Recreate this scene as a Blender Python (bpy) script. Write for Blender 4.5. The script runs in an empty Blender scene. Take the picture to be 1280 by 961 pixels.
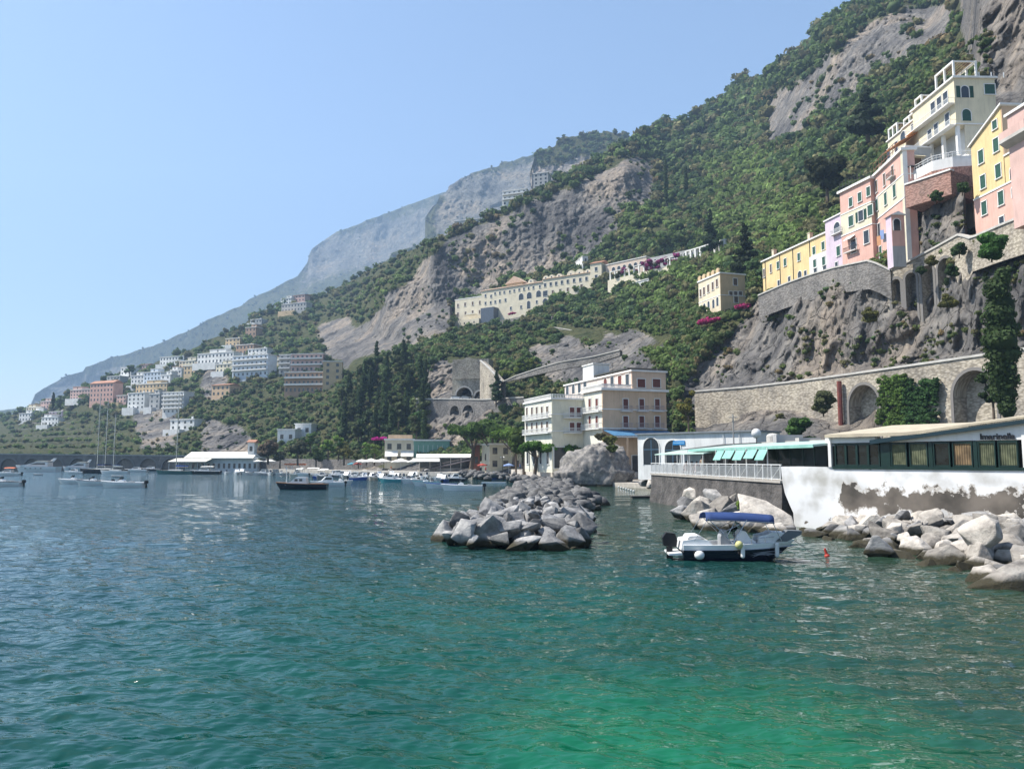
import bpy, math, random
import numpy as np
from mathutils import Vector, Matrix
R = math.radians
random.seed(7)
rng = np.random.default_rng(11)
S = bpy.context.scene
COL = S.collection

# ---------------------------------------------------------------- camera
F = 960.0; CX, CY = 640.0, 480.5; H = 4.5
PITCH = math.atan((575.0 - CY) / F)
cp, sp = math.cos(PITCH), math.sin(PITCH)
cam = bpy.data.cameras.new('camera'); camo = bpy.data.objects.new('camera', cam); COL.objects.link(camo)
cam.sensor_width = 36.0; cam.lens = 36.0 * F / 1280.0
camo.location = (0, 0, H); camo.rotation_euler = (math.pi / 2 + PITCH, 0, 0)
cam.clip_start = 0.1; cam.clip_end = 20000
S.camera = camo

# ---------------------------------------------------------------- light
SUN_EL, SUN_AZ = 54.0, -84.0          # azimuth: degrees from +Y, negative = towards -X
w = bpy.data.worlds.new('World'); S.world = w; w.use_nodes = True
nt = w.node_tree; bg = nt.nodes['Background']
sky = nt.nodes.new('ShaderNodeTexSky'); sky.sky_type = 'NISHITA'; sky.sun_disc = False
sky.sun_elevation = R(SUN_EL); sky.sun_rotation = R(SUN_AZ)
sky.altitude = 0; sky.air_density = 1.0; sky.dust_density = 0.8; sky.ozone_density = 3.0
nt.links.new(sky.outputs[0], bg.inputs[0]); bg.inputs[1].default_value = 0.088
sl = bpy.data.lights.new('sun', 'SUN'); slo = bpy.data.objects.new('sun', sl); COL.objects.link(slo)
sl.energy = 5.0; sl.angle = R(0.5); sl.color = (1.0, 0.95, 0.87)
sd = Vector((math.sin(R(SUN_AZ)) * math.cos(R(SUN_EL)), math.cos(R(SUN_AZ)) * math.cos(R(SUN_EL)), math.sin(R(SUN_EL))))
slo.rotation_euler = sd.to_track_quat('Z', 'Y').to_euler()
S.view_settings.view_transform = 'Standard'; S.view_settings.look = 'None'
S.view_settings.gamma = 1; S.view_settings.use_curve_mapping = False
S.view_settings.exposure = 1.18
try:
    S.cycles.use_denoising = True; S.cycles.sample_clamp_direct = 4.0; S.cycles.sample_clamp_indirect = 4.0
    S.cycles.max_bounces = 5; S.cycles.diffuse_bounces = 2; S.cycles.glossy_bounces = 3
    S.cycles.transmission_bounces = 3; S.cycles.volume_bounces = 0; S.cycles.caustics_reflective = False
    S.cycles.caustics_refractive = False
except Exception: pass

# ---------------------------------------------------------------- projection helpers
def P(px, py, D):
    """point on the sight line of a pixel at forward distance D"""
    u = (px - CX) / F; v = (CY - py) / F
    y = cp - sp * v; z = sp + cp * v
    k = D / y
    return Vector((u * k, D, H + z * k))
def zat(py, D): return P(0, py, D).z
def Dz(py, z):
    """forward distance at which the pixel row reaches height z"""
    v = (CY - py) / F
    return (z - H) * (cp - sp * v) / (sp + cp * v)
def G(px, py, z=0.0):
    return P(px, py, Dz(py, z))
def hit(px, o, d, z):
    """t such that o + t d (plan view, height z) projects to column px"""
    c = (px - CX) / F
    # X = c (Y cp + (z-H) sp)
    a = d[0] - c * d[1] * cp
    b = c * (o[1] * cp + (z - H) * sp) - o[0]
    return b / a
def proj(X, Y, Z):
    dz = Z - H
    zc = Y * cp + dz * sp; yc = -Y * sp + dz * cp
    return CX + F * X / zc, CY - F * yc / zc

# ---------------------------------------------------------------- numpy noise
def _h(ix, iy, iz, seed):
    n = (ix.astype(np.int64) * 374761393 + iy.astype(np.int64) * 668265263 + iz.astype(np.int64) * 2147483647 + seed * 974634777)
    n = (n ^ (n >> 13)) * 1274126177
    n = n & 0x7fffffff
    n = (n ^ (n >> 16)) * 2246822519
    return ((n & 0x7fffffff) ^ ((n & 0x7fffffff) >> 15)).astype(np.float64) / 2147483647.0
def vnoise(x, y, z, seed=0):
    x, y, z = np.broadcast_arrays(np.asarray(x, float), np.asarray(y, float), np.asarray(z, float))
    xi, yi, zi = np.floor(x), np.floor(y), np.floor(z)
    fx, fy, fz = x - xi, y - yi, z - zi
    fx = fx * fx * (3 - 2 * fx); fy = fy * fy * (3 - 2 * fy); fz = fz * fz * (3 - 2 * fz)
    r = 0
    for a in (0, 1):
        for b in (0, 1):
            for c in (0, 1):
                r = r + _h(xi + a, yi + b, zi + c, seed) * (fx if a else 1 - fx) * (fy if b else 1 - fy) * (fz if c else 1 - fz)
    return r * 2 - 1
def fbm(x, y, z, oct=4, seed=0, ridged=False):
    r = 0; a = 1.0; t = 0
    for i in range(oct):
        n = vnoise(x * 2 ** i, y * 2 ** i, z * 2 ** i, seed + i * 17)
        if ridged: n = 1 - 2 * np.abs(n)
        r = r + a * n; t += a; a *= 0.5
    return r / t

# ---------------------------------------------------------------- materials
MATS = {}
def mat(name, col, rough=0.8, col2=None, scale=1.0, bump=0.0, bscale=None, metal=0.0, spec=0.35, detail=6, streak=None, gloss=None, w1=0.35, w2=0.65, bdist=0.05):
    """procedural material: colour broken up by noise, optional bump and vertical streaks (object coordinates)"""
    if name in MATS: return MATS[name]
    m = bpy.data.materials.new(name); m.use_nodes = True; n = m.node_tree; b = n.nodes['Principled BSDF']
    b.inputs['Roughness'].default_value = rough; b.inputs['Metallic'].default_value = metal
    b.inputs['Specular IOR Level'].default_value = spec
    tc = n.nodes.new('ShaderNodeTexCoord')
    c2 = col2 if col2 else tuple(x * 0.78 for x in col[:3])
    nz = n.nodes.new('ShaderNodeTexNoise'); nz.inputs['Scale'].default_value = scale; nz.inputs['Detail'].default_value = detail
    n.links.new(tc.outputs['Object'], nz.inputs['Vector'])
    rp = n.nodes.new('ShaderNodeValToRGB')
    rp.color_ramp.elements[0].position = w1; rp.color_ramp.elements[1].position = w2
    rp.color_ramp.elements[0].color = (*col[:3], 1); rp.color_ramp.elements[1].color = (*c2, 1)
    n.links.new(nz.outputs['Fac'], rp.inputs['Fac'])
    out = rp.outputs['Color']
    if streak:
        mp = n.nodes.new('ShaderNodeMapping'); mp.inputs['Scale'].default_value = (2.2, 2.2, 0.35)
        n.links.new(tc.outputs['Object'], mp.inputs['Vector'])
        n2 = n.nodes.new('ShaderNodeTexNoise'); n2.inputs['Scale'].default_value = 1.0; n2.inputs['Detail'].default_value = 5
        n.links.new(mp.outputs[0], n2.inputs['Vector'])
        r2 = n.nodes.new('ShaderNodeValToRGB'); r2.color_ramp.elements[0].position = 0.5; r2.color_ramp.elements[1].position = 0.72
        r2.color_ramp.elements[0].color = (0, 0, 0, 1); r2.color_ramp.elements[1].color = (streak, streak, streak, 1)
        n.links.new(n2.outputs['Fac'], r2.inputs['Fac'])
        mx = n.nodes.new('ShaderNodeMixRGB'); mx.blend_type = 'MIX'
        n.links.new(r2.outputs['Color'], mx.inputs['Fac']); n.links.new(out, mx.inputs['Color1'])
        mx.inputs['Color2'].default_value = (*[x * 0.55 for x in col[:3]], 1); out = mx.outputs['Color']
    n.links.new(out, b.inputs['Base Color'])
    if bump:
        nb = n.nodes.new('ShaderNodeTexNoise'); nb.inputs['Scale'].default_value = bscale or scale * 4; nb.inputs['Detail'].default_value = 6
        n.links.new(tc.outputs['Object'], nb.inputs['Vector'])
        bp = n.nodes.new('ShaderNodeBump'); bp.inputs['Strength'].default_value = bump; bp.inputs['Distance'].default_value = bdist
        n.links.new(nb.outputs['Fac'], bp.inputs['Height']); n.links.new(bp.outputs['Normal'], b.inputs['Normal'])
    MATS[name] = m
    return m

def stone_mat(name, c1, c2, c3, bw=0.6, bh=0.28, mortar=0.6, moss=0.0):
    if name in MATS: return MATS[name]
    m = bpy.data.materials.new(name); m.use_nodes = True; n = m.node_tree; b = n.nodes['Principled BSDF']
    b.inputs['Roughness'].default_value = 0.9; b.inputs['Specular IOR Level'].default_value = 0.2
    uv = n.nodes.new('ShaderNodeUVMap')
    vo = n.nodes.new('ShaderNodeTexVoronoi'); vo.feature = 'F1'; vo.inputs['Scale'].default_value = 1.0
    mp = n.nodes.new('ShaderNodeMapping'); mp.inputs['Scale'].default_value = (1 / bw, 1 / bh, 1)
    n.links.new(uv.outputs[0], mp.inputs['Vector']); n.links.new(mp.outputs[0], vo.inputs['Vector'])
    nz = n.nodes.new('ShaderNodeTexNoise'); nz.inputs['Scale'].default_value = 0.22; nz.inputs['Detail'].default_value = 8; nz.inputs['Roughness'].default_value = 0.65
    mp2 = n.nodes.new('ShaderNodeMapping'); mp2.inputs['Scale'].default_value = (1, 0.55, 1)
    n.links.new(uv.outputs[0], mp2.inputs['Vector']); n.links.new(mp2.outputs[0], nz.inputs['Vector'])
    rp = n.nodes.new('ShaderNodeValToRGB'); e = rp.color_ramp.elements
    e[0].position = 0.32; e[0].color = (*c3, 1); e[1].position = 0.66; e[1].color = (*c1, 1)
    x = e.new(0.48); x.color = (*c2, 1)
    n.links.new(nz.outputs['Fac'], rp.inputs['Fac'])
    hs = n.nodes.new('ShaderNodeMixRGB'); hs.blend_type = 'MULTIPLY'; hs.inputs['Fac'].default_value = mortar
    rv = n.nodes.new('ShaderNodeValToRGB'); rv.color_ramp.elements[0].color = (1.15, 1.15, 1.15, 1); rv.color_ramp.elements[1].color = (0.35, 0.33, 0.3, 1)
    rv.color_ramp.elements[0].position = 0.25; rv.color_ramp.elements[1].position = 0.75
    n.links.new(vo.outputs['Distance'], rv.inputs['Fac'])
    n.links.new(rp.outputs[0], hs.inputs[1]); n.links.new(rv.outputs[0], hs.inputs[2])
    n.links.new(hs.outputs[0], b.inputs['Base Color'])
    bp = n.nodes.new('ShaderNodeBump'); bp.inputs['Strength'].default_value = 0.6; bp.inputs['Distance'].default_value = 0.08; bp.invert = True
    n.links.new(vo.outputs['Distance'], bp.inputs['Height']); n.links.new(bp.outputs[0], b.inputs['Normal'])
    MATS[name] = m
    return m

def terrain_mat(name, rock=(0.30, 0.27, 0.24), rock2=(0.17, 0.16, 0.155), rock3=(0.36, 0.27, 0.19), green=(0.030, 0.042, 0.016), green2=(0.085, 0.085, 0.038), sc=0.03, bump=1.0, bd=2.0):
    m = bpy.data.materials.new(name); m.use_nodes = True; n = m.node_tree; b = n.nodes['Principled BSDF']
    b.inputs['Roughness'].default_value = 0.95; b.inputs['Specular IOR Level'].default_value = 0.1
    g = n.nodes.new('ShaderNodeNewGeometry'); L = n.links.new
    def noise(scale, vscale=(1, 1, 1), det=8, rg=0.6):
        mp = n.nodes.new('ShaderNodeMapping'); mp.inputs['Scale'].default_value = vscale
        L(g.outputs['Position'], mp.inputs['Vector'])
        z = n.nodes.new('ShaderNodeTexNoise'); z.inputs['Scale'].default_value = scale; z.inputs['Detail'].default_value = det; z.inputs['Roughness'].default_value = rg
        L(mp.outputs[0], z.inputs['Vector']); return z.outputs['Fac']
    def ramp(f, stops):
        r = n.nodes.new('ShaderNodeValToRGB'); e = r.color_ramp.elements
        e[0].position, e[0].color = stops[0][0], (*stops[0][1], 1)
        e[1].position, e[1].color = stops[-1][0], (*stops[-1][1], 1)
        for p_, c_ in stops[1:-1]:
            q = e.new(p_); q.color = (*c_, 1)
        L(f, r.inputs['Fac']); return r.outputs['Color']
    def mix(f, a, c, mode='MIX'):
        x = n.nodes.new('ShaderNodeMixRGB'); x.blend_type = mode
        if isinstance(f, float): x.inputs['Fac'].default_value = f
        else: L(f, x.inputs['Fac'])
        L(a, x.inputs['Color1']); L(c, x.inputs['Color2']); return x.outputs['Color']
    big = noise(sc, (1, 1, 0.18))
    rc = ramp(big, [(0.36, rock2), (0.5, rock), (0.62, rock3)])
    fine = noise(sc * 9, (1, 1, 0.28), 9, 0.7)
    rc = mix(0.75, rc, ramp(fine, [(0.32, (0.3, 0.3, 0.32)), (0.5, (0.95, 0.95, 0.95)), (0.66, (1.6, 1.55, 1.45))]), 'MULTIPLY')
    gc = ramp(noise(sc * 4, (1, 1, 1), 8, 0.75), [(0.35, green), (0.65, green2)])
    at = n.nodes.new('ShaderNodeAttribute'); at.attribute_name = 'veg'
    ad = n.nodes.new('ShaderNodeMath'); ad.operation = 'ADD'; L(at.outputs['Fac'], ad.inputs[0])
    nf = noise(sc * 6, (1, 1, 1), 6, 0.7)
    sb = n.nodes.new('ShaderNodeMath'); sb.operation = 'MULTIPLY_ADD'; L(nf, sb.inputs[0]); sb.inputs[1].default_value = 1.1; sb.inputs[2].default_value = -0.55
    L(sb.outputs[0], ad.inputs[1])
    mk = ramp(ad.outputs[0], [(0.42, (0, 0, 0)), (0.55, (1, 1, 1))])
    L(mix(mk, rc, gc), b.inputs['Base Color'])
    bp = n.nodes.new('ShaderNodeBump'); bp.inputs['Strength'].default_value = bump; bp.inputs['Distance'].default_value = bd
    L(noise(sc * 5, (1, 1, 0.35), 10, 0.7), bp.inputs['Height'])
    vo = n.nodes.new('ShaderNodeTexVoronoi'); vo.feature = 'DISTANCE_TO_EDGE'; vo.inputs['Scale'].default_value = sc * 7
    mpv = n.nodes.new('ShaderNodeMapping'); mpv.inputs['Scale'].default_value = (1, 1, 0.6); nzv = n.nodes.new('ShaderNodeTexNoise'); nzv.inputs['Scale'].default_value = sc * 6; nzv.inputs['Detail'].default_value = 5
    L(g.outputs['Position'], nzv.inputs['Vector']); va = n.nodes.new('ShaderNodeVectorMath'); va.operation = 'MULTIPLY_ADD'; L(nzv.outputs['Color'], va.inputs[0]); va.inputs[1].default_value = (0.10 / sc,) * 3; L(g.outputs['Position'], va.inputs[2])
    L(va.outputs[0], mpv.inputs['Vector']); L(mpv.outputs[0], vo.inputs['Vector'])
    rv = ramp(vo.outputs['Distance'], [(0.0, (0, 0, 0)), (0.05, (0.55, 0.55, 0.55)), (0.5, (1, 1, 1))])
    bp2 = n.nodes.new('ShaderNodeBump'); bp2.inputs['Strength'].default_value = 0.8; bp2.inputs['Distance'].default_value = bd * 0.6; L(rv, bp2.inputs['Height']); L(bp.outputs[0], bp2.inputs['Normal'])
    L(bp2.outputs[0], b.inputs['Normal'])
    MATS[name] = m
    return m

def leaf_mat(name):
    if name in MATS: return MATS[name]
    m = bpy.data.materials.new(name); m.use_nodes = True; n = m.node_tree; b = n.nodes['Principled BSDF']
    b.inputs['Roughness'].default_value = 0.7; b.inputs['Specular IOR Level'].default_value = 0.15
    at = n.nodes.new('ShaderNodeAttribute'); at.attribute_name = 'col'
    n.links.new(at.outputs['Color'], b.inputs['Base Color'])
    tr = n.nodes.new('ShaderNodeBsdfTranslucent'); n.links.new(at.outputs['Color'], tr.inputs['Color'])
    ms = n.nodes.new('ShaderNodeMixShader'); ms.inputs[0].default_value = 0.4
    n.links.new(b.outputs[0], ms.inputs[1]); n.links.new(tr.outputs[0], ms.inputs[2])
    n.links.new(ms.outputs[0], n.nodes['Material Output'].inputs['Surface'])
    MATS[name] = m
    return m

# ---------------------------------------------------------------- object helpers
def tag(o, label=None, cat=None, group=None, kind=None):
    if label: o['label'] = label
    if cat: o['category'] = cat
    if group: o['group'] = group
    if kind: o['kind'] = kind
    return o
def empty(name, loc=(0, 0, 0), rz=0.0, label=None, cat=None, group=None):
    o = bpy.data.objects.new(name, None); COL.objects.link(o); o.location = loc; o.rotation_euler = (0, 0, rz)
    o.empty_display_size = 0.5
    return tag(o, label, cat, group)
def link(name, me, parent=None, loc=None, rot=None):
    o = bpy.data.objects.new(name, me); COL.objects.link(o)
    if parent is not None: o.parent = parent
    if loc is not None: o.location = loc
    if rot is not None: o.rotation_euler = rot
    return o
def npmesh(name, verts, quads=None, tris=None, m=None, smooth=False, col=None, attr=None):
    me = bpy.data.meshes.new(name)
    verts = np.asarray(verts, np.float32)
    me.vertices.add(len(verts)); me.vertices.foreach_set('co', verts.ravel())
    nq = 0 if quads is None else len(quads); ntri = 0 if tris is None else len(tris)
    li = []
    if nq: li.append(np.asarray(quads, np.int32).ravel())
    if ntri: li.append(np.asarray(tris, np.int32).ravel())
    li = np.concatenate(li)
    me.loops.add(len(li)); me.loops.foreach_set('vertex_index', li)
    me.polygons.add(nq + ntri)
    st = np.concatenate([np.arange(nq) * 4, nq * 4 + np.arange(ntri) * 3]).astype(np.int32)
    me.polygons.foreach_set('loop_start', st)
    try: me.polygons.foreach_set('loop_total', np.concatenate([np.full(nq, 4), np.full(ntri, 3)]).astype(np.int32))
    except Exception: pass
    me.update(calc_edges=True)
    if smooth: me.polygons.foreach_set('use_smooth', np.ones(nq + ntri, bool))
    if col is not None:
        a = me.attributes.new('col', 'FLOAT_COLOR', 'POINT'); a.data.foreach_set('color', np.asarray(col, np.float32).ravel())
    if attr is not None:
        for k, v in attr.items():
            a = me.attributes.new(k, 'FLOAT', 'POINT'); a.data.foreach_set('value', np.asarray(v, np.float32).ravel())
    if m: me.materials.append(m)
    me.validate()
    return me

class MB:
    """collects simple solids into one mesh"""
    def __init__(s): s.v = []; s.f = []; s.uv = []
    def quadface(s, pts, uv=None):
        i = len(s.v); s.v += [tuple(p) for p in pts]; s.f.append(tuple(range(i, i + len(pts))))
        s.uv.append(uv if uv else [(0, 0)] * len(pts))
        return s
    def box(s, x0, x1, y0, y1, z0, z1):
        c = [(x0, y0, z0), (x1, y0, z0), (x1, y1, z0), (x0, y1, z0), (x0, y0, z1), (x1, y0, z1), (x1, y1, z1), (x0, y1, z1)]
        for f in ((0, 1, 5, 4), (1, 2, 6, 5), (2, 3, 7, 6), (3, 0, 4, 7), (4, 5, 6, 7), (3, 2, 1, 0)):
            p = [c[i] for i in f]
            if f in ((4, 5, 6, 7), (3, 2, 1, 0)): uv = [(q[0], q[1]) for q in p]
            elif f in ((0, 1, 5, 4), (2, 3, 7, 6)): uv = [(q[0], q[2]) for q in p]
            else: uv = [(q[1], q[2]) for q in p]
            s.quadface(p, uv)
        return s
    def prism(s, poly, axis, a, b):
        """extrude a 2-D polygon along an axis ('x','y','z') from a to b"""
        def mk(p, t):
            return {'x': (t, p[0], p[1]), 'y': (p[0], t, p[1]), 'z': (p[0], p[1], t)}[axis]
        n = len(poly)
        s.quadface([mk(p, a) for p in poly], [tuple(p) for p in poly]); s.quadface([mk(p, b) for p in reversed(poly)], [tuple(p) for p in reversed(poly)])
        acc = 0
        for i in range(n):
            p, q = poly[i], poly[(i + 1) % n]; l = math.hypot(q[0] - p[0], q[1] - p[1])
            s.quadface([mk(p, a), mk(p, b), mk(q, b), mk(q, a)], [(a, acc), (b, acc), (b, acc + l), (a, acc + l)]); acc += l
        return s
    def tube(s, p, q, r, n=6, r2=None):
        p, q = Vector(p), Vector(q); d = (q - p)
        if d.length < 1e-6: return s
        d.normalize(); a = d.orthogonal().normalized(); b = d.cross(a); r2 = r if r2 is None else r2
        c0 = [p + (a * math.cos(t) + b * math.sin(t)) * r for t in [2 * math.pi * k / n for k in range(n)]]
        c1 = [q + (a * math.cos(t) + b * math.sin(t)) * r2 for t in [2 * math.pi * k / n for k in range(n)]]
        for k in range(n):
            j = (k + 1) % n; s.quadface([c0[k], c0[j], c1[j], c1[k]])
        s.quadface(list(reversed(c0))); s.quadface(c1)
        return s
    def path(s, pts, r, n=6):
        for a, b in zip(pts[:-1], pts[1:]): s.tube(a, b, r, n)
        return s
    def ball(s, c, r, n=8, sz=1.0):
        rows = []
        for i in range(n // 2 + 1):
            th = math.pi * i / (n // 2)
            rows.append([(c[0] + r * math.sin(th) * math.cos(2 * math.pi * k / n), c[1] + r * math.sin(th) * math.sin(2 * math.pi * k / n), c[2] + r * sz * math.cos(th)) for k in range(n)])
        for i in range(len(rows) - 1):
            for k in range(n):
                j = (k + 1) % n; s.quadface([rows[i][k], rows[i + 1][k], rows[i + 1][j], rows[i][j]])
        return s
    def grid(s, fn, nu, nv):
        P_ = [[fn(i / nu, j / nv) for j in range(nv + 1)] for i in range(nu + 1)]
        for i in range(nu):
            for j in range(nv):
                s.quadface([P_[i][j], P_[i + 1][j], P_[i + 1][j + 1], P_[i][j + 1]])
        return s
    def mesh(s, name, m, smooth=False, merge=False):
        me = bpy.data.meshes.new(name); me.from_pydata(s.v, [], s.f)
        ul = me.uv_layers.new(name='UVMap'); flat = [c for f in s.uv for c in f]
        ul.data.foreach_set('uv', [x for c in flat for x in c])
        for x in (m if isinstance(m, (list, tuple)) else [m]): me.materials.append(x)
        if merge or smooth:
            import bmesh
            bm = bmesh.new(); bm.from_mesh(me); bmesh.ops.remove_doubles(bm, verts=bm.verts, dist=0.0005)
            bmesh.ops.recalc_face_normals(bm, faces=bm.faces); bm.to_mesh(me); bm.free()
        if smooth:
            for p_ in me.polygons: p_.use_smooth = True
        me.update(); return me
    def build(s, name, m, parent=None, loc=None, rot=None, smooth=False, merge=False):
        return link(name, s.mesh(name, m, smooth, merge), parent, loc, rot)

# ================================================================ TERRAIN
def interp_cols(cols, PX, PY):
    xs = np.array([c[0] for c in cols], float)
    tab = []
    for c in cols:
        pts = sorted(c[1]); tab.append((np.array([p[0] for p in pts], float), np.array([p[1] for p in pts], float)))
    vals = np.stack([np.interp(PY, a, b) for a, b in tab])      # per column
    i = np.clip(np.searchsorted(xs, PX) - 1, 0, len(xs) - 2)
    t = np.clip((PX - xs[i]) / (xs[i + 1] - xs[i]), 0, 1)
    I, J = np.indices(PX.shape)
    return vals[i, I, J] * (1 - t) + vals[i + 1, I, J] * t
def blur(a, k):
    for ax in (0, 1):
        b = np.pad(a, [(k, k) if x == ax else (0, 0) for x in (0, 1)], mode='edge')
        c = np.cumsum(b, axis=ax); 
        z = np.zeros_like(np.take(c, [0], axis=ax)); c = np.concatenate([z, c], axis=ax)
        n = a.shape[ax]; w_ = 2 * k + 1
        a = (np.take(c, range(w_, w_ + n), axis=ax) - np.take(c, range(0, n), axis=ax)) / w_
    return a
def inpoly(X, Y, poly):
    r = np.zeros(X.shape, bool); n = len(poly)
    for i in range(n):
        x0, y0 = poly[i]; x1, y1 = poly[(i + 1) % n]
        c = ((y0 > Y) != (y1 > Y)) & (X < (x1 - x0) * (Y - y0) / (y1 - y0 + 1e-12) + x0)
        r ^= c
    return r
def sheet(name, cols, sil, px0, px1, nx, ny, pbot, rocks, m, amp=5.0, freq=0.03, blurk=3, label=None, soft=4, back=120, zmin=-2.5, crestn=4.0, push=(), jit=0, smooth=True):
    xs = np.linspace(px0, px1, nx)
    sx = np.array([p[0] for p in sil], float); sy = np.array([p[1] for p in sil], float)
    top = np.interp(xs, sx, sy) + crestn * fbm(xs * 0.05, 0 * xs, 0 * xs, 4, 5)
    t = np.linspace(0, 1, ny)
    PX = np.repeat(xs[:, None], ny, 1); PY = top[:, None] + (pbot - top[:, None]) * t[None, :]
    D = interp_cols(cols, PX, PY); D = blur(D, blurk)
    for poly, prof in push:
        ink = blur(inpoly(PX, PY, poly).astype(float), 1) > 0.3
        D = np.where(ink, np.maximum(D, np.interp(PX, [q[0] for q in prof], [q[1] for q in prof])), D)
    D = blur(D, 1)
    flat = np.zeros(PX.shape)
    for poly, prof in push: flat = np.maximum(flat, inpoly(PX, PY, [(a, b) for a, b in poly]).astype(float))
    flat = blur(flat, 3)
    v = (CY - PY) / F; yy = cp - sp * v; zz = sp + cp * v; k = D / yy
    X = (PX + jit * fbm(PX * 0.01, PY * 0.06, 0 * PX, 4, 61) - CX) / F * k; Z = H + zz * k; Y = D
    n = fbm(X * freq, Y * freq * 0.6, Z * freq * 0.32, 5, 3, True) * 0.9 + fbm(X * freq * 4, Y * freq * 3, Z * freq * 1.2, 4, 9, True) * 0.38 + fbm(X * freq * 14, Y * freq * 10, Z * freq * 6, 4, 19, True) * 0.24
    rk = np.zeros(PX.shape)
    jx = PX + 10 * fbm(PX * 0.06, PY * 0.06, 0 * PX, 3, 21); jy = PY + 10 * fbm(PX * 0.06, PY * 0.06, 0 * PX + 9, 3, 22)
    for p in rocks: rk = np.maximum(rk, inpoly(jx, jy, p).astype(float))
    rkb = blur(rk, soft)
    ampl = amp * (0.35 + 0.65 * rkb) * np.clip((Z + 2) / 12.0, 0.05, 1) * (1 - 0.9 * flat)
    disp = 1 + n * ampl / D
    X2 = X * disp; Y2 = Y * disp; Z2 = H + (Z - H) * disp
    # floor under the sea and a back side behind the crest
    Z2 = np.maximum(Z2, zmin)
    bx = []; 
    for q, (dd, dz) in enumerate(((0.25, 0.12), (0.6, 0.45), (1.0, 1.0))):
        f = 1 + dd * back / D[:, 0]
        bx.append(np.stack([X2[:, 0] * f, Y2[:, 0] * f, Z2[:, 0] - dz * back * 0.9], -1))
    V = np.stack([X2, Y2, Z2], -1)
    B = np.stack(bx[::-1], 1)
    V = np.concatenate([B, V], 1); NY = ny + 3
    veg = np.concatenate([np.repeat(1 - rkb[:, :1], 3, 1), 1 - rkb], 1)
    idx = np.arange(nx * NY).reshape(nx, NY)
    q = np.stack([idx[:-1, :-1], idx[:-1, 1:], idx[1:, 1:], idx[1:, :-1]], -1).reshape(-1, 4)
    me = npmesh(name, V.reshape(-1, 3), quads=q, m=m, smooth=smooth, attr={'veg': veg.ravel()})
    o = link(name, me); tag(o, label, kind='structure')
    return dict(o=o, xs=xs, top=top, PX=PX, PY=PY, V=V[:, 3:], veg=1 - rkb, pbot=pbot, nx=nx, ny=ny)
def on(sh, px, py):
    """terrain point seen at a pixel"""
    i = np.clip((np.asarray(px, float) - sh['xs'][0]) / (sh['xs'][-1] - sh['xs'][0]) * (sh['nx'] - 1), 0, sh['nx'] - 1.001)
    tp = np.interp(px, sh['xs'], sh['top'])
    j = np.clip((np.asarray(py, float) - tp) / (sh['pbot'] - tp) * (sh['ny'] - 1), 0, sh['ny'] - 1.001)
    i0 = i.astype(int); j0 = j.astype(int); a = (i - i0)[..., None]; b = (j - j0)[..., None]; V = sh['V']
    p = (V[i0, j0] * (1 - a) + V[i0 + 1, j0] * a) * (1 - b) + (V[i0, j0 + 1] * (1 - a) + V[i0 + 1, j0 + 1] * a) * b
    return p, sh['veg'][i0, j0], (np.asarray(py) >= tp - 1)

ROCKS = [
 [(425,462),(440,430),(470,385),(500,360),(548,306),(600,284),(680,246),(740,222),(790,196),(818,205),(812,250),(775,262),(765,300),(705,335),(640,352),(600,368),(570,380),(560,412),(520,432),(475,440)],
 [(955,186),(964,116),(1005,94),(1060,52),(1110,14),(1188,8),(1192,45),(1110,90),(1070,118),(1048,145),(1010,152),(988,174)],
 [(1203,-100),(1400,-120),(1400,330),(1280,330),(1215,300),(1240,150),(1222,90),(1205,50)],
 [(868,545),(850,490),(885,440),(925,405),(950,372),(1040,338),(1110,334),(1280,300),(1400,300),(1400,600),(900,600)],
 [(1108,338),(1135,250),(1180,225),(1218,205),(1222,310)],
 [(522,480),(545,455),(600,448),(625,480),(610,530),(570,560),(535,560)],
 [(655,442),(700,425),(760,430),(800,440),(835,470),(830,500),(760,470),(690,478)],
 [(245,545),(262,525),(300,530),(322,560),(310,580),(255,580)],
 [(395,402),(440,392),(440,450),(405,446)],
 [(740,412),(800,418),(835,430),(830,436),(760,432)],
 [(170,520),(190,505),(215,515),(222,560),(175,560)],
 [(440,600),(440,583),(700,575),(840,570),(900,560),(900,640),(440,640)],
 [(250,470),(275,455),(290,480),(270,500),(252,495)],
]
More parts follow.
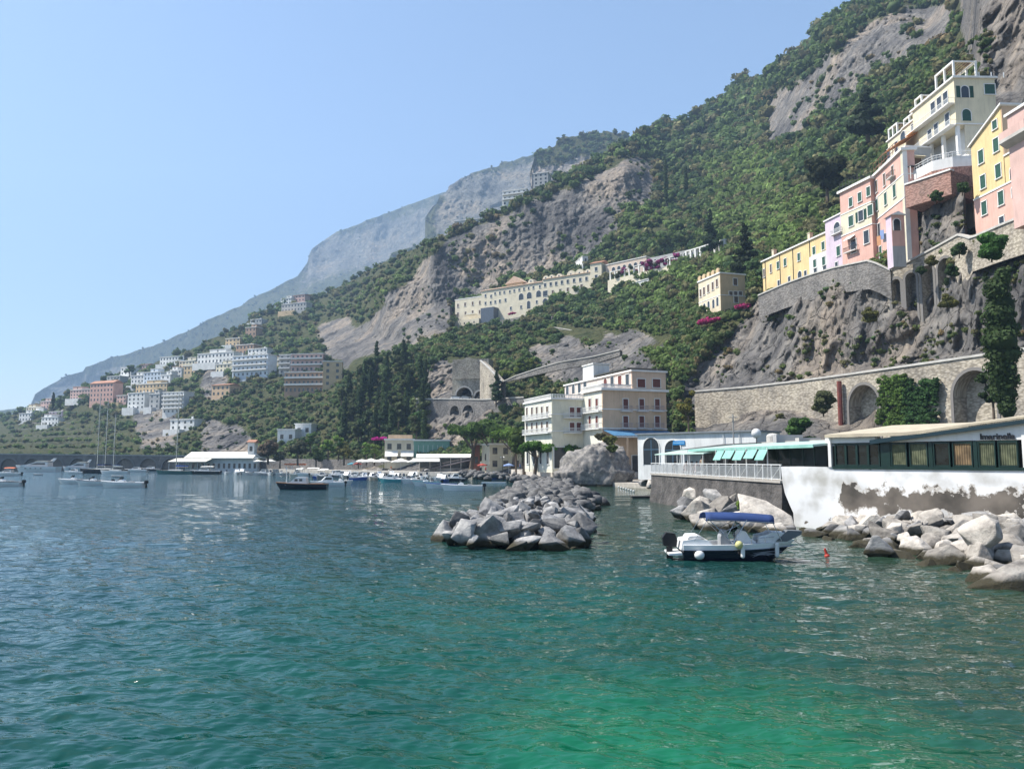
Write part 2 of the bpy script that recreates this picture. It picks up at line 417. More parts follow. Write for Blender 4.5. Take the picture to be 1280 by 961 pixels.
MAIN = [
 (-100, [(600,334),(568,348),(555,600),(535,900),(300,1100)]),
 (0, [(600,334),(568,348),(556,520),(535,760),(505,900),(300,1100)]),
 (110, [(600,334),(568,345),(556,470),(525,600),(500,650),(478,760),(300,1100)]),
 (200, [(600,334),(568,342),(550,400),(520,540),(480,640),(450,800),(300,1100)]),
 (260, [(600,322),(572,340),(550,372),(520,430),(490,520),(450,620),(415,800),(300,1100)]),
 (330, [(600,300),(575,318),(550,345),(500,430),(468,540),(430,640),(388,850),(250,1100)]),
 (400, [(600,280),(580,300),(550,325),(500,380),(475,470),(440,540),(400,700),(368,880),(250,1100)]),
 (440, [(600,265),(580,282),(550,305),(490,350),(460,410),(430,520),(400,620),(345,900),(250,1100)]),
 (480, [(600,250),(580,268),(550,290),(490,335),(440,395),(425,490),(355,530),(328,700),(250,1000)]),
 (540, [(594,232),(580,250),(550,272),(500,296),(460,316),(415,385),(392,460),(385,478),(305,505),(292,570),(200,800)]),
 (600, [(602,205),(585,225),(550,255),(500,280),(450,310),(415,385),(395,440),(368,480),(288,505),(268,570),(150,700)]),
 (660, [(604,180),(588,200),(550,238),(500,262),(450,292),(412,365),(390,420),(345,470),(252,505),(238,580),(150,700)]),
 (720, [(608,150),(590,172),(550,208),(500,235),(460,258),(420,305),(392,385),(345,442),(325,465),(228,505),(208,600),(100,700)]),
 (780, [(610,140),(590,160),(540,192),(480,222),(430,258),(400,322),(350,392),(310,430),(275,460),(210,500),(180,620),(50,760)]),
 (830, [(612,130),(590,150),(540,165),(495,178),(425,222),(385,275),(340,335),(300,395),(150,700),(0,760)]),
 (880, [(615,122),(590,138),(560,160),(520,170),(493,174),(484,180),(430,192),(400,208),(350,262),(300,372),(200,540),(130,720),(0,760)]),
 (940, [(620,112),(590,128),(565,138),(525,148),(505,156),(488,163),(480,170),(470,172),(380,192),(366,196),(335,226),(300,325),(200,500),(95,680),(-60,760)]),
 (1000, [(640,92),(590,108),(560,128),(530,138),(512,145),(498,150),(478,152),(472,157),(376,166),(362,168),(350,178),(320,205),(275,270),(190,400),(90,500),(57,660),(-80,760)]),
 (1040, [(640,90),(590,104),(560,126),(540,134),(525,140),(512,145),(474,144),(466,150),(356,156),(345,160),(335,168),(300,190),(250,262),(200,330),(150,400),(50,450),(18,560),(-100,760)]),
 (1100, [(650,82),(590,98),(560,133),(466,131),(458,138),(348,142),(335,148),(320,158),(285,172),(250,205),(150,330),(110,380),(20,430),(-20,560),(-140,700)]),
 (1160, [(660,72),(590,88),(560,124),(458,123),(448,130),(350,140),(300,136),(243,138),(215,155),(190,175),(140,225),(60,330),(-60,560),(-200,700)]),
 (1200, [(670,66),(590,80),(560,119),(450,118),(440,125),(330,127),(243,131),(200,150),(160,168),(80,240),(0,330),(-150,500)]),
 (1222, [(680,62),(590,76),(560,116),(447,115),(437,118),(320,121),(285,124),(130,150),(60,160),(0,175),(-120,200)]),
 (1280, [(740,56),(700,56),(590,68),(560,109),(440,106),(430,108.5),(300,111),(285,113),(200,135),(100,140),(0,150),(-200,190)]),
 (1400, [(740,46),(700,46),(590,56),(560,99),(430,98),(418,100),(280,103),(100,130),(0,140),(-200,170)]),
]
SIL = [(-100,535),(0,522),(60,503),(110,482),(150,468),(200,452),(240,435),(300,408),(340,386),(400,370),(440,350),(480,329),(520,311),(560,292),(600,276),(640,258),(680,238),(700,226),(740,208),(785,180),(820,158),(860,150),(905,120),(925,104),(960,98),(975,76),(1000,57),(1040,22),(1060,10),(1085,-2),(1150,-60),(1205,-95),(1400,-120)]
PUSH = [
 ([(567,372),(602,355),(680,340),(740,325),(762,322),(762,345),(700,375),(640,402),(567,412)], [(560,488),(602,474),(680,450),(762,424)]),
 ([(750,318),(870,300),(912,292),(912,312),(862,330),(800,350),(750,345)], [(750,430),(870,382),(912,345)]),
 ([(868,345),(900,332),(935,335),(935,392),(868,392)], [(868,240),(935,232)]),
 ([(645,478),(700,440),(840,440),(840,592),(645,592)], [(645,215),(840,205)]),
 ([(780,535),(960,530),(1300,500),(1300,625),(780,620)], [(780,150),(870,140),(960,128),(1060,112),(1280,92)]),
 ([(945,318),(1035,280),(1035,343),(945,368)], [(945,222),(1035,192)]),
 ([(1033,262),(1052,235),(1135,175),(1135,315),(1033,343)], [(1033,192),(1060,184),(1090,170),(1135,158)]),
 ([(1095,165),(1145,130),(1195,88),(1240,84),(1238,200),(1212,208),(1130,228),(1095,222)], [(1095,180),(1145,166),(1195,152),(1250,156)]),
 ([(1208,175),(1252,120),(1300,120),(1300,270),(1210,298)], [(1208,150),(1252,136),(1300,130)]),
]
tm = terrain_mat('hillside', sc=0.035, rock=(0.158, 0.150, 0.142), rock2=(0.07, 0.069, 0.072), rock3=(0.235, 0.20, 0.165))
main = sheet('hillside', MAIN, SIL, -100, 1400, 900, 440, 760, ROCKS, tm, amp=8.5, smooth=False, push=PUSH, label='steep coastal mountain of grey cliffs and green terraces')

fm = terrain_mat('far_slope', rock=(0.15, 0.145, 0.13), rock2=(0.09, 0.09, 0.09), rock3=(0.19, 0.165, 0.13), sc=0.008, bd=10.0)
far_sheet = sheet('far_mountain', [(-200,[(600,2300),(500,3000),(200,3400)]),(100,[(600,2300),(480,3000),(200,3500)]),(400,[(600,2300),(400,2600),(300,3300),(200,3500)]),(700,[(600,2200),(300,2700),(200,3300)])],
      [(-200,560),(-100,530),(0,513),(38,507),(44,492),(85,468),(105,463),(107,458),(140,447),(200,430),(250,405),(330,367),(372,345),(385,328),(388,312),(420,290),(470,272),(540,246),(620,215),(700,200)],
      -200, 700, 300, 120, 600, [[(30,520),(46,492),(100,470),(200,450),(150,500)],[(370,380),(385,315),(430,290),(540,255),(640,220),(640,330),(450,330)]], fm, amp=70, freq=0.003, blurk=3, soft=9, back=800, crestn=3, label='hazy blue mountain falling to the sea')
sheet('cape_hill', [(-260,[(600,1500),(500,2400)]),(100,[(600,1500),(500,2300)])],
      [(-260,528),(-60,522),(0,514),(22,512),(44,518),(80,545)], -260, 80, 90, 50, 600, [], fm, amp=40, freq=0.004, label='low distant cape behind the headland', back=300)
mid_sheet = sheet('middle_mountain', [(380,[(600,1300),(450,1500),(350,1900),(200,2300)]),(520,[(600,1200),(400,1400),(310,1700),(240,2100),(190,2300)]),(700,[(600,1200),(400,1300),(300,1500),(190,2100)])],
      [(380,400),(420,372),(460,345),(500,318),(528,300),(536,268),(542,247),(556,240),(600,213),(625,205),(668,196),(700,198),(730,220)],
      380, 730, 200, 130, 560, [[(536,300),(545,245),(600,215),(680,200),(690,290),(600,290),(570,300)]], fm, amp=60, freq=0.006, blurk=2, soft=6, back=500, crestn=5, jit=16, label='hazy cliff topped mountain in the middle distance')
pk_sheet = sheet('near_peak', [(620,[(500,900),(300,1000),(200,1150)]),(850,[(500,850),(200,1000),(150,1150)])],
      [(620,300),(648,270),(664,240),(668,200),(673,188),(690,180),(706,172),(740,167),(786,165),(800,172),(850,190)],
      620, 850, 150, 110, 420, [[(655,260),(668,215),(720,200),(760,190),(760,215),(690,250)]], terrain_mat('peak_slope', sc=0.018, bd=4), amp=22, freq=0.012, blurk=2, soft=3, back=300, crestn=5, jit=16, label='wooded peak behind the main ridge')

# ================================================================ WATER
def water_mat():
    m = bpy.data.materials.new('sea_water'); m.use_nodes = True; n = m.node_tree; b = n.nodes['Principled BSDF']; L = n.links.new
    b.inputs['Roughness'].default_value = 0.04; b.inputs['IOR'].default_value = 1.33
    g = n.nodes.new('ShaderNodeNewGeometry')
    sx = n.nodes.new('ShaderNodeSeparateXYZ'); L(g.outputs['Position'], sx.inputs[0])
    # sandy shallows close in on the right, deep blue green further out
    at = n.nodes.new('ShaderNodeAttribute'); at.attribute_name = 'shallow'
    at2 = n.nodes.new('ShaderNodeAttribute'); at2.attribute_name = 'murk'
    nz = n.nodes.new('ShaderNodeTexNoise'); nz.inputs['Scale'].default_value = 0.22; nz.inputs['Detail'].default_value = 4
    L(g.outputs['Position'], nz.inputs['Vector'])
    ma = n.nodes.new('ShaderNodeMath'); ma.operation = 'MULTIPLY_ADD'; L(nz.outputs['Fac'], ma.inputs[0]); ma.inputs[1].default_value = 0.5; ma.inputs[2].default_value = -0.25
    ad = n.nodes.new('ShaderNodeMath'); ad.operation = 'ADD'; L(at.outputs['Fac'], ad.inputs[0]); L(ma.outputs[0], ad.inputs[1])
    rp = n.nodes.new('ShaderNodeValToRGB'); e = rp.color_ramp.elements
    e[0].position = 0.0; e[0].color = (0.002, 0.032, 0.036, 1); e[1].position = 1.0; e[1].color = (0.003, 0.118, 0.056, 1)
    q = e.new(0.5); q.color = (0.002, 0.056, 0.040, 1)
    L(ad.outputs[0], rp.inputs['Fac'])
    mx = n.nodes.new('ShaderNodeMixRGB'); L(at2.outputs['Fac'], mx.inputs['Fac']); L(rp.outputs[0], mx.inputs['Color1']); mx.inputs['Color2'].default_value = (0.020, 0.044, 0.026, 1)
    L(mx.outputs[0], b.inputs['Base Color'])
    def nzn(scale, vs=(1, 1, 1), d=3):
        mp = n.nodes.new('ShaderNodeMapping'); mp.inputs['Scale'].default_value = vs; L(g.outputs['Position'], mp.inputs['Vector'])
        z = n.nodes.new('ShaderNodeTexNoise'); z.inputs['Scale'].default_value = scale; z.inputs['Detail'].default_value = d; z.inputs['Roughness'].default_value = 0.5; L(mp.outputs[0], z.inputs['Vector']); return z.outputs['Fac']
    b1 = n.nodes.new('ShaderNodeBump'); b1.inputs['Strength'].default_value = 1.0; b1.inputs['Distance'].default_value = 0.19; L(nzn(1.35, (0.62, 1.3, 1), 1.5), b1.inputs['Height'])
    b2 = n.nodes.new('ShaderNodeBump'); b2.inputs['Strength'].default_value = 1.0; b2.inputs['Distance'].default_value = 0.046; L(nzn(4.6, (0.7, 1.25, 1), 1), b2.inputs['Height']); L(b1.outputs[0], b2.inputs['Normal'])
    L(b2.outputs[0], b.inputs['Normal'])
    return m
def water():
    rows = 575 + np.concatenate([np.geomspace(1.0, 14, 70), np.linspace(14.6, 560, 560)[0:]])
    xs = np.linspace(-220, 1500, 620)
    PX, PY = np.meshgrid(xs, rows, indexing='ij')
    v = (CY - PY) / F; yy = cp - sp * v; zz = sp + cp * v
    k = -H / zz; X = (PX - CX) / F * k; Y = yy * k
    wav = np.zeros_like(X); r2 = np.random.default_rng(3)
    for i in range(15):
        lam = 0.42 * 1.2 ** i; th = R(200) + r2.normal() * 0.75; a = 0.0095 * lam ** 0.8
        if lam > 3: a *= 0.45
        ph = 2 * math.pi / lam * (X * math.sin(th) + Y * math.cos(th)) + r2.random() * 6.28 + 1.2 * vnoise(X / lam / 3, Y / lam / 3, 0 * X, i)
        px_size = Y / F * np.maximum(1, Y / H) * 1.0
        fade = np.clip(lam / (px_size * 2.5) - 0.4, 0, 1)
        wav += a * fade * (np.sin(ph) + 0.25 * np.cos(2 * ph)) * (0.6 + 0.8 * (vnoise(X / 9, Y / 9, 0 * X + i, 50) * 0.5 + 0.5))
    V = np.stack([X, Y, wav], -1)
    # shallow water: sand bed in front of camera to the right
    sh = np.exp(-(((X - 3.2) / 6.0) ** 2 + ((Y - 12.0) / 7.5) ** 2)) * 1.0
    sh = np.maximum(sh, 0.5 * np.exp(-(((X - 0.5) / 12.0) ** 2 + ((Y - 20.0) / 14.0) ** 2)))
    def segd(ax, ay, bx, by):
        dx, dy = bx - ax, by - ay; t = np.clip(((X - ax) * dx + (Y - ay) * dy) / (dx * dx + dy * dy), 0, 1)
        return np.hypot(X - ax - t * dx, Y - ay - t * dy)
    dsh = np.minimum.reduce([segd(17, 24, 20, 44), segd(20, 44, 19, 54), segd(18, 56, 19, 85), segd(19, 85, 12, 130), segd(4, 44, 3, 110), segd(14, 16, 17, 24)])
    mk = np.clip(np.exp(-(dsh / 8.0) ** 1.5) * 1.05, 0, 0.95)
    inner = np.clip((X - 4) / 4, 0, 1) * np.clip((Y - 42) / 10, 0, 1) * (Y < 160)
    mk = np.maximum(mk, inner * 0.8)
    idx = np.arange(X.size).reshape(X.shape)
    q = np.stack([idx[:-1, :-1], idx[:-1, 1:], idx[1:, 1:], idx[1:, :-1]], -1).reshape(-1, 4)
    ok = True
    me = npmesh('sea', V.reshape(-1, 3), quads=q, m=water_mat(), smooth=True, attr={'shallow': sh.ravel(), 'murk': mk.ravel()})
    tag(link('sea', me), 'rippled blue green sea in the bay', kind='structure')
water()
# sea bed as the ground sheet under water, reaching the horizon
MB().box(-3400, 3400, -60, 4250, -6, -5.5).build('sea_bed_ground', mat('sea_bed', (0.2, 0.2, 0.13), scale=0.3)).update_tag()
tag(bpy.data.objects['sea_bed_ground'], 'sandy sea bed under the bay', kind='structure')

def haze():
    m = bpy.data.materials.new('haze_air'); m.use_nodes = True; n = m.node_tree
    n.nodes.remove(n.nodes['Principled BSDF'])
    v = n.nodes.new('ShaderNodeVolumePrincipled'); v.inputs['Color'].default_value = (0.48, 0.70, 1.0, 1); v.inputs['Density'].default_value = 0.0002; v.inputs['Anisotropy'].default_value = 0.1
    n.links.new(v.outputs[0], n.nodes['Material Output'].inputs['Volume'])
    o = MB().box(-3500, 3500, -70, 4400, -7, 1700).build('haze', m)
    tag(o, 'thin pale sea haze over the whole bay', kind='stuff')
haze()

# ================================================================ FOLIAGE
LEAF = leaf_mat('leaves')
BARK = mat('bark', (0.12, 0.09, 0.065), 0.9, scale=3, bump=0.5)
# core blob template
def _core():
    v = []; f = []; n, m_ = 8, 5
    for i in range(m_ + 1):
        th = math.pi * i / m_
        for k in range(n): v.append((math.sin(th) * math.cos(2 * math.pi * k / n), math.sin(th) * math.sin(2 * math.pi * k / n), math.cos(th)))
    for i in range(m_):
        for k in range(n): f.append((i * n + k, (i + 1) * n + k, (i + 1) * n + (k + 1) % n, i * n + (k + 1) % n))
    return np.array(v), np.array(f)
CV, CF = _core()
def clumps(C, Rr, colors, K=60, lobes=5, flat=0.8, leaf=0.24, core=True, seed=0, spread=0.55):
    """C (N,3) centres, Rr (N,3) radii, colors (N,3): leafy crowns made of K leaf sprays each around several lobes plus a dark core"""
    g = np.random.default_rng(seed); N = len(C)
    C = np.asarray(C, float); Rr = np.asarray(Rr, float)
    if Rr.ndim == 1: Rr = np.stack([Rr, Rr, Rr * flat], -1)
    colors = np.asarray(colors, float)
    lo = g.normal(size=(N, lobes, 3)); lo /= np.linalg.norm(lo, axis=-1, keepdims=True); lo[..., 2] = np.abs(lo[..., 2]) * 0.9 - 0.15
    lo *= spread * g.uniform(0.7, 1.1, (N, lobes, 1)); lr = g.uniform(0.34, 0.58, (N, lobes))
    li = g.integers(0, lobes, (N, K)); I = np.arange(N)[:, None]
    d = g.normal(size=(N, K, 3)); d[..., 2] += 0.25; d /= np.linalg.norm(d, axis=-1, keepdims=True)
    rad = g.uniform(0.82, 1.12, (N, K, 1))
    pos = (lo[I, li] + d * lr[I, li][..., None] * rad)
    W = C[:, None] + pos * Rr[:, None]
    nrm = d + g.normal(size=d.shape) * 0.45; nrm /= np.linalg.norm(nrm, axis=-1, keepdims=True)
    up = g.normal(size=d.shape); a = np.cross(nrm, up); a /= np.linalg.norm(a, axis=-1, keepdims=True); b = np.cross(nrm, a)
    sz = (Rr.mean(1)[:, None, None] * leaf) * g.uniform(0.6, 1.35, (N, K, 1))
    a = a * sz; b = b * sz * g.uniform(0.5, 1.0, (N, K, 1))
    V = np.stack([W - a, W - b, W + a, W + b], 2).reshape(-1, 3)
    cl = np.repeat((colors[:, None] * g.uniform(0.6, 1.45, (N, K, 1)))[:, :, None], 4, 2).reshape(-1, 3)
    Q = np.arange(len(V)).reshape(-1, 4)
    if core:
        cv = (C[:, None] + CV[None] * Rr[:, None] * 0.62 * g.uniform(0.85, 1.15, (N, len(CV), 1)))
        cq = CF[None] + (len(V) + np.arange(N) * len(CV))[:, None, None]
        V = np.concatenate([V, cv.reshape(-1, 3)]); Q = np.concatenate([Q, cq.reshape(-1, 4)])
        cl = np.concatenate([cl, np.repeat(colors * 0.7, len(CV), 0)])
    return V, Q, np.concatenate([cl, np.ones((len(cl), 1))], 1)
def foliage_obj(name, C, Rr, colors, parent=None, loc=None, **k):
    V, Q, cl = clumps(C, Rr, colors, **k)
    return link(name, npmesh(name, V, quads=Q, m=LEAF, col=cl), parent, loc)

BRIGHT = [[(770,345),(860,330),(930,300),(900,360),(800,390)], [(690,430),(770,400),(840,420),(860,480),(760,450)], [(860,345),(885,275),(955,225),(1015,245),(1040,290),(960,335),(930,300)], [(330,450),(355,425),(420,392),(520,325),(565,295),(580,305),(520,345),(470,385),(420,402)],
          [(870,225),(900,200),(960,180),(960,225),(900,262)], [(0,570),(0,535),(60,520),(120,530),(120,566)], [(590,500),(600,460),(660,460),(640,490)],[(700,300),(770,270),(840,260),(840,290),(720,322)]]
TERR = [[(-100,575),(-100,535),(60,520),(120,528),(130,568)]]
NOVEG = [[(690,405),(833,424),(833,442),(700,420)], [(560,448),(600,445),(630,474),(628,520),(520,535),(520,492),(560,492)], [(618,476),(742,440),(800,428),(800,440),(700,466),(625,490)],[(875,575),(875,490),(1060,468),(1280,440),(1400,430),(1400,580)]]
def scatter_woods(name, sh, x0, x1, y0, y1, n, rpx, seed, tint=1.0, rock_keep=0.16, K=60, rmin=1.2, label='', base=(0.060, 0.090, 0.028)):
    g = np.random.default_rng(seed)
    px = g.uniform(x0, x1, n); py = g.uniform(y0, y1, n)
    p, veg, ok = on(sh, px, py)
    keep = ok & ((g.random(n) < veg) | (g.random(n) < rock_keep)) & (p[:, 2] > 4)
    if sh is main:
      for q in NOVEG: keep &= ~inpoly(px, py, q)
    p, px, py, veg = p[keep], px[keep], py[keep], veg[keep]
    dens = fbm(px * 0.03, py * 0.04, 0 * px + seed, 3, 33); keep = (dens > -0.5) & ((veg > 0.5) | (dens > 0.12))
    p, px, py, veg = p[keep], px[keep], py[keep], veg[keep]
    n = len(p)
    small = g.random(n) ** 2.2
    r = np.clip((rpx[0] + (rpx[1] - rpx[0]) * small), 1, 99) * p[:, 1] / F
    r = np.clip(r, rmin, 12) * np.where(veg > 0.5, 1, 0.6)
    tr = np.zeros(n, bool)
    for q in TERR: tr |= inpoly(px, py, q)
    p[:, 2] = np.where(tr, np.round(p[:, 2] / 5.5) * 5.5, p[:, 2]); r = np.where(tr, r * 0.7, r)
    c = np.array(base) * np.ones((n, 3))
    hue = g.random(n)
    c = np.where((hue < 0.22)[:, None], np.array([0.095, 0.092, 0.042]), c)     # olive and dry scrub
    c = np.where((hue > 0.80)[:, None], np.array([0.038, 0.065, 0.025]), c)
    c = np.where(((hue > 0.72) & (hue < 0.78) & (veg < 0.9))[:, None], np.array([0.13, 0.10, 0.05]), c)
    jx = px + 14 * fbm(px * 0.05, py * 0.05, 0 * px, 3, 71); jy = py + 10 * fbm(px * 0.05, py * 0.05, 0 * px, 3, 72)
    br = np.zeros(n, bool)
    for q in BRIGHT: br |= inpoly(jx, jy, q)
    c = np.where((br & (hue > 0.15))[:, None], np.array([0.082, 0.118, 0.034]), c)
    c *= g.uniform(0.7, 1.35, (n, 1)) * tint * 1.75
    C = p.copy(); C[:, 2] += r * 0.45; C[:, 1] -= r * 0.15
    o = foliage_obj(name, C, r, c, K=K, seed=seed)
    tag(o, label, kind='stuff'); return o
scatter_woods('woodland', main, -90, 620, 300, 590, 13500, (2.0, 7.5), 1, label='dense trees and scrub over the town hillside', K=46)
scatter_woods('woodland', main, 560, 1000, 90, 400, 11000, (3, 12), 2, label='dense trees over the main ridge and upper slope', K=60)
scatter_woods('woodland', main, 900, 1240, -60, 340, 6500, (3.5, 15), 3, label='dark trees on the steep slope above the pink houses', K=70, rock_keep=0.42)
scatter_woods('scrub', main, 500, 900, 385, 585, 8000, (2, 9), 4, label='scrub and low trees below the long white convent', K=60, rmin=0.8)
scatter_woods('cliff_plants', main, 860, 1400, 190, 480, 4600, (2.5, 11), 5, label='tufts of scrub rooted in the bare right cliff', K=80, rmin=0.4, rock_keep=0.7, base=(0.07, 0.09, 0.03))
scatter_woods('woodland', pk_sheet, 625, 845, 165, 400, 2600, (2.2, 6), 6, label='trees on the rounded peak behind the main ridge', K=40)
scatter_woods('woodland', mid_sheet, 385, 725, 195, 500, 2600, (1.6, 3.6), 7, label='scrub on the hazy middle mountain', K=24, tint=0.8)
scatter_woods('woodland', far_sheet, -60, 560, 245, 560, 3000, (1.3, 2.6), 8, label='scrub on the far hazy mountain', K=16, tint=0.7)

# ================================================================ BUILDINGS
def paint(name, c, rough=0.85, streak=0.38, var=0.84):
    return mat('paint_' + name, c, rough, tuple(x * var for x in c), scale=0.35, streak=streak, bump=0.15, bscale=6, bdist=0.02)
PA = dict(cream=paint('cream', (0.66, 0.60, 0.45)), white=paint('white', (0.74, 0.74, 0.72)), peach=paint('peach', (0.68, 0.48, 0.31)), pink=paint('pink', (0.66, 0.40, 0.33)),
          yellow=paint('yellow', (0.70, 0.53, 0.27)), lilac=paint('lilac', (0.60, 0.50, 0.58)), pale=paint('pale_yellow', (0.70, 0.62, 0.44)), blue=paint('pale_blue', (0.58, 0.65, 0.72)),
          grey=paint('grey', (0.42, 0.42, 0.41)), brown=paint('brown', (0.42, 0.28, 0.19)), sand=paint('sand', (0.60, 0.45, 0.27)), conv=paint('convent', (0.70, 0.63, 0.48), streak=0.2), rose=paint('rose', (0.60, 0.41, 0.36)))
TRIM = mat('trim_white', (0.76, 0.75, 0.72), 0.8, (0.66, 0.65, 0.62), scale=0.8)
GLASS = mat('window_glass', (0.025, 0.03, 0.035), 0.12, (0.05, 0.055, 0.06), scale=0.7, spec=0.6)
SH_RED = mat('shutter_red', (0.15, 0.042, 0.03), 0.6, (0.11, 0.032, 0.025), scale=2)
SH_GRN = mat('shutter_green', (0.025, 0.09, 0.06), 0.6, (0.02, 0.06, 0.045), scale=2)
SH_BRN = mat('shutter_brown', (0.13, 0.085, 0.055), 0.7, (0.09, 0.06, 0.04), scale=2)
IRON = mat('wrought_iron', (0.05, 0.05, 0.05), 0.6)
RAILW = mat('rail_white', (0.72, 0.73, 0.72), 0.5, (0.60, 0.61, 0.6), scale=3)
TILE = mat('terracotta_tiles', (0.42, 0.20, 0.12), 0.85, (0.30, 0.16, 0.11), scale=2.5, bump=0.5, bscale=9)
FLATR = mat('flat_roof', (0.50, 0.48, 0.44), 0.9, (0.38, 0.36, 0.33), scale=0.6)
STONE = stone_mat('stone_wall', (0.50, 0.45, 0.36), (0.38, 0.34, 0.28), (0.20, 0.185, 0.165))
STONE_D = stone_mat('stone_wall_dark', (0.27, 0.25, 0.23), (0.20, 0.19, 0.18), (0.12, 0.115, 0.11))
STONE_B = stone_mat('brick_wall', (0.42, 0.24, 0.19), (0.36, 0.22, 0.18), (0.26, 0.19, 0.16), 0.5, 0.2)
WM = {}
def winmesh(w, h, style):
    k = (round(w, 2), round(h, 2), style)
    if k in WM: return WM[k]
    fr = MB(); pn = MB(); sh = None; t = min(0.14, w * 0.16)
    arch = style.startswith('arch')
    if arch:
        n = 9; r = w / 2
        outer = [(-r - t, 0), (-r - t, h - r)] + [((r + t) * -math.cos(math.pi * i / n), h - r + (r + t) * math.sin(math.pi * i / n)) for i in range(1, n)] + [(r + t, h - r), (r + t, 0)]
        inner = [(-r, 0), (-r, h - r)] + [(r * -math.cos(math.pi * i / n), h - r + r * math.sin(math.pi * i / n)) for i in range(1, n)] + [(r, h - r), (r, 0)]
        for i in range(len(outer) - 1):
            fr.prism([outer[i], outer[i + 1], inner[i + 1], inner[i]], 'y', -0.10, 0.0)
        pn.prism(inner, 'y', -0.03, 0.0)
    else:
        fr.box(-w / 2 - t, -w / 2, -0.10, 0, 0, h); fr.box(w / 2, w / 2 + t, -0.10, 0, 0, h)
        fr.box(-w / 2 - t, w / 2 + t, -0.13, 0, h, h + t); fr.box(-w / 2 - t * 1.4, w / 2 + t * 1.4, -0.2, 0, -t, 0)
        pn.box(-w / 2, w / 2, -0.03, 0, 0, h)
        if style in ('dark', 'far'): pn.box(-0.03, 0.03, -0.05, -0.03, 0, h)
    fm_ = TRIM; pm = GLASS
    if 'red' in style: pm = SH_RED
    if 'brown' in style: pm = SH_BRN
    if 'gshut' in style: pm = SH_GRN
    if style.endswith('_open'):
        sh = MB().box(-w / 4 , w / 4, -0.06, 0, 0, h)
        for i in range(int(h / 0.12)): sh.box(-w / 4 + 0.04, w / 4 - 0.04, -0.085, -0.06, 0.05 + i * 0.12, 0.1 + i * 0.12)
        sh = sh.mesh('shutter', {'g': SH_GRN, 'r': SH_RED, 'b': SH_BRN}[style[-6]])
        pm = GLASS
    WM[k] = (fr.mesh('window', fm_), pn.mesh('pane', pm), sh)
    return WM[k]
ROT = {'F': 0.0, 'L': -math.pi / 2, 'R': math.pi / 2}
def winput(parent, face, x, y, z, w, h, style='dark', simple=False, name='window'):
    fr, pn, sh = winmesh(w, h, style)
    o = link(name, pn if simple else fr, parent, (x, y, z), (0, 0, ROT[face]))
    if not simple:
        link('pane', pn, o)
        if sh is not None:
            for sgn in (-1, 1): link('shutter', sh, o, (sgn * (w * 0.78 + 0.12), 0, 0))
    return o
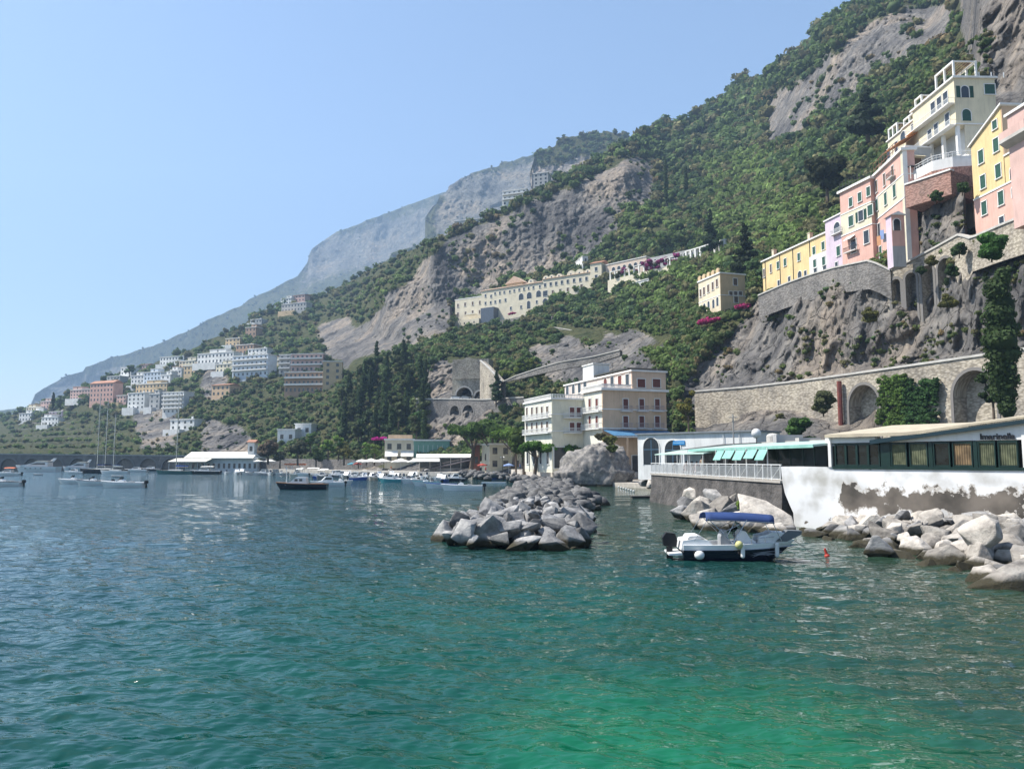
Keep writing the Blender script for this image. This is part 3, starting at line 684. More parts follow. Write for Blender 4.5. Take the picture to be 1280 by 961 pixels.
class Bld:
    def __init__(s, name, label, cat, pxc, pyc, D, pybase=None, pxl=None, pyl=None, ang=None, pxr=None, L=None, W=None, zb=None, group=None):
        c = P(pxc, pyc, D); s.zt = c.z; s.c = c
        if pyl is not None:
            Dl = Dz(pyl, c.z); pl = P(pxl, pyl, Dl); d = Vector((pl.x - c.x, pl.y - c.y)); s.L = d.length; d.normalize(); s.dy = d; s.dx = Vector((d.y, -d.x))
        else:
            a = R(ang); s.dx = Vector((math.cos(a), math.sin(a))); s.dy = Vector((-s.dx.y, s.dx.x))
            s.L = L if L else hit(pxl, c, s.dy, c.z)
        s.W = W if W else (hit(pxr, c, s.dx, c.z) if pxr else 10)
        s.ang = math.atan2(s.dx.y, s.dx.x)
        s.z0 = zb if zb is not None else (zat(pybase, D) if pybase is not None else 0)
        s.root = empty(name, (c.x, c.y, s.z0), s.ang, label, cat, group); s.H = s.zt - s.z0
    def block(s, name, m, x0, x1, y0, y1, z0, z1, parent=None):
        return MB().box(x0, x1, y0, y1, z0, z1).build(name, m, parent or s.root)
    def band(s, z, h=0.25, out=0.2, name='cornice', m=None, x0=0, x1=None, y0=0, y1=None):
        x1 = s.W if x1 is None else x1; y1 = s.L if y1 is None else y1
        b = MB(); b.box(x0 - out, x1 + out, y0 - out, y0 - 0.003, z, z + h); b.box(x0 - out, x0 - 0.003, y0, y1 + out, z, z + h); 
        b.box(x1 + 0.003, x1 + out, y0, y1 + out, z, z + h)
        return b.build(name, m or TRIM, s.root)
    def uv(s, face, px, py, off=0.0):
        """local (along, z) of a pixel on face 'F' (y=off) or 'L' (x=off)"""
        o = Vector((0, 0, H)); q = P(px, py, 100.0) - o
        n = s.dy if face == 'F' else s.dx
        n3 = Vector((n.x, n.y, 0)); c0 = Vector((s.c.x, s.c.y, 0)) + n3 * off
        t = (c0 - o).dot(n3) / q.dot(n3); w_ = o + q * t; r = w_ - Vector((s.c.x, s.c.y, 0))
        a = s.dx if face == 'F' else s.dy
        return r.x * a.x + r.y * a.y, w_.z - s.z0
    def win(s, face, px, py, w, h, style='dark', off=0.0, simple=False, mid=True, name='window'):
        a, z = s.uv(face, px, py, off)
        if mid: z -= h / 2
        if face == 'F': return winput(s.root, 'F', a, off - 0.001, z, w, h, style, simple, name)
        return winput(s.root, 'L', off - 0.001, a, z, w, h, style, simple, name)
    def balcony(s, face, a0, a1, z, dep=0.9, off=0.0, m=None, step=0.18):
        m = m or RAILW
        b = MB(); r = MB()
        b.box(a0, a1, -dep, 0, z - 0.15, z)
        n = max(2, int((a1 - a0) / step))
        for i in range(n + 1):
            x = a0 + (a1 - a0) * i / n; r.box(x - 0.018, x + 0.018, -dep + 0.02, -dep + 0.05, z, z + 0.95)
        r.box(a0, a1, -dep, -dep + 0.07, z + 0.95, z + 1.02)
        for x in (a0, a1): r.box(x - 0.03, x + 0.03, -dep, 0, z + 0.95, z + 1.02); r.box(x - 0.02, x + 0.02, -dep / 2, -dep / 2 + 0.03, z, z + 0.95)
        if face == 'F': o = b.build('balcony', TRIM, s.root, (0, off, 0))
        else:
            for q in (b, r): q.v = [(v[1] , v[0], v[2]) for v in q.v]; q.f = [tuple(reversed(f)) for f in q.f]; q.uv = [list(reversed(u)) for u in q.uv]
            o = b.build('balcony', TRIM, s.root, (off, 0, 0))
        r.build('railing', m, o)
        return o

# ---- seaside hotel -------------------------------------------------------
h = Bld('seaside_hotel', 'cream and peach hotel with red shutters behind the big round boulder', 'hotel', 753, 487.5, 150, pxl=729, ang=20, pxr=832.5, zb=2.0)
Lm = h.L; W = h.W; zt = h.H
xa = h.uv('F', 790, 475)[0]; z_at = h.uv('F', 831, 466)[1]
hh = hit(706, Vector((h.c.x, h.c.y)) + h.dx * xa, h.dy, h.z0 + z_at)
h.block('wall', paint('hotel_peach', (0.66, 0.48, 0.33)), 0, W, 0, Lm, 0, zt)
h.block('left_wall', paint('hotel_cream', (0.70, 0.68, 0.58)), -0.02, -0.001, 0.3, Lm, 0.5, zt - 0.2)
h.block('rear_wall', PA['cream'], xa, W, Lm + 0.003, hh, 0, zt + 0.2)
at_ = h.block('attic', paint('hotel_attic', (0.66, 0.50, 0.38)), xa, W, 0.003, hh, zt, z_at)
h.block('attic_wall', paint('hotel_pink', (0.72, 0.62, 0.56)), xa - 0.03, xa - 0.001, 0.3, hh, zt + 0.3, z_at - 0.1)
h.band(zt, 0.45, 0.45); h.band(z_at, 0.35, 0.3, x0=xa, y1=hh, name='attic_cornice')
z1 = h.uv('F', 760, 512)[1]; z2 = h.uv('F', 760, 536)[1]
h.band(z1, 0.22, 0.12, 'string_course'); h.band(z2, 0.25, 0.15, 'string_course')
b = MB(); n = 26
for i in range(n):
    y = Lm * i / n; b.box(-0.3, -0.15, y, y + 0.12, zt + 0.45, zt + 1.1)
b.box(-0.34, -0.1, 0, Lm, zt + 1.1, zt + 1.25); b.build('parapet', TRIM, h.root)
b = MB().box(-0.3, xa, -0.3, -0.15, zt + 1.1, zt + 1.25)
for i in range(30): b.box(-0.3 + (xa) * i / 30, -0.2 + xa * i / 30, -0.3, -0.18, zt + 0.45, zt + 1.1)
b.build('parapet', TRIM, h.root)
for py in (505.5, 527):
    for px in (782, 802, 821.5):
        h.win('F', px, py, 1.1, 2.2, 'red')
        a, z = h.uv('F', px, py + 8.2); h.balcony('F', a - 1.2, a + 1.2, z, 0.8, m=mat('rail_rose', (0.5, 0.4, 0.38)))
    for px in (737.5, 746.3): h.win('L', px, py, 1.1, 2.3, 'red')
    a0, z = h.uv('L', 752, py + 8.2); a1 = Lm; h.balcony('L', 0.2, a1 - 0.2, z, 0.8)
for px in (801.5, 820.5): h.win('F', px, 479, 1.75, 1.7, 'red')
for px, py, st in ((709.5, 487.5, 'arch'), (717, 486, 'arch'), (724.5, 485, 'dark'), (731.5, 483, 'dark'), (757, 479, 'archred'), (765.5, 477.5, 'dark'), (775, 476, 'red'), (784.5, 474.5, 'dark')):
    h.win('L', px, py, 1.5, 2.2, st, off=xa)
# wing
xw = h.uv('F', 690, 500, off=Lm)[0]; zw = h.uv('F', 690, 499, off=Lm)[1]
pw = Vector((h.c.x, h.c.y)) + h.dy * Lm + h.dx * xw; Lw = hit(656, pw, h.dy, h.z0 + zw)
h.block('wing', paint('hotel_wing', (0.70, 0.66, 0.52)), xw, 0, Lm + 0.01, Lm + Lw, 0, zw)
h.block('wing_side', paint('hotel_cream', (0.70, 0.68, 0.58)), xw - 0.02, xw - 0.001, Lm + 0.3, Lm + Lw, 0.5, zw - 0.1)
h.band(zw, 0.35, 0.35, 'wing_cornice', x0=xw, x1=0, y0=Lm, y1=Lm + Lw)
b = MB(); n = 40
for i in range(n):
    y = Lm + Lw * i / n; b.box(xw - 0.25, xw - 0.1, y, y + 0.13, zw + 0.35, zw + 0.95)
for i in range(20): b.box(xw * (1 - i / 20), xw * (1 - i / 20) + 0.12, Lm - 0.22, Lm - 0.1, zw + 0.35, zw + 0.95)
b.box(xw - 0.3, xw - 0.05, Lm, Lm + Lw, zw + 0.95, zw + 1.1); b.box(xw, 0, Lm - 0.27, Lm - 0.05, zw + 0.95, zw + 1.1)
b.build('parapet', TRIM, h.root)
for z in (h.uv('L', 670, 521, off=xw)[1], h.uv('L', 670, 541, off=xw)[1]):
    h.band(z, 0.2, 0.12, 'string_course', x0=xw, x1=-0.1, y0=Lm, y1=Lm + Lw)
for py in (515.5, 534.5):
    for i, px in enumerate((659, 665.3, 671.3, 677.7, 684.3)): h.win('L', px, py - i * 0.3 + 0.6, 1.05, 2.3, 'brown', off=xw)
    z = h.uv('L', 684, py + 6.5, off=xw)[1]; h.balcony('L', Lm + 0.4, Lm + Lw - 0.3, z, 0.8, off=xw)
    for px in (715, 723.5): h.win('F', px, py - 0.5, 1.05, 1.9, 'red', off=Lm)
    z = h.uv('F', 715, py + 6.5, off=Lm)[1]; h.balcony('F', -4.6, -0.8, z, 0.8, off=Lm)
for i, px in enumerate((660, 668, 676, 685)): h.win('L', px, 569, 1.3, 3.6, 'dark', off=xw, name='shop_window')
h.win('F', 700, 572, 2.6, 4.2, 'dark', off=Lm, name='doorway')
# roof room and canopy
a, z = h.uv('L', 728, 470, off=xa)
pb = MB().box(xa + 0.3, xa + 4.2, hh - 15, hh - 9.5, z_at, z_at + 3.6).build('roof_room', PA['white'], h.root)
MB().box(xa + 0.1, xa + 4.4, hh - 15.2, hh - 9.3, z_at + 3.6, z_at + 3.85).build('roof_room_coping', TRIM, pb)
MB().box(xa + 0.3, W - 0.4, 2.5, hh - 15.3, z_at + 0.8, z_at + 1.1).box(xa + 0.5, xa + 0.7, 3, 3.2, z_at, z_at + 0.8).box(xa + 0.5, xa + 0.7, hh - 16, hh - 15.8, z_at, z_at + 0.8).build('roof_canopy', mat('dark_canopy', (0.06, 0.065, 0.06), 0.8), h.root)

# ---- arched white boathouse ------
bh = Bld('boathouse', 'long low white building with two dark arched doors and a blue sign', 'building', 945, 539.3, 106, pxl=797, pyl=543.5, W=7, zb=1.5)
Lb = bh.L
bh.block('wall', PA['white'], 0, 7, 0, Lb, 0, bh.H)
bh.block('roof_edge', mat('roof_edge_grey', (0.22, 0.24, 0.26), 0.6), -0.35, 7.2, -0.2, Lb + 0.3, bh.H, bh.H + 0.22)
def archdoor(px, pyc, w, hgt):
    a, z = bh.uv('L', px, pyc); fr, pn, _ = winmesh(w, hgt, 'archdoor'); pn.materials.clear(); pn.materials.append(mat('door_dark', (0.018, 0.024, 0.03), 0.35))
    o = link('arched_door', fr, bh.root, (-0.001, a, z), (0, 0, ROT['L'])); link('pane', pn, o)
    MB().box(-0.04, 0.04, -0.06, -0.03, 0, hgt - 0.3).box(-w / 2, w / 2, -0.06, -0.03, hgt * 0.55, hgt * 0.55 + 0.08).build('glazing_bar', mat('blue_bar', (0.1, 0.2, 0.3)), o)
archdoor(814.5, 580.5, 2.9, 4.1); archdoor(841.5, 578.5, 2.8, 3.4)
a, z = bh.uv('L', 849, 556)
sg = MB().box(-0.12, -0.02, a - 1.0, a + 1.0, z, z + 0.62).build('sign', mat('sign_blue', (0.03, 0.25, 0.55), 0.4, (0.02, 0.2, 0.48)), bh.root)
bc = MB()
for i, y in enumerate(np.linspace(a - 0.8, a + 0.8, 9)): bc.box(-0.135, -0.12, y - 0.05, y + 0.05, z + 0.24 , z + 0.40)
bc.build('lettering', mat('sign_pale', (0.45, 0.7, 0.85)), sg)
for px in (905, 925): 
    a, z = bh.uv('L', px, 556); MB().tube((-0.15, a, -1), (-0.15, a, bh.H), 0.06).build('drain_pipe', RAILW, bh.root)
zc_ = h.uv('F', 760, 537)[1]
aw = MB(); n_ = 8
for i in range(n_):
    x0_ = W * i / n_ + 0.04; x1_ = W * (i + 1) / n_ - 0.04
    MB().prism([(-4.6, zc_ - 1.3), (-4.6, zc_ - 1.22), (-0.02, zc_ - 0.02), (-0.02, zc_ - 0.1)], 'x', x0_, x1_).build('blue_awning', mat('canopy_blue', (0.07, 0.19, 0.33), 0.6, (0.055, 0.15, 0.27), scale=1), h.root)
for i in range(6): x_ = W * i / 5 * 0.98; MB().box(x_, x_ + 0.28, -4.6, -4.3, 0, zc_ - 1.35).build('post', PA['peach'], h.root)
MB().box(0, W, -4.62, -4.5, zc_ - 1.6, zc_ - 1.33).build('awning_beam', RAILW, h.root)
for q in range(5): winput(h.root, 'F', W * (0.1 + 0.2 * q), -0.003, 0.2, 1.7, 3.2, 'dark')

# ---- convent hotel ---------------------------------------------------------
cw = Bld('convent_hotel', 'very long cream convent with rows of small windows under the cliff', 'hotel', 740, 340.3, 414, pxl=602, pyl=361.5, W=14, zb=70)
Lc = cw.L; zb_ = cw.z0
def cu(px, py): return cw.uv('L', px, py)
yA = cu(678, 350)[0]; yB = cu(602, 364)[0]; yC = cu(568.5, 376)[0]
zU = cw.H; zM = cu(640, 358.5)[1]; zL = cu(568.6, 375.5)[1]
zb1 = cu(600, 402)[1] - 3; zbb = cu(568, 407)[1] - 4
MB().box(0, 14, 0, yA, zb1, zU).build('upper_wall', PA['conv'], cw.root)
MB().box(0, 15, yA + 0.01, yB, zb1, zM).build('middle_wall', PA['conv'], cw.root)
MB().box(0.3, 14, yB + 0.01, yC, zbb, zL).build('lower_wall', PA['conv'], cw.root)
MB().prism([(-0.5, zM), (-0.5, zM + 0.35), (7, zM + 2.6), (15.4, zM + 0.2), (15.4, zM)], 'y', yA + 0.02, yB + 0.4).build('roof', mat('convent_roof', (0.62, 0.44, 0.32), 0.9, (0.5, 0.36, 0.27), scale=1.2), cw.root)
MB().prism([(-0.5, zU), (-0.5, zU + 0.3), (7, zU + 1.8), (14.4, zU + 0.2), (14.4, zU)], 'y', -0.3, yA - 0.02).build('roof', mat('convent_roof', ()), cw.root)
MB().box(0.2, 14.2, yB, yC + 0.3, zL, zL + 0.5).build('coping', TRIM, cw.root)
yT0 = cu(753, 340)[0]; zT = cu(745, 329.5)[1]
tw = MB().box(-1.0, 8, yT0, yT0 + (0.5 - yT0), zb1 + 6, zT).build('tower', PA['conv'], cw.root)
MB().prism([(-1.5, zT), (3.5, zT + 2.0), (8.5, zT)], 'y', yT0 - 0.5, 1.0).build('tower_roof', TILE, tw)
def cwin(lst, w, hh_, style, ox=560, oy=320, sc=6.4, off=0.0):
    for x, y in lst: cw.win('L', ox + x / sc, oy + y / sc, w, hh_, style, off=off)
cwin([(377,300),(415,295),(450,290),(495,285),(530,278),(570,270),(608,264),(645,257),(683,252),(735,245)], 1.1, 1.6, 'dark')
cwin([(300,378),(342,373),(378,367),(415,360),(503,418),(585,408),(710,367),(345,322),(300,318),(460,352)], 1.2, 1.8, 'dark')
cwin([(777,232),(822,225),(865,220),(911,211),(958,204),(1008,196),(1058,190),(1108,181)], 1.5, 2.1, 'dark')
cwin([(838,290),(898,280),(958,270),(1012,250),(1068,243)], 1.4, 2.3, 'brown')
cwin([(585,325),(650,315),(725,302),(778,365),(838,352)], 3.2, 3.8, 'arch'); cwin([(645,390)], 2.2, 4.6, 'arch'); cwin([(778,300)], 3.0, 3.2, 'dark')
cwin([(80,397),(137,387),(197,380),(255,373),(80,465),(140,460),(197,450),(253,447)], 1.3, 2.2, 'brown', off=0.3)
cwin([(1185,105),(1185,167)], 1.6, 2.2, 'dark', off=-1.0)
for x, y, kind in ((778,168,0),(825,160,0),(885,153,0),(980,128,1),(1048,122,1),(1115,112,0),(660,205,0)):
    a, z = cu(560 + x / 6.4, 320 + y / 6.4); r = 1.9 if kind == 0 else 2.6
    pts = [(-r, 0)] + [(-r * math.cos(math.pi * i / 8), 1.0 * r * math.sin(math.pi * i / 8) + 0.6) for i in range(9)] + [(r, 0)]
    d = MB(); d.prism([(a + p, zU - 0.2 + q if x > 700 else zM + 0.6 + q) for p, q in pts], 'x', 0.4, 4.5); dd = d.build('dormer', PA['conv'], cw.root)
    winput(dd, 'L', 0.395, a, (zU if x > 700 else zM + 0.8) + 0.5, 0.9, 0.9, 'arch')
a, z = cu(640.5, 354); lr = MB().box(2, 9, a - 5.5, a + 5.5, zM, z + 0.4).build('roof_house', PA['sand'], cw.root)
MB().prism([(a - 6.5, z + 0.4), (a, z + 4.6), (a + 6.5, z + 0.4)], 'x', 1.5, 9.5).build('roof', mat('convent_roof', ()), lr)
a0, z0_ = cu(607, 402); a1, _ = cu(623, 400); gz = cu(612, 386.5)[1]
gb = MB().box(-5, -0.01, a1, a0, z0_ - 3, gz).build('glass_box', mat('dark_cladding', (0.10, 0.12, 0.15), 0.35), cw.root)
a0, z0_ = cu(606, 399.5); a1, _ = cu(580, 402)
tw_ = MB().box(-6, 0.29, a0, a1, z0_ - 9, z0_).build('terrace', PA['conv'], cw.root)
for px in (588, 594, 600): winput(tw_, 'L', -6.002, cu(px, 403)[0] , z0_ - 2.6, 0.9, 1.1, 'dark', True)
a, z = cu(592, 394.5); MB().prism([(a - 4.5, z), (a, z + 1.2), (a + 4.5, z)], 'x', -4, -1).build('awning', mat('awning_cream', (0.7, 0.66, 0.55)), cw.root)

# ---- east wing of the convent, pergola with bougainvillea -----------------
ew = Bld('convent_annex', 'low peach terrace building behind the purple bougainvillea pergola', 'building', 869, 307.5, 372, pxl=757, pyl=332, W=8, zb=88)
ew.block('wall', paint('annex', (0.64, 0.52, 0.42)), 0, 8, ew.uv('L', 808, 320)[0], ew.L, -4, ew.H); 
ew.block('grey_wall', PA['grey'], 2, 8, 0, ew.uv('L', 808, 320)[0] - 0.01, -4, ew.H - 0.5); ew.block('coping', TRIM, -0.3, 8.2, ew.uv('L', 808, 320)[0], ew.L + 0.3, ew.H, ew.H + 0.4)
for i in range(14):
    y = ew.L * (0.06 + 0.065 * i)
    winput(ew.root, 'L', -0.002 if y > ew.uv('L', 808, 320)[0] else 1.998, y, ew.H - 4.4, 2.2, 2.6, 'arch')
pg = Bld('bougainvillea_pergola', 'white post pergola smothered in purple bougainvillea beside the convent', 'pergola', 851, 318, 352, pxl=763, pyl=340, W=4, zb=80)
for i in range(15):
    y = pg.L * i / 14; MB().box(-0.3, 0.3, y - 0.3, y + 0.3, pg.H - 7.5, pg.H - 0.3).build('post', TRIM, pg.root)
MB().box(-0.35, 0.35, -0.5, pg.L + 0.5, pg.H - 0.3, pg.H).box(3.4, 4, -0.5, pg.L + 0.5, pg.H - 0.3, pg.H).build('beam', TRIM, pg.root)
MB().box(-1.0, 5, -1, pg.L + 1, pg.H - 12, pg.H - 4.4).build('base_wall', PA['conv'], pg.root)
g_ = np.random.default_rng(5); nC = 46; yy_ = g_.uniform(0, pg.L, nC); zz_ = pg.H - 0.2 - g_.uniform(0, 4, nC) * (g_.random(nC) < 0.75); q_ = g_.random(nC) < np.where(yy_ < pg.L * 0.45, 1, 0.35); 
Cc = np.stack([g_.uniform(-1.6, 1.5, nC), yy_, zz_], -1)[q_]
cc = np.where((g_.random(len(Cc)) < 0.75)[:, None], np.array([0.30, 0.035, 0.17]), np.array([0.07, 0.09, 0.03]))
foliage_obj('bougainvillea', Cc, g_.uniform(1.2, 2.3, len(Cc)), cc, parent=pg.root, K=90, seed=8)
lw = Bld('garden_wall', 'white stepped garden wall below the purple pergola', 'wall', 837.5, 341.5, 338, pxl=789, pyl=354.5, W=3, zb=70)
lw.block('wall', PA['white'], 0, 1.2, 0, lw.L, lw.H - 5.0, lw.H); lw.block('yellow_base', paint('ochre', (0.6, 0.42, 0.08)), -0.3, 1.0, 0, lw.L, lw.H - 7.2, lw.H - 5.01); lw.block('coping', TRIM, -0.3, 1.5, -0.2, lw.L + 0.2, lw.H, lw.H + 0.3)
cl = Bld('colonnade', 'row of white garden columns climbing the green slope', 'colonnade', 906, 299, 330, pxl=858, pyl=314, W=3, zb=80)
for i in range(9):
    y = cl.L * i / 8; c_ = MB(); c_.box(-0.45, 0.45, y - 0.45, y + 0.45, cl.H - 5.5, cl.H - 0.5); c_.build('column', TRIM, cl.root)
cl.block('beam', TRIM, -0.5, 0.5, -0.6, cl.L + 0.6, cl.H - 0.5, cl.H)
sm = Bld('garden_house', 'small white flat roofed house above the convent roof', 'house', 728, 320.5, 440, pxl=712, ang=12, pxr=735, zb=95)
sm.block('wall', PA['white'], 0, sm.W, 0, sm.L, -4, sm.H); sm.win('L', 717, 325, 1.2, 1.8); sm.win('L', 724, 324.5, 1.2, 1.8); sm.win('F', 732, 325, 1.2, 1.8); sm.band(sm.H, 0.3)

# ---- peach villa ------------------------------------------------------------
pv = Bld('peach_villa', 'two storey apricot villa standing alone above the cliff edge', 'house', 900, 342, 215, pybase=394, pxl=873, pyl=353.5, pxr=931)
pv.block('wall', PA['sand'], 0, pv.W, 0, pv.L, -6, pv.H); pv.block('sunlit_wall', paint('villa_sunlit', (0.70, 0.60, 0.44)), -0.03, -0.001, 0.1, pv.L, -6, pv.H)  # sunlight on the left face is put into its colour, paler than the front
pv.band(pv.H, 0.4, 0.3); pv.band(pv.H * 0.48, 0.2, 0.1, 'string_course')
for i in range(5): y = pv.L * (0.06 + 0.21 * i); MB().box(0, 0.5, y, y + 1.5, pv.H + 0.4, pv.H + 1.5).prism([(y - 0.1, pv.H + 1.5), (y + 0.75, pv.H + 2.0), (y + 1.6, pv.H + 1.5)], 'x', 0, 0.5).build('merlon', PA['sand'], pv.root)
for px, py in ((876, 366.5), (880.3, 364), (885.5, 360.8), (891.2, 357.7), (896.4, 353.9)): pv.win('L', px, py, 1.1, 2.3, 'brown')
for px, py in ((876.5, 387), (880.7, 384.8), (886, 382), (892, 379.7), (897, 377)): pv.win('L', px, py, 1.1, 2.6, 'arch')
pv.win('F', 919, 352.5, 1.3, 2.0, 'brown'); 
for px in (913.5, 919.5, 925.5): pv.win('F', px, 366.8, 1.1, 1.1, 'brown')
pv.win('F', 920, 374.5, 1.3, 1.8, 'brown')
MB().box(-2.5, pv.W + 10, -2.5, pv.L + 1, -14, -0.4).build('terrace_base', stone_mat('pale_stone', (0.55, 0.52, 0.46), (0.45, 0.42, 0.38), (0.32, 0.3, 0.28)), pv.root)

# ---- row of houses above the right cliff ------------------------------------
def lwin(bd, lst, w, h_, style, off=0.0, ox=0, oy=0, sc=1.0, face='L', **k):
    for x, y in lst: bd.win(face, ox + x / sc, oy + y / sc, w, h_, style, off=off, **k)
yh = Bld('yellow_terrace_house', 'long ochre yellow house on top of the stone wall', 'house', 1035, 290.5, 174.5, pxl=953, pyl=328, W=9, zb=42)
yh.block('wall', PA['yellow'], 0, 9, 0, yh.L, 0, yh.H); yh.band(yh.H, 0.35, 0.35)
MB().prism([(-0.3, yh.H + 0.36), (4.5, yh.H + 2.2), (9.3, yh.H + 0.36)], 'y', -0.2, yh.L + 0.2).build('roof', TILE, yh.root)
lwin(yh, [(175,810),(222,790),(314,755),(415,713),(476,680)], 1.1, 1.9, 'gshut', ox=940, oy=180, sc=5.34)
lwin(yh, [(127,832),(82,862)], 0.8, 2.2, 'brown', ox=940, oy=180, sc=5.34)
lwin(yh, [(320,880)], 1.5, 2.4, 'arch', ox=940, oy=180, sc=5.34); lwin(yh, [(358,866),(250,905),(180,930)], 1.0, 1.5, 'dark', ox=940, oy=180, sc=5.34)
ya = yh.uv('L', 1014, 330)[0]
zt_ = yh.uv('L', 1014, 322)[1]; wa = MB().box(-0.5, -0.01, 0, ya, yh.uv('L', 1025, 341)[1], zt_).build('white_front', PA['white'], yh.root)
lwin(yh, [(420,800),(480,782)], 1.1, 2.0, 'gshut', off=-0.5, ox=940, oy=180, sc=5.34); lwin(yh, [(425,850),(487,835)], 1.2, 1.7, 'dark', off=-0.5, ox=940, oy=180, sc=5.34)
for px in (957, 975.5, 992, 1013.5):
    a, _ = yh.uv('L', px, 340); MB().tube((-0.1, a, 4), (-0.1, a, yh.H), 0.08).build('drain_pipe', IRON, yh.root)

lh = Bld('lilac_house', 'narrow pale lilac house with an arched loggia between yellow and pink', 'house', 1055, 267.5, 168.5, pxl=1034, pyl=278, W=0.6, zb=40)
lh.block('wall', PA['lilac'], -0.6, 0.6, 0, lh.L, 0, lh.H); lh.band(lh.H, 0.3, 0.3, x0=-0.6)
lwin(lh, [(568,560)], 2.2, 2.6, 'arch', off=-0.6, ox=940, oy=180, sc=5.34); lwin(lh, [(578,715)], 1.3, 2.2, 'gshut', off=-0.6, ox=940, oy=180, sc=5.34); lwin(lh, [(566,812)], 1.0, 1.6, 'dark', off=-0.6, ox=940, oy=180, sc=5.34)
a, z = lh.uv('L', 1048, 292, off=-0.6); lh.balcony('L', a - 1.9, a + 1.9, z, 0.9, off=-0.6)

pk = Bld('pink_apartment_house', 'tall pink house with cream band and dark green shutters', 'house', 1090, 224, 159, pxl=1052, pyl=242.7, W=0.6, zb=38)
pk.block('wall', PA['pink'], -0.5, 0.6, 0, pk.L, 0, pk.H); 
zc0 = pk.uv('L', 1065, 292)[1]; zc1 = pk.uv('L', 1065, 265)[1]
pk.block('cream_band', PA['cream'], -0.53, -0.501, 0.0, pk.L, zc0, zc1)
for z in (zc0, zc1): pk.band(z, 0.22, 0.12, 'string_course', x0=-0.5)
pk.band(pk.H, 0.5, 0.45, x0=-0.5)
lwin(pk, [(660,390),(720,355),(778,318)], 1.1, 2.0, 'gshut', off=-0.53, ox=940, oy=180, sc=5.34)
lwin(pk, [(662,515),(790,443)], 1.5, 2.3, 'gshut', off=-0.53, ox=940, oy=180, sc=5.34); lwin(pk, [(728,480)], 1.5, 2.3, 'dark_g_open', off=-0.53, ox=940, oy=180, sc=5.34)
lwin(pk, [(765,622)], 1.5, 2.8, 'dark', off=-0.53, ox=940, oy=180, sc=5.34); lwin(pk, [(680,682)], 1.6, 3.0, 'dark', off=-0.53, ox=940, oy=180, sc=5.34)
a, z = pk.uv('L', 1066, 314, off=-0.5); pk.balcony('L', a - 1.8, a + 2.0, z, 0.9, off=-0.5, m=IRON)
a, z = pk.uv('L', 1064, 300, off=-0.5); MB().prism([(-0.5, z + 0.9), (-1.8, z - 0.1), (-0.5, z + 0.75)], 'y', a - 1.3, a + 1.3).build('awning', TRIM, pk.root)
rr = MB()
for i in range(11):
    y = pk.L * i / 10; rr.box(-0.4, -0.34, y - 0.03, y + 0.03, pk.H + 0.5, pk.H + 2.6)
rr.box(-0.4, -0.34, 0, pk.L, pk.H + 1.4, pk.H + 1.46).box(-0.4, -0.34, 0, pk.L, pk.H + 2.55, pk.H + 2.6); rr.build('terrace_railing', IRON, pk.root)
# near half of the pink row, turned edge on
p2 = Bld('pink_corner_house', 'pink house with pale quoins and narrow windows at the end of the row', 'house', 1128, 188.5, 145, pxl=1090.5, pyl=224, W=2.2, zb=38)
p2.block('wall', PA['pink'], 0, 2.2, 0, p2.L - 0.02, 0, p2.H)
zc0 = p2.uv('L', 1100, 272)[1]; zc1 = p2.uv('L', 1100, 244)[1]
p2.block('cream_band', PA['cream'], -0.03, -0.001, 0.0, p2.L - 0.03, zc0, zc1); p2.block('quoin', TRIM, -0.06, 0.8, -0.06, -0.001, 0, p2.H); p2.block('quoin', PA['cream'], -0.065, -0.002, 0, 0.9, 0, p2.H)
for z in (zc0, zc1): p2.band(z, 0.22, 0.12, 'string_course')
p2.band(p2.H, 0.5, 0.45)
lwin(p2, [(832,285),(885,240),(940,190)], 1.1, 2.6, 'brown', ox=940, oy=180, sc=5.34); lwin(p2, [(835,410),(893,368),(952,315)], 1.3, 2.6, 'gshut', off=-0.03, ox=940, oy=180, sc=5.34)
lwin(p2, [(850,575)], 1.2, 2.8, 'dark', ox=940, oy=180, sc=5.34); lwin(p2, [(860,725),(790,735)], 1.2, 2.6, 'gshut', ox=940, oy=180, sc=5.34)
a, z = p2.uv('L', 1116, 222); p2.balcony('L', a - 1.4, a + 1.4, z, 0.8, m=IRON)
rr = MB()
for i in range(9):
    y = p2.L * (0.25 + 0.75 * i / 8); rr.box(0.3, 0.38, y - 0.04, y + 0.04, p2.H + 0.5, p2.H + 3.4)
rr.box(0.3, 0.38, p2.L * 0.25, p2.L, p2.H + 3.3, p2.H + 3.4); rr.box(0.3, 0.38, p2.L * 0.25, p2.L, p2.H + 1.9, p2.H + 2.0); rr.build('terrace_frame', mat('rust_frame', (0.25, 0.13, 0.09), 0.8), p2.root)
MB().box(1.4, 1.5, p2.L * 0.3, p2.L, p2.H + 0.5, p2.H + 2.3).build('reed_screen', mat('reed', (0.27, 0.17, 0.11), 0.9, (0.2, 0.12, 0.08), scale=3), p2.root)
ch = Bld('gabled_annex', 'small pink annex with pointed arch window below the pink corner house', 'house', 1114, 269, 137, pxl=1107, pyl=273.5, pxr=1130, zb=39.5)
ch.W = min(ch.W, 7)
ch.block('wall', PA['grey'], 0, ch.W, 0, ch.L, 0, ch.H - 5.8); ch.block('pink_wall', PA['pink'], 0, ch.W, 0, ch.L, ch.H - 5.79, ch.H)
MB().prism([(-0.3, ch.H), (ch.W / 2, ch.H + 0.7), (ch.W + 0.3, ch.H)], 'y', -0.3, ch.L + 0.2).build('roof', TRIM, ch.root)
ch.win('F', 1121, 281, 1.2, 2.2, 'arch'); MB().box(-0.02, -0.001, 0.1, ch.L, 0, ch.H).build('side_wall', PA['lilac'], ch.root)
ll = ch.root
lau = MB()
cols_ = [mat('cloth_orange', (0.6, 0.3, 0.15)), mat('cloth_blue', (0.25, 0.35, 0.6)), TRIM]
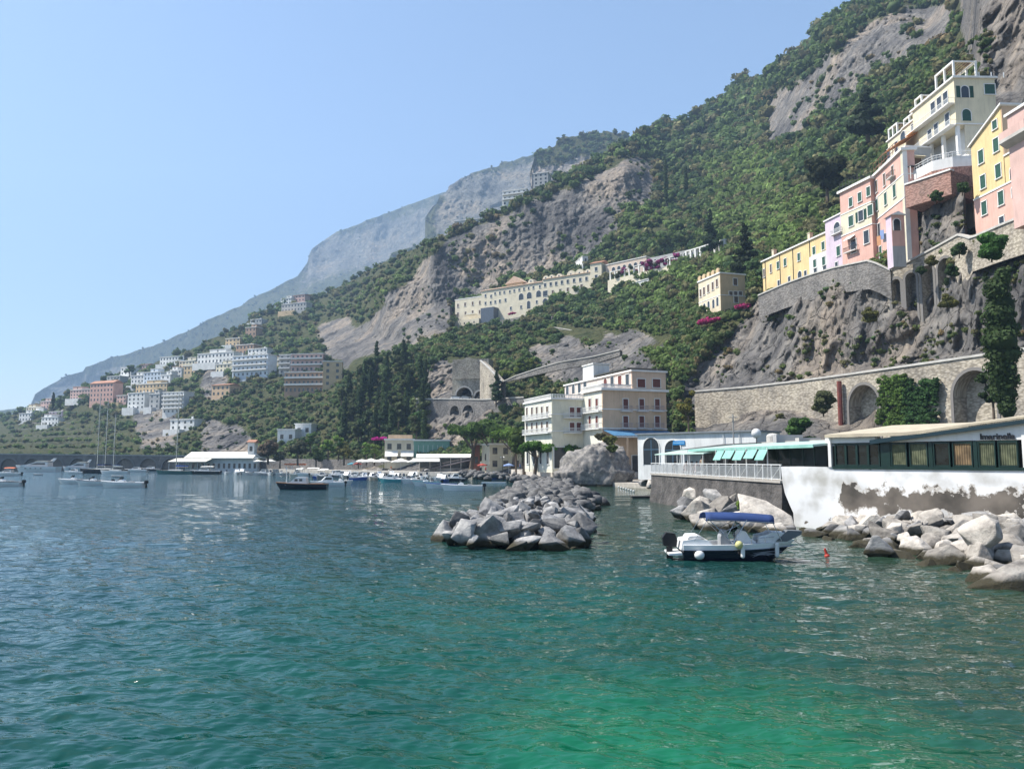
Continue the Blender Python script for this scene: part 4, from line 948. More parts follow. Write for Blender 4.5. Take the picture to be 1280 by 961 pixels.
for i, (px, py) in enumerate(((1098.5, 301), (1102.5, 293.5), (1106, 297))):
    c_ = P(px, py, 142); o = MB().box(-0.4, 0.4, -0.02, 0.02, -0.9, 0.9).build('hanging_laundry', cols_[i]); o.location = c_; o.rotation_euler = (0, 0, R(-60))
    tag(o, ['orange cloth hung beneath the pink corner house windows', 'blue cloth hung highest on the pink wall', 'white cloth hung beside the gabled annex'][i], 'laundry', 'laundry hung on the pink house')

# ---- cream villa at the top -----------------------------------------------------
vl = Bld('cream_villa', 'stepped pale yellow villa with balconies and roof pergolas, highest of all', 'villa', 1192, 98, 140, pxl=1141, pyl=140, pxr=1243, zb=48)
yv = vl.uv('L', 1141, 150)[0]; yw = vl.uv('L', 1123, 160)[0]; yx = vl.uv('L', 1101, 177)[0]
z2_ = vl.uv('L', 1141, 147)[1]; z3_ = vl.uv('L', 1123, 160)[1]; zl1 = vl.uv('L', 1194, 157)[1]; zl0 = vl.uv('L', 1192, 196)[1]
vl.block('tower_wall', PA['pale'], 0, vl.W, 0, yv, zl1, vl.H)
vl.block('lower_wall', PA['white'], 2.4, vl.W, 0.2, yv, 0, zl1 - 0.01)
vl.block('front_wall', paint('villa_front', (0.66, 0.60, 0.46)), 1.6, vl.W, 0.01, 0.19, zl0, zl1 - 0.01)
vl.block('middle_wall', PA['pale'], 1.0, vl.W - 2, yv + 0.01, yw, 0, z2_)
vl.block('far_wall', PA['cream'], 1.6, vl.W - 3, yw + 0.01, yx, 0, z3_)
vl.band(vl.H, 0.35, 0.4, y1=yv); vl.band(z2_, 0.3, 0.3, x0=1.0, x1=vl.W - 2, y0=yv, y1=yw); vl.band(z3_, 0.3, 0.3, x0=1.6, x1=vl.W - 3, y0=yw, y1=yx); vl.band(zl1, 0.25, 0.2, 'string_course', y1=yv)
for y in (0.2, yv * 0.33, yv * 0.62):
    MB().box(0.2, 0.8, y, y + 0.6, zl0, zl1).build('column', TRIM, vl.root)
vl.win('F', 1206, 115, 1.5, 2.3, 'archg_open'); vl.win('F', 1237, 112, 2.0, 2.0, 'gshut'); vl.win('F', 1208, 144, 1.7, 2.3, 'archgshut')
lwin(vl, [(455,265),(405,305),(430,285)], 1.5, 2.4, 'dark', ox=1040, oy=40, sc=3.2); lwin(vl, [(462,350),(418,390),(392,415)], 1.4, 2.4, 'dark', ox=1040, oy=40, sc=3.2)
lwin(vl, [(325,388),(345,370)], 1.3, 2.2, 'dark', off=1.0, ox=1040, oy=40, sc=3.2); lwin(vl, [(285,420)], 2.0, 2.4, 'arch', off=1.0, ox=1040, oy=40, sc=3.2); lwin(vl, [(258,460),(228,488)], 1.3, 2.3, 'dark', off=1.6, ox=1040, oy=40, sc=3.2)
z = vl.uv('L', 1190, 131)[1]; vl.balcony('L', 0.1, yv + 1, z, 1.3); z = zl1 + 0.1; vl.balcony('L', 0.1, yv - 0.5, z, 1.2)
def pergola(x0, x1, y0, y1, z, hgt, n, nm='roof_pergola'):
    b = MB()
    b.box(x0, x0 + 0.35, y0 - 0.17, y1 + 0.17, z + hgt, z + hgt + 0.35).box(x1 - 0.35, x1, y0 - 0.17, y1 + 0.17, z + hgt, z + hgt + 0.35).box(x0 + 0.35, x1 - 0.35, y0 - 0.1, y0 + 0.1, z + hgt + 0.05, z + hgt + 0.3)
    for i in range(n + 1):
        y = y0 + (y1 - y0) * i / n
        for xx in (x0 + 0.01, x1 - 0.36): MB().box(xx, xx + 0.34, y - 0.16, y + 0.16, z, z + hgt).build('pergola_post', TRIM, vl.root)
    o = b.build(nm, TRIM, vl.root)
    s_ = MB()
    for i in range(int((x1 - x0) / 0.6)): s_.box(x0 + 0.5 + i * 0.6, x0 + 0.62 + i * 0.6, y0, y1, z + hgt + 0.36, z + hgt + 0.45)
    s_.build('reed_mat', mat('reed', ()), o)
pergola(0.1, 4.8, 0.3, yv * 0.42, vl.H + 0.35, 3.0, 2); pergola(1.1, 4.4, yv * 0.9, yv * 1.0 + (yw - yv) * 0.15, vl.H + 0.2, 2.6, 1); pergola(1.2, 4.8, yv + 1.5, yw, z2_ + 0.3, 1.5, 2); pergola(1.8, 5.2, yw + 4, yx, z3_ + 0.3, 2.4, 2)
for i in range(3): MB().box(5.0 + i * 2.4, 5.15 + i * 2.4, 0.1, 0.2, vl.H + 0.35, vl.H + 1.4).build('railing_post', RAILW, vl.root)
a, z = vl.uv('L', 1143, 178); MB().prism([(-4.2, z - 0.6), (0.9, z + 2.2), (0.9, z + 2.0), (-4.2, z - 0.75)], 'y', a - 1.5, a + 5).build('orange_awning', mat('awning_orange', (0.55, 0.22, 0.08)), vl.root)
# curved white terrace at the foot
zt2 = vl.uv('F', 1200, 196)[1]
pts = [(-5.5 + 0.0, yv * 0.75), (-6.0, yv * 0.4), (-5.0, 0), (-2.5, -2.2), (1.5, -3.0), (4.2, -2.6), (4.2, 0.0), (2.3, yv * 0.75)]
t_ = MB().prism(pts, 'z', zt2 - 3.0, zt2 - 0.9).build('terrace', PA['white'], vl.root); 
rl = MB()
for p_, q_ in zip(pts[:5], pts[1:6]):
    rl.tube((*p_, zt2), (*q_, zt2), 0.06); rl.tube((*p_, zt2 - 0.45), (*q_, zt2 - 0.45), 0.04)
    for k in range(5): f_ = k / 5; rl.tube((p_[0] + (q_[0] - p_[0]) * f_, p_[1] + (q_[1] - p_[1]) * f_, zt2 - 0.9), (p_[0] + (q_[0] - p_[0]) * f_, p_[1] + (q_[1] - p_[1]) * f_, zt2), 0.04)
rl.build('railing', RAILW, t_)
MB().prism([(x * 1.04 - 0.3, y * 1.04 - 0.3) for x, y in pts], 'z', zt2 - 7, zt2 - 3.05).build('brick_base', STONE_B, vl.root)

# retaining wall below the villa
rb = Bld('brick_retaining_wall', 'worn pinkish brick retaining wall beneath the cream villa', 'wall', 1188, 213, 134, pxl=1131, pyl=232, W=8, zb=44)
rb.block('wall', STONE_B, 0, 8, 0, rb.L, rb.H - 4.4, rb.H); rb.block('coping', TRIM, -0.2, 1, -0.1, rb.L, rb.H, rb.H + 0.3)
cy2 = Bld('courtyard_house', 'pale grey two storey house face with a cream awning window', 'house', 1132, 184, 147, pxl=1129, ang=6, pxr=1163, zb=46)
cy2.block('wall', PA['grey'], 0, cy2.W, 0, max(1.5, cy2.L), 0, cy2.H); cy2.band(cy2.H, 0.3, 0.2)
cy2.win('F', 1147, 203, 1.6, 1.9, 'brown'); a, z = cy2.uv('F', 1147, 197.5); MB().prism([(-0.05, z + 0.6), (-1.0, z), (-0.05, z - 0.1)], 'x', a - 1.2, a + 1.2).build('awning', PA['pale'], cy2.root)
a, z = cy2.uv('F', 1142, 221); MB().box(a - 2.5, a + 3, -2.8, -0.02, z + 1.0, z + 1.15).build('porch_roof', IRON, cy2.root)
for i in range(5): MB().box(a - 2.5 + i * 1.3, a - 2.38 + i * 1.3, -2.8, -2.68, z - 1.5, z + 1.0).build('porch_post', TRIM, cy2.root)

# ---- yellow and pink house at the right edge -------------------------------------
yp = Bld('yellow_pink_house', 'tall gabled house, yellow above and salmon below, green shutters', 'house', 1252, 160, 121, pxl=1213.5, ang=4, W=14, zb=38)
yr = yp.uv('L', 1274, 220)[0]; zs = yp.uv('L', 1250, 234)[1]; ze = yp.uv('L', 1214, 184)[1]; zp = yp.uv('L', 1252, 131)[1]; zlow = yp.uv('L', 1270, 188)[1]
MB().prism([(0, zs), (yp.L, zs), (yp.L, ze), (0, zp)], 'x', 0, 13.9).build('wall', PA['yellow'], yp.root)
MB().prism([(-0.4, zp + 0.02), (yp.L + 0.4, ze + 0.02), (yp.L + 0.4, ze + 0.3), (-0.4, zp + 0.35)], 'x', -0.35, 14.2).build('roof', TRIM, yp.root)
MB().box(0.05, 14, -0.15, -0.01, zlow, zp - 0.1).build('peach_front', PA['peach'], yp.root)
yp.block('near_wall', PA['yellow'], 0, 13.8, yr, -0.16, zs, zlow); yp.block('near_coping', TRIM, -0.2, 14, yr - 0.2, -0.16, zlow, zlow + 0.25)
yp.block('salmon_wall', PA['pink'], -0.03, 13.8, yr, yp.L, 0, zs - 0.01); MB().box(-0.14, -0.031, yr, yp.L, zs - 0.15, zs + 0.12).build('string_course', TRIM, yp.root)
lwin(yp, [(597,500),(657,453),(605,600),(666,557)], 1.25, 2.3, 'gshut', ox=1040, oy=40, sc=3.2); lwin(yp, [(652,372)], 1.1, 1.5, 'gshut', ox=1040, oy=40, sc=3.2)
lwin(yp, [(610,705),(677,665)], 1.25, 2.3, 'gshut', off=-0.03, ox=1040, oy=40, sc=3.2); lwin(yp, [(723,562),(741,725),(730,637)], 1.1, 1.9, 'arch', off=-0.03, ox=1040, oy=40, sc=3.2); lwin(yp, [(680,752)], 1.1, 1.1, 'dark', off=-0.03, ox=1040, oy=40, sc=3.2)
a, _ = yp.uv('L', 1270.5, 200); MB().path([(-0.15, a, zs - 4), (-0.15, a, zlow)], 0.09).build('drain_pipe', IRON, yp.root)
pc = Bld('salmon_corner_house', 'salmon house corner with stone balcony cut by the frame edge', 'house', 1266, 142, 108, pxl=1262, ang=4, W=10, zb=38)
pc.block('wall', PA['rose'], 0, 10, -3, 1.2, 0, pc.H); pc.band(pc.H, 0.4, 0.3, x1=10, y0=-3, y1=1.2)
z = pc.uv('F', 1272, 176)[1]; MB().prism([(-1.2, z), (-1.2, z + 0.5), (0, z + 0.5), (0, z - 0.7), (-0.6, z - 0.4)], 'y', -3.5, 1.6).build('balcony_slab', FLATR, pc.root)
MB().box(-1.2, -1.05, -3.5, 1.6, z + 0.5, z + 1.6).build('balcony_front', PA['rose'], pc.root)

# ================================================================ WALLS AND VIADUCTS
def ribbon(name, pts, thick, m, holes=(), step=0.6, label=None, cat='wall', parent=None, cap=None, capm=None, backm=None, backoff=2.6):
    """wall along a polyline. pts: (px, py_top, D, z_bottom). holes: arches (px_a, px_b, py_crown, z_spring or None)"""
    W3 = [P(a, b, c) for a, b, c, d in pts]; zb = [p[3] if p[3] is not None else q.z - 5.5 for p, q in zip(pts, W3)]
    S_ = [0.0]
    for a, b in zip(W3[:-1], W3[1:]): S_.append(S_[-1] + math.hypot(a.x - b.x, a.y - b.y))
    xs = [p.x for p in W3]; ys = [p.y for p in W3]; zs_ = [p.z for p in W3]; pxs = [p[0] for p in pts]
    ss = list(np.arange(0, S_[-1], step)) + [S_[-1]]
    AR = []
    for (pa, pb, pyc, zb_) in holes:
        sa = np.interp(pa, pxs, S_); sb = np.interp(pb, pxs, S_); sm_ = (sa + sb) / 2; r = (sb - sa) / 2
        D_ = np.interp(sm_, S_, ys); zc = zat(pyc, D_); AR.append((sm_, r, zc, zb_)); 
        ss += [sa - 1e-3, sa + 1e-3, sb - 1e-3, sb + 1e-3] + list(sm_ + r * np.cos(np.linspace(0, math.pi, 15)))
    ss = sorted(set([round(float(x), 4) for x in ss]))
    def at(s): return np.interp(s, S_, xs), np.interp(s, S_, ys), np.interp(s, S_, zs_), np.interp(s, S_, zb)
    def low(s):
        z = at(s)[3]
        for c, r, zc, zb_ in AR:
            if abs(s - c) < r: return zc - r + math.sqrt(max(0, r * r - (s - c) ** 2)), True
        return z, False
    root = parent
    mb = MB(); d0 = Vector((W3[-1].x - W3[0].x, W3[-1].y - W3[0].y)).normalized()
    def nrm(s):
        a = at(max(0, s - 1)); b_ = at(min(S_[-1], s + 1)); d = Vector((b_[0] - a[0], b_[1] - a[1])).normalized(); return Vector((-d.y, d.x))
    for s0, s1 in zip(ss[:-1], ss[1:]):
        x0, y0, t0, _ = at(s0); x1, y1, t1, _ = at(s1); mid = (s0 + s1) / 2
        inside = low(mid)[1]
        b0 = low(s0 + (1e-4 if inside else -1e-4) * 0)[0] if inside else at(s0)[3]; b1 = low(s1)[0] if inside else at(s1)[3]
        if inside:
            c_ = [q for q in AR if abs(mid - q[0]) < q[1]][0]
            f = lambda s: c_[2] - c_[1] + math.sqrt(max(0, c_[1] ** 2 - min(abs(s - c_[0]), c_[1]) ** 2))
            b0, b1 = f(s0), f(s1)
        n0 = nrm(s0); n1 = nrm(s1)
        A = (x0, y0); B = (x1, y1); A2 = (x0 + n0.x * thick, y0 + n0.y * thick); B2 = (x1 + n1.x * thick, y1 + n1.y * thick)
        mb.quadface([(*A, b0), (*B, b1), (*B, t1), (*A, t0)], [(s0, b0), (s1, b1), (s1, t1), (s0, t0)])
        mb.quadface([(*B2, b1), (*A2, b0), (*A2, t0), (*B2, t1)], [(s1, b1), (s0, b0), (s0, t0), (s1, t1)])
        mb.quadface([(*A, t0), (*B, t1), (*B2, t1), (*A2, t0)], [(s0, 0), (s1, 0), (s1, thick), (s0, thick)])
        if inside: mb.quadface([(*A2, b0), (*B2, b1), (*B, b1), (*A, b0)], [(s0, thick), (s1, thick), (s1, 0), (s0, 0)])
    for c, r, zc, zb_ in AR:      # jambs
        for sx_ in (c - r, c + r):
            x, y, _, zb0 = at(sx_); n = nrm(sx_); pp = [(x, y, zb0), (x + n.x * thick, y + n.y * thick, zb0), (x + n.x * thick, y + n.y * thick, zc - r), (x, y, zc - r)]
            if sx_ > c: pp.reverse()
            mb.quadface(pp, [(0, zb0), (thick, zb0), (thick, zc - r), (0, zc - r)])
    o = mb.build(name if root is None else 'wall', m, root)
    if label: tag(o, label, cat)
    if cap:
        cb = MB()
        for s0, s1 in zip(np.arange(0, S_[-1], 2.0), np.append(np.arange(2.0, S_[-1], 2.0), S_[-1])):
            x0, y0, t0, _ = at(s0); x1, y1, t1, _ = at(s1); n0 = nrm(s0); n1 = nrm(s1)
            a0 = (x0 - n0.x * 0.2, y0 - n0.y * 0.2); a1 = (x1 - n1.x * 0.2, y1 - n1.y * 0.2); c0 = (x0 + n0.x * 0.6, y0 + n0.y * 0.6); c1 = (x1 + n1.x * 0.6, y1 + n1.y * 0.6)
            cb.quadface([(*a0, t0), (*a1, t1), (*a1, t1 + cap), (*a0, t0 + cap)]); cb.quadface([(*a0, t0 + cap), (*a1, t1 + cap), (*c1, t1 + cap), (*c0, t0 + cap)]); cb.quadface([(*c0, t0), (*c1, t1), (*a1, t1), (*a0, t0)])
        cb.build('coping', capm or TRIM, o)
    for c, r, zc, zb_ in AR:      # arch ring and blind back wall
        ring = MB(); n_ = 14
        P_ = []
        for i in range(n_ + 1):
            th = math.pi * i / n_; P_.append((c - r * math.cos(th), zc - r + r * math.sin(th), c - (r + 0.5) * math.cos(th), zc - r + (r + 0.5) * math.sin(th)))
        zbb_ = at(c)[3]; P_ = [(c - r, zbb_, c - r - 0.5, zbb_)] + P_ + [(c + r, zbb_, c + r + 0.5, zbb_)]
        def w3(s, z, o_):
            x, y, _, _ = at(s); n = nrm(s); return (x - n.x * o_, y - n.y * o_, z)
        for q0, q1 in zip(P_[:-1], P_[1:]):
            f_ = [w3(q0[0], q0[1], 0.12), w3(q1[0], q1[1], 0.12), w3(q1[2], q1[3], 0.12), w3(q0[2], q0[3], 0.12)]
            bk = [w3(q0[0], q0[1], -0.02), w3(q1[0], q1[1], -0.02), w3(q1[2], q1[3], -0.02), w3(q0[2], q0[3], -0.02)]
            ring.quadface(list(reversed(f_))); ring.quadface([f_[2], f_[3], bk[3], bk[2]]); ring.quadface([f_[0], f_[1], bk[1], bk[0]])
        ring.build('arch_ring', STONE_D, o)
        bkw = MB(); k = 8
        for i in range(k):
            sA = c - r - 1 + (2 * r + 2) * i / k; sB = c - r - 1 + (2 * r + 2) * (i + 1) / k
            bkw.quadface([w3(sA, zbb_, -backoff), w3(sB, zbb_, -backoff), w3(sB, zc + 0.5, -backoff), w3(sA, zc + 0.5, -backoff)], [(sA, zbb_), (sB, zbb_), (sB, zc + .5), (sA, zc + .5)])
        bkw.build('arch_back', backm or STONE, o)
    return o, at, nrm, lambda px: np.interp(px, pxs, S_)
VD = [(868,490,170),(905,487,163.5),(940,484,158),(1000,477,147),(1060,469,136),(1120,460.5,125.5),(1180,452,117),(1235,444,110),(1300,434.5,102),(1400,420,93)]
via, _, _, _ = ribbon('coast_road_viaduct', [(a, b, c, 2.0) for a, b, c in VD], 3.4, STONE, holes=[(1060,1098,481,0),(1190,1243,463,0)], label='pale stone coast road viaduct with tall arches behind the restaurant', cat='viaduct', cap=0.35, capm=mat('kerb_stone', (0.5, 0.48, 0.44)))
def road_on(name, pts, wdt, off, label):
    m_ = MB(); W3 = [P(a, b, c) for a, b, c in pts]
    for a, b in zip(W3[:-1], W3[1:]):
        d = Vector((b.x - a.x, b.y - a.y)).normalized(); n = Vector((-d.y, d.x))
        m_.quadface([(a.x + n.x * off, a.y + n.y * off, a.z - 0.9), (b.x + n.x * off, b.y + n.y * off, b.z - 0.9), (b.x + n.x * (off + wdt), b.y + n.y * (off + wdt), b.z - 0.9), (a.x + n.x * (off + wdt), a.y + n.y * (off + wdt), a.z - 0.9)])
    tag(m_.build(name, mat('asphalt', (0.06, 0.06, 0.06), 0.95)), label, kind='structure')
road_on('coast_road', VD, 6.0, 0.6, 'asphalt coast road on top of the viaduct')
# pilaster strips
pb_, att, nn, sof = via, None, None, None
pp = P(1049, 480, 137.0); pl = MB().tube((pp.x, pp.y, 4), (pp.x, pp.y, pp.z + 0.5), 0.45, 8).build('rusty_pipe', mat('rust_red', (0.20, 0.055, 0.04), 0.8, (0.13, 0.04, 0.035), scale=2)); tag(pl, 'thick rusty red pipe climbing the viaduct beside an arch', 'pipe')

ribbon('street_wall', [(948,370,183,None),(980,356,174,None),(1009,345.5,166,None),(1040,336,158,None),(1063,331,152,None),(1085,326.5,146,None),(1098,331,144,None),(1113,339,142,None)], 2.0, STONE_D, label='grey stone retaining wall under the yellow and pink houses', cap=0.3, capm=mat('kerb_stone', ()))
ribbon('arched_street_ramp', [(1108,341,143,29),(1140,326,139,29),(1170,310,134,29),(1199,294,128,30),(1213,299,124,None),(1250,283,116,None),(1282,270,109,None),(1400,225,98,None)], 2.2, STONE, holes=[(1114,1124.5,349,0),(1131,1144,341,0),(1151,1165,332,0),(1171,1188,323,0)], label='sloping street wall with four narrow arches on the right cliff', cap=0.35, capm=mat('kerb_stone', ()), backm=STONE_D, backoff=2.1)
# walls and paths on the slope in the middle
ribbon('path_wall', [(690,409,345,None),(720,414,328,None),(760,419,298,None),(800,424,276,None),(833,431,258,None)], 1.2, STONE, label='pale stone path wall crossing the slope below the convent', cap=0.3, capm=mat('kerb_stone', ()))
ribbon('convent_wall', [(603,404,448,60),(640,398,425,60),(672,391,405,60),(690,396,380,60)], 1.5, STONE_D, holes=[(655,661.5,402,0),(664,670,401,0)], label='grey wall with two small dark arches under the convent', backm=GLASS, backoff=1.4)
ribbon('stair_wall', [(618,482,270,31.2),(645,470,258,31.5),(672,461,243,31.6),(700,453,233,32),(742,446,224,32.6),(775,438,216,34)], 1.0, STONE_D, label='diagonal stone stair wall behind the hotel roof', cap=0.25, capm=mat('kerb_stone', ()))
# tunnel mouth on the coast road
tn = empty('road_tunnel', P(585, 497, 286), R(-14), 'grey stone tunnel mouth of the coast road with two openings', 'tunnel')
tz = zat(500, 286) - tn.location.z
def facade_arch(x0, x1, zb0, zt, arches, thick, m, parent, name):
    xs_ = sorted(set([x0, x1] + [round(c + r * math.cos(t), 4) for c, r, zc in arches for t in np.linspace(0, math.pi, 13)]))
    b = MB()
    for a, c in zip(xs_[:-1], xs_[1:]):
        mid = (a + c) / 2; ar = [q for q in arches if abs(mid - q[0]) < q[1]]
        if ar:
            q = ar[0]; f = lambda x: q[2] - q[1] + math.sqrt(max(0, q[1] ** 2 - (x - q[0]) ** 2)); ba, bc_ = f(a), f(c)
        else: ba = bc_ = zb0
        b.quadface([(a, 0, ba), (c, 0, bc_), (c, 0, zt), (a, 0, zt)], [(a, ba), (c, bc_), (c, zt), (a, zt)])
        b.quadface([(a, thick, ba), (a, 0, ba), (c, 0, bc_), (c, thick, bc_)][::-1], [(0, a), (1, a), (1, c), (0, c)])
        b.quadface([(a, 0, zt), (c, 0, zt), (c, thick, zt), (a, thick, zt)], [(a, 0), (c, 0), (c, thick), (a, thick)])
    for x in (x0, x1): b.quadface([(x, 0, zb0), (x, thick, zb0), (x, thick, zt), (x, 0, zt)], [(0, zb0), (thick, zb0), (thick, zt), (0, zt)])
    for q in arches:
        for x in (q[0] - q[1], q[0] + q[1]): b.quadface([(x, 0, zb0), (x, thick, zb0), (x, thick, q[2] - q[1]), (x, 0, q[2] - q[1])], [(0, 0), (1, 0), (1, 1), (0, 1)])
    return b.build(name, m, parent)
facade_arch(-6.2, 8.0, tz - 0.5, 14.5, [(-1.5, 3.0, 4.8 + tz), (4.6, 1.8, 3.2 + tz)], 6, STONE, tn, 'portal')
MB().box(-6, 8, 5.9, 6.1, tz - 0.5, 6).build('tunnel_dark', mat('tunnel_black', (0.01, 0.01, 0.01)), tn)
for (c_, r_, z_) in ((-1.5, 3.0, 4.8 + tz), (4.6, 1.8, 3.2 + tz)):
    b = MB()
    for i in range(12):
        t0, t1 = math.pi * i / 12, math.pi * (i + 1) / 12
        q = [(c_ - r_ * math.cos(t0), z_ - r_ + r_ * math.sin(t0)), (c_ - r_ * math.cos(t1), z_ - r_ + r_ * math.sin(t1)), (c_ - (r_ + .6) * math.cos(t1), z_ - r_ + (r_ + .6) * math.sin(t1)), (c_ - (r_ + .6) * math.cos(t0), z_ - r_ + (r_ + .6) * math.sin(t0))]
        b.prism(q, 'y', -0.25, -0.01)
    b.build('arch_ring', FLATR, tn)
MB().prism([(-5.2, 7), (-5.2, 11.5), (-3.5, 14), (0, 15.2), (3.5, 14), (5.2, 11.5), (5.2, 7)], 'y', -0.5, -0.02).build('blind_arch', STONE, tn)
ribbon('tunnel_side_wall', [(600,451,280,24),(608,458,274,24),(618,468,268,24),(626,477,264,25)], 2, STONE, label='pale stone wall stepping down right of the tunnel', cap=0.3, capm=mat('kerb_stone', ()))
ribbon('tunnel_viaduct', [(520,499,292,4),(560,499,284,4),(604,500,272,4),(655,497,258,4)], 3, STONE_D, holes=[(563,574.5,507,0),(579,592,506,0)], label='stone road viaduct with two arches below the tunnel', cat='viaduct', cap=0.4, capm=mat('kerb_stone', ()), backoff=2.9)
# breakwater road with blind arches on the left
ribbon('harbour_arcade', [(-100,568,334,-1),(0,568,334,-1),(130,569.3,333,-1),(262,570.5,330,-1),(300,574,322,-1)], 6, mat('arcade_stone', (0.17, 0.155, 0.145), 0.9, (0.12, 0.11, 0.10), scale=0.5, bump=0.4), holes=[(x - 10.5, x + 10.5, 573, 0) for x in (-20, 12, 41, 69, 98, 157, 186, 214)], label='long dark stone harbour wall with a row of low blind arches', cat='sea wall', cap=0.5, capm=mat('arcade_cap', (0.34, 0.33, 0.31)), backm=mat('arcade_back', (0.21, 0.17, 0.14), 0.9), backoff=1.0)

# ================================================================ TOWN HOUSES
def house(name, px0, px1, y0, y1, colr, label, cat='house', roof='flat', D=None, ang=-24, win='far', group=None, balc=False, rows=None, cols=None, sink=5, dep=9, _a=0):
    if D is None:
        q, _, _ = on(main, np.array([(px0 + px1) / 2]), np.array([y1])); D = float(q[0][1]) - 2
    A = P(px0, y0, D); z0 = zat(y1, D); a = R(ang); dx = Vector((math.cos(a), math.sin(a))); W_ = hit(px1, Vector((A.x, A.y)), dx, A.z); Hh = A.z - z0
    r = empty(name, (A.x, A.y, z0), a, label, cat, group)
    m = PA[colr] if isinstance(colr, str) else colr
    MB().box(0, W_, 0, dep, -sink, Hh).build('wall', m, r)
    if roof == 'tile':
        MB().prism([(-0.5, Hh), (-0.5, Hh + 0.2), (dep / 2, Hh + max(1.2, Hh * 0.18)), (dep + 0.5, Hh + 0.2), (dep + 0.5, Hh)], 'x', -0.5, W_ + 0.5).build('roof', TILE, r)
    else: MB().box(-0.3, W_ + 0.3, -0.3, dep + 0.3, Hh + 0.003, Hh + 0.5).build('coping', TRIM, r)
    n = rows or max(1, int(round(Hh / 3.4))); k = cols or max(1, int(W_ / 3.6))
    for i in range(n):
        z = Hh * (i + 0.28) / n
        for j in range(k):
            winput(r, 'F', W_ * (j + 0.5) / k, -0.002, z, min(1.5, W_ / k * 0.45), min(1.9, Hh / n * 0.5), 'far', True)
        if balc and i > 0:
            b = MB().box(0.2, W_ - 0.2, -1.4, -0.005, z - 0.5, z - 0.3).box(0.2, W_ - 0.2, -1.4, -1.3, z - 0.3, z + 0.5).build('balcony', TRIM, r)
    winput(r, 'L', -0.002, dep * 0.5, Hh * 0.4, 1.3, 1.8, 'far', True)
    if name == 'village_house' and roof == 'flat' and W_ > 5:
        q = int(px0 * 13 + y0 * 7) % 5
        if q < 3:
            u0, u1 = ((0.05, 0.5), (0.45, 0.95), (0.3, 0.75))[q]; uf = MB().box(W_ * u0, W_ * u1, 1.5, dep - 1, Hh + 0.5, Hh + 3.0).build('upper_floor', m, r)
            winput(uf, 'F', W_ * (u0 + u1) / 2, 1.498, Hh + 1.1, 1.2, 1.4, 'far', True); MB().box(W_ * u0 - .2, W_ * u1 + .2, 1.3, dep - .8, Hh + 3.0, Hh + 3.25).build('upper_coping', TRIM if q else TILE, uf)
        if q != 1: MB().box(-1.5, W_ * 0.6, -3.5, -0.01, -sink, -0.3 + Hh * 0.12).build('terrace', PA['sand'] if q % 2 else PA['white'], r)
        if q > 2: MB().box(W_ * .7, W_ * .7 + .8, 3, 3.8, Hh + .5, Hh + 1.9).build('chimney', m, r)
    return r
TG = 'houses on the hillside above the harbour'
for a in [
 (51,65,502,511,'rose','small rose house beside the two cypresses on the left spur'),
 (33,52,509.5,519,'pale','pale yellow house on the green terraces at far left'),
 (24,39,517,527,'white','white house lowest left on the terraced spur'),
 (61,78,515,523,'lilac','faint lilac house above a white one on the terraces'),
 (52,73,522,532,'white','white low house in the middle of the green terraces'),
 (88,113,488,500,'rose','long faded rose block joined behind the pink villa'),
 (113,142,480,503,'pink','large pink villa with terracotta roof behind the tall masts','tile'),
 (134,150,471,480,'grey','small grey house just above the pink villa'),
 (151,164,460,474,'white','narrow white house next to the round tree on the ridge'),
 (164,180,470,484,'white','white block first of the row above the beige terraces'),
 (180,201,466,481,'blue','pale blue white block in the middle of the upper row'),
 (201,213,469,481,'white','short white block closing the upper row'),
 (213,227,463,473,'white','small white house stepping up right of the upper row'),
 (224,244,452,465,'cream','cream house high above the brown gully'),
 (170,209,481,492,'sand','long sand coloured terrace house under the upper white row'),
 (146,158,495,504,'rose','tiny rose house left of the white hotel'),
 (160,181,492,512,'white','white hotel wing with dark greenery on its side'),
 (187,200,493,511,'grey','grey middle block between two white hotel wings'),
 (213,243,525,538,'white','white house standing alone on the rock above the sea wall'),
 (200,230,447,457,'white','long low white house near the skyline of the village'),
 (230,256,458,469,'sand','sand coloured house above the rocky gully'),
 (175,185,456,462,'rose','tiny house with orange roof on the village skyline','tile'),
 (265,287,482,496,'peach','peach house with tiled roof among the trees','tile'),
 (310,334,437,447,'white','white upper storey house on top of the pale blue block'),
 (247,292,443,456,'white','long white row left of the pale blue block'),
 (270,293,456,466,'cream','cream house tucked under the long white row'),
 (295,317,432,444,'brown','brown house directly above the pale blue block'),
 (282,300,424,433,'sand','sand coloured cube above the village'),
 (307,320,410,421,'brown','small brown tower house in the upper terraces'),
 (313,327,400,405,'grey','grey low house high in the olive terraces'),
 (351,364,374,381,'white','white house on the far saddle, left one of two'),
 (365,381,370,378,'rose','rose house on the far saddle under the hazy mountain','tile'),
 (352,383,381,391,'grey','grey long house just below the saddle'),
 (341,352,451,462,'cream','small cream house left of the brown stepped hotel')]:
    house('village_house', *a[:4], a[4], a[5], 'house', a[6] if len(a) > 6 else 'flat', group=TG)
house('white_hotel', 204, 230, 491, 517, 'white', 'white striped hotel with rows of long balconies', 'hotel', balc=True, rows=5)
house('blue_apartment_block', 291, 335, 446, 472, 'blue', 'pale blue apartment block on the slope left of the brown hotel', 'apartment block', balc=True, rows=4)
bt = house('stepped_hotel', 356, 415, 466, 492, 'brown', 'large brown stepped hotel with banded balconies in the trees', 'hotel', rows=3, cols=11, balc=True, ang=-8)
house('stepped_hotel', 364, 404, 443, 465.5, 'rose', 'dark rose upper tiers of the stepped hotel with white blinds', 'hotel', rows=3, cols=7, balc=True, ang=-8)
house('stepped_hotel', 349, 364, 444, 468, 'grey', 'grey left wing with white awnings beside the rose tiers', 'hotel', rows=4, balc=True, ang=-12)
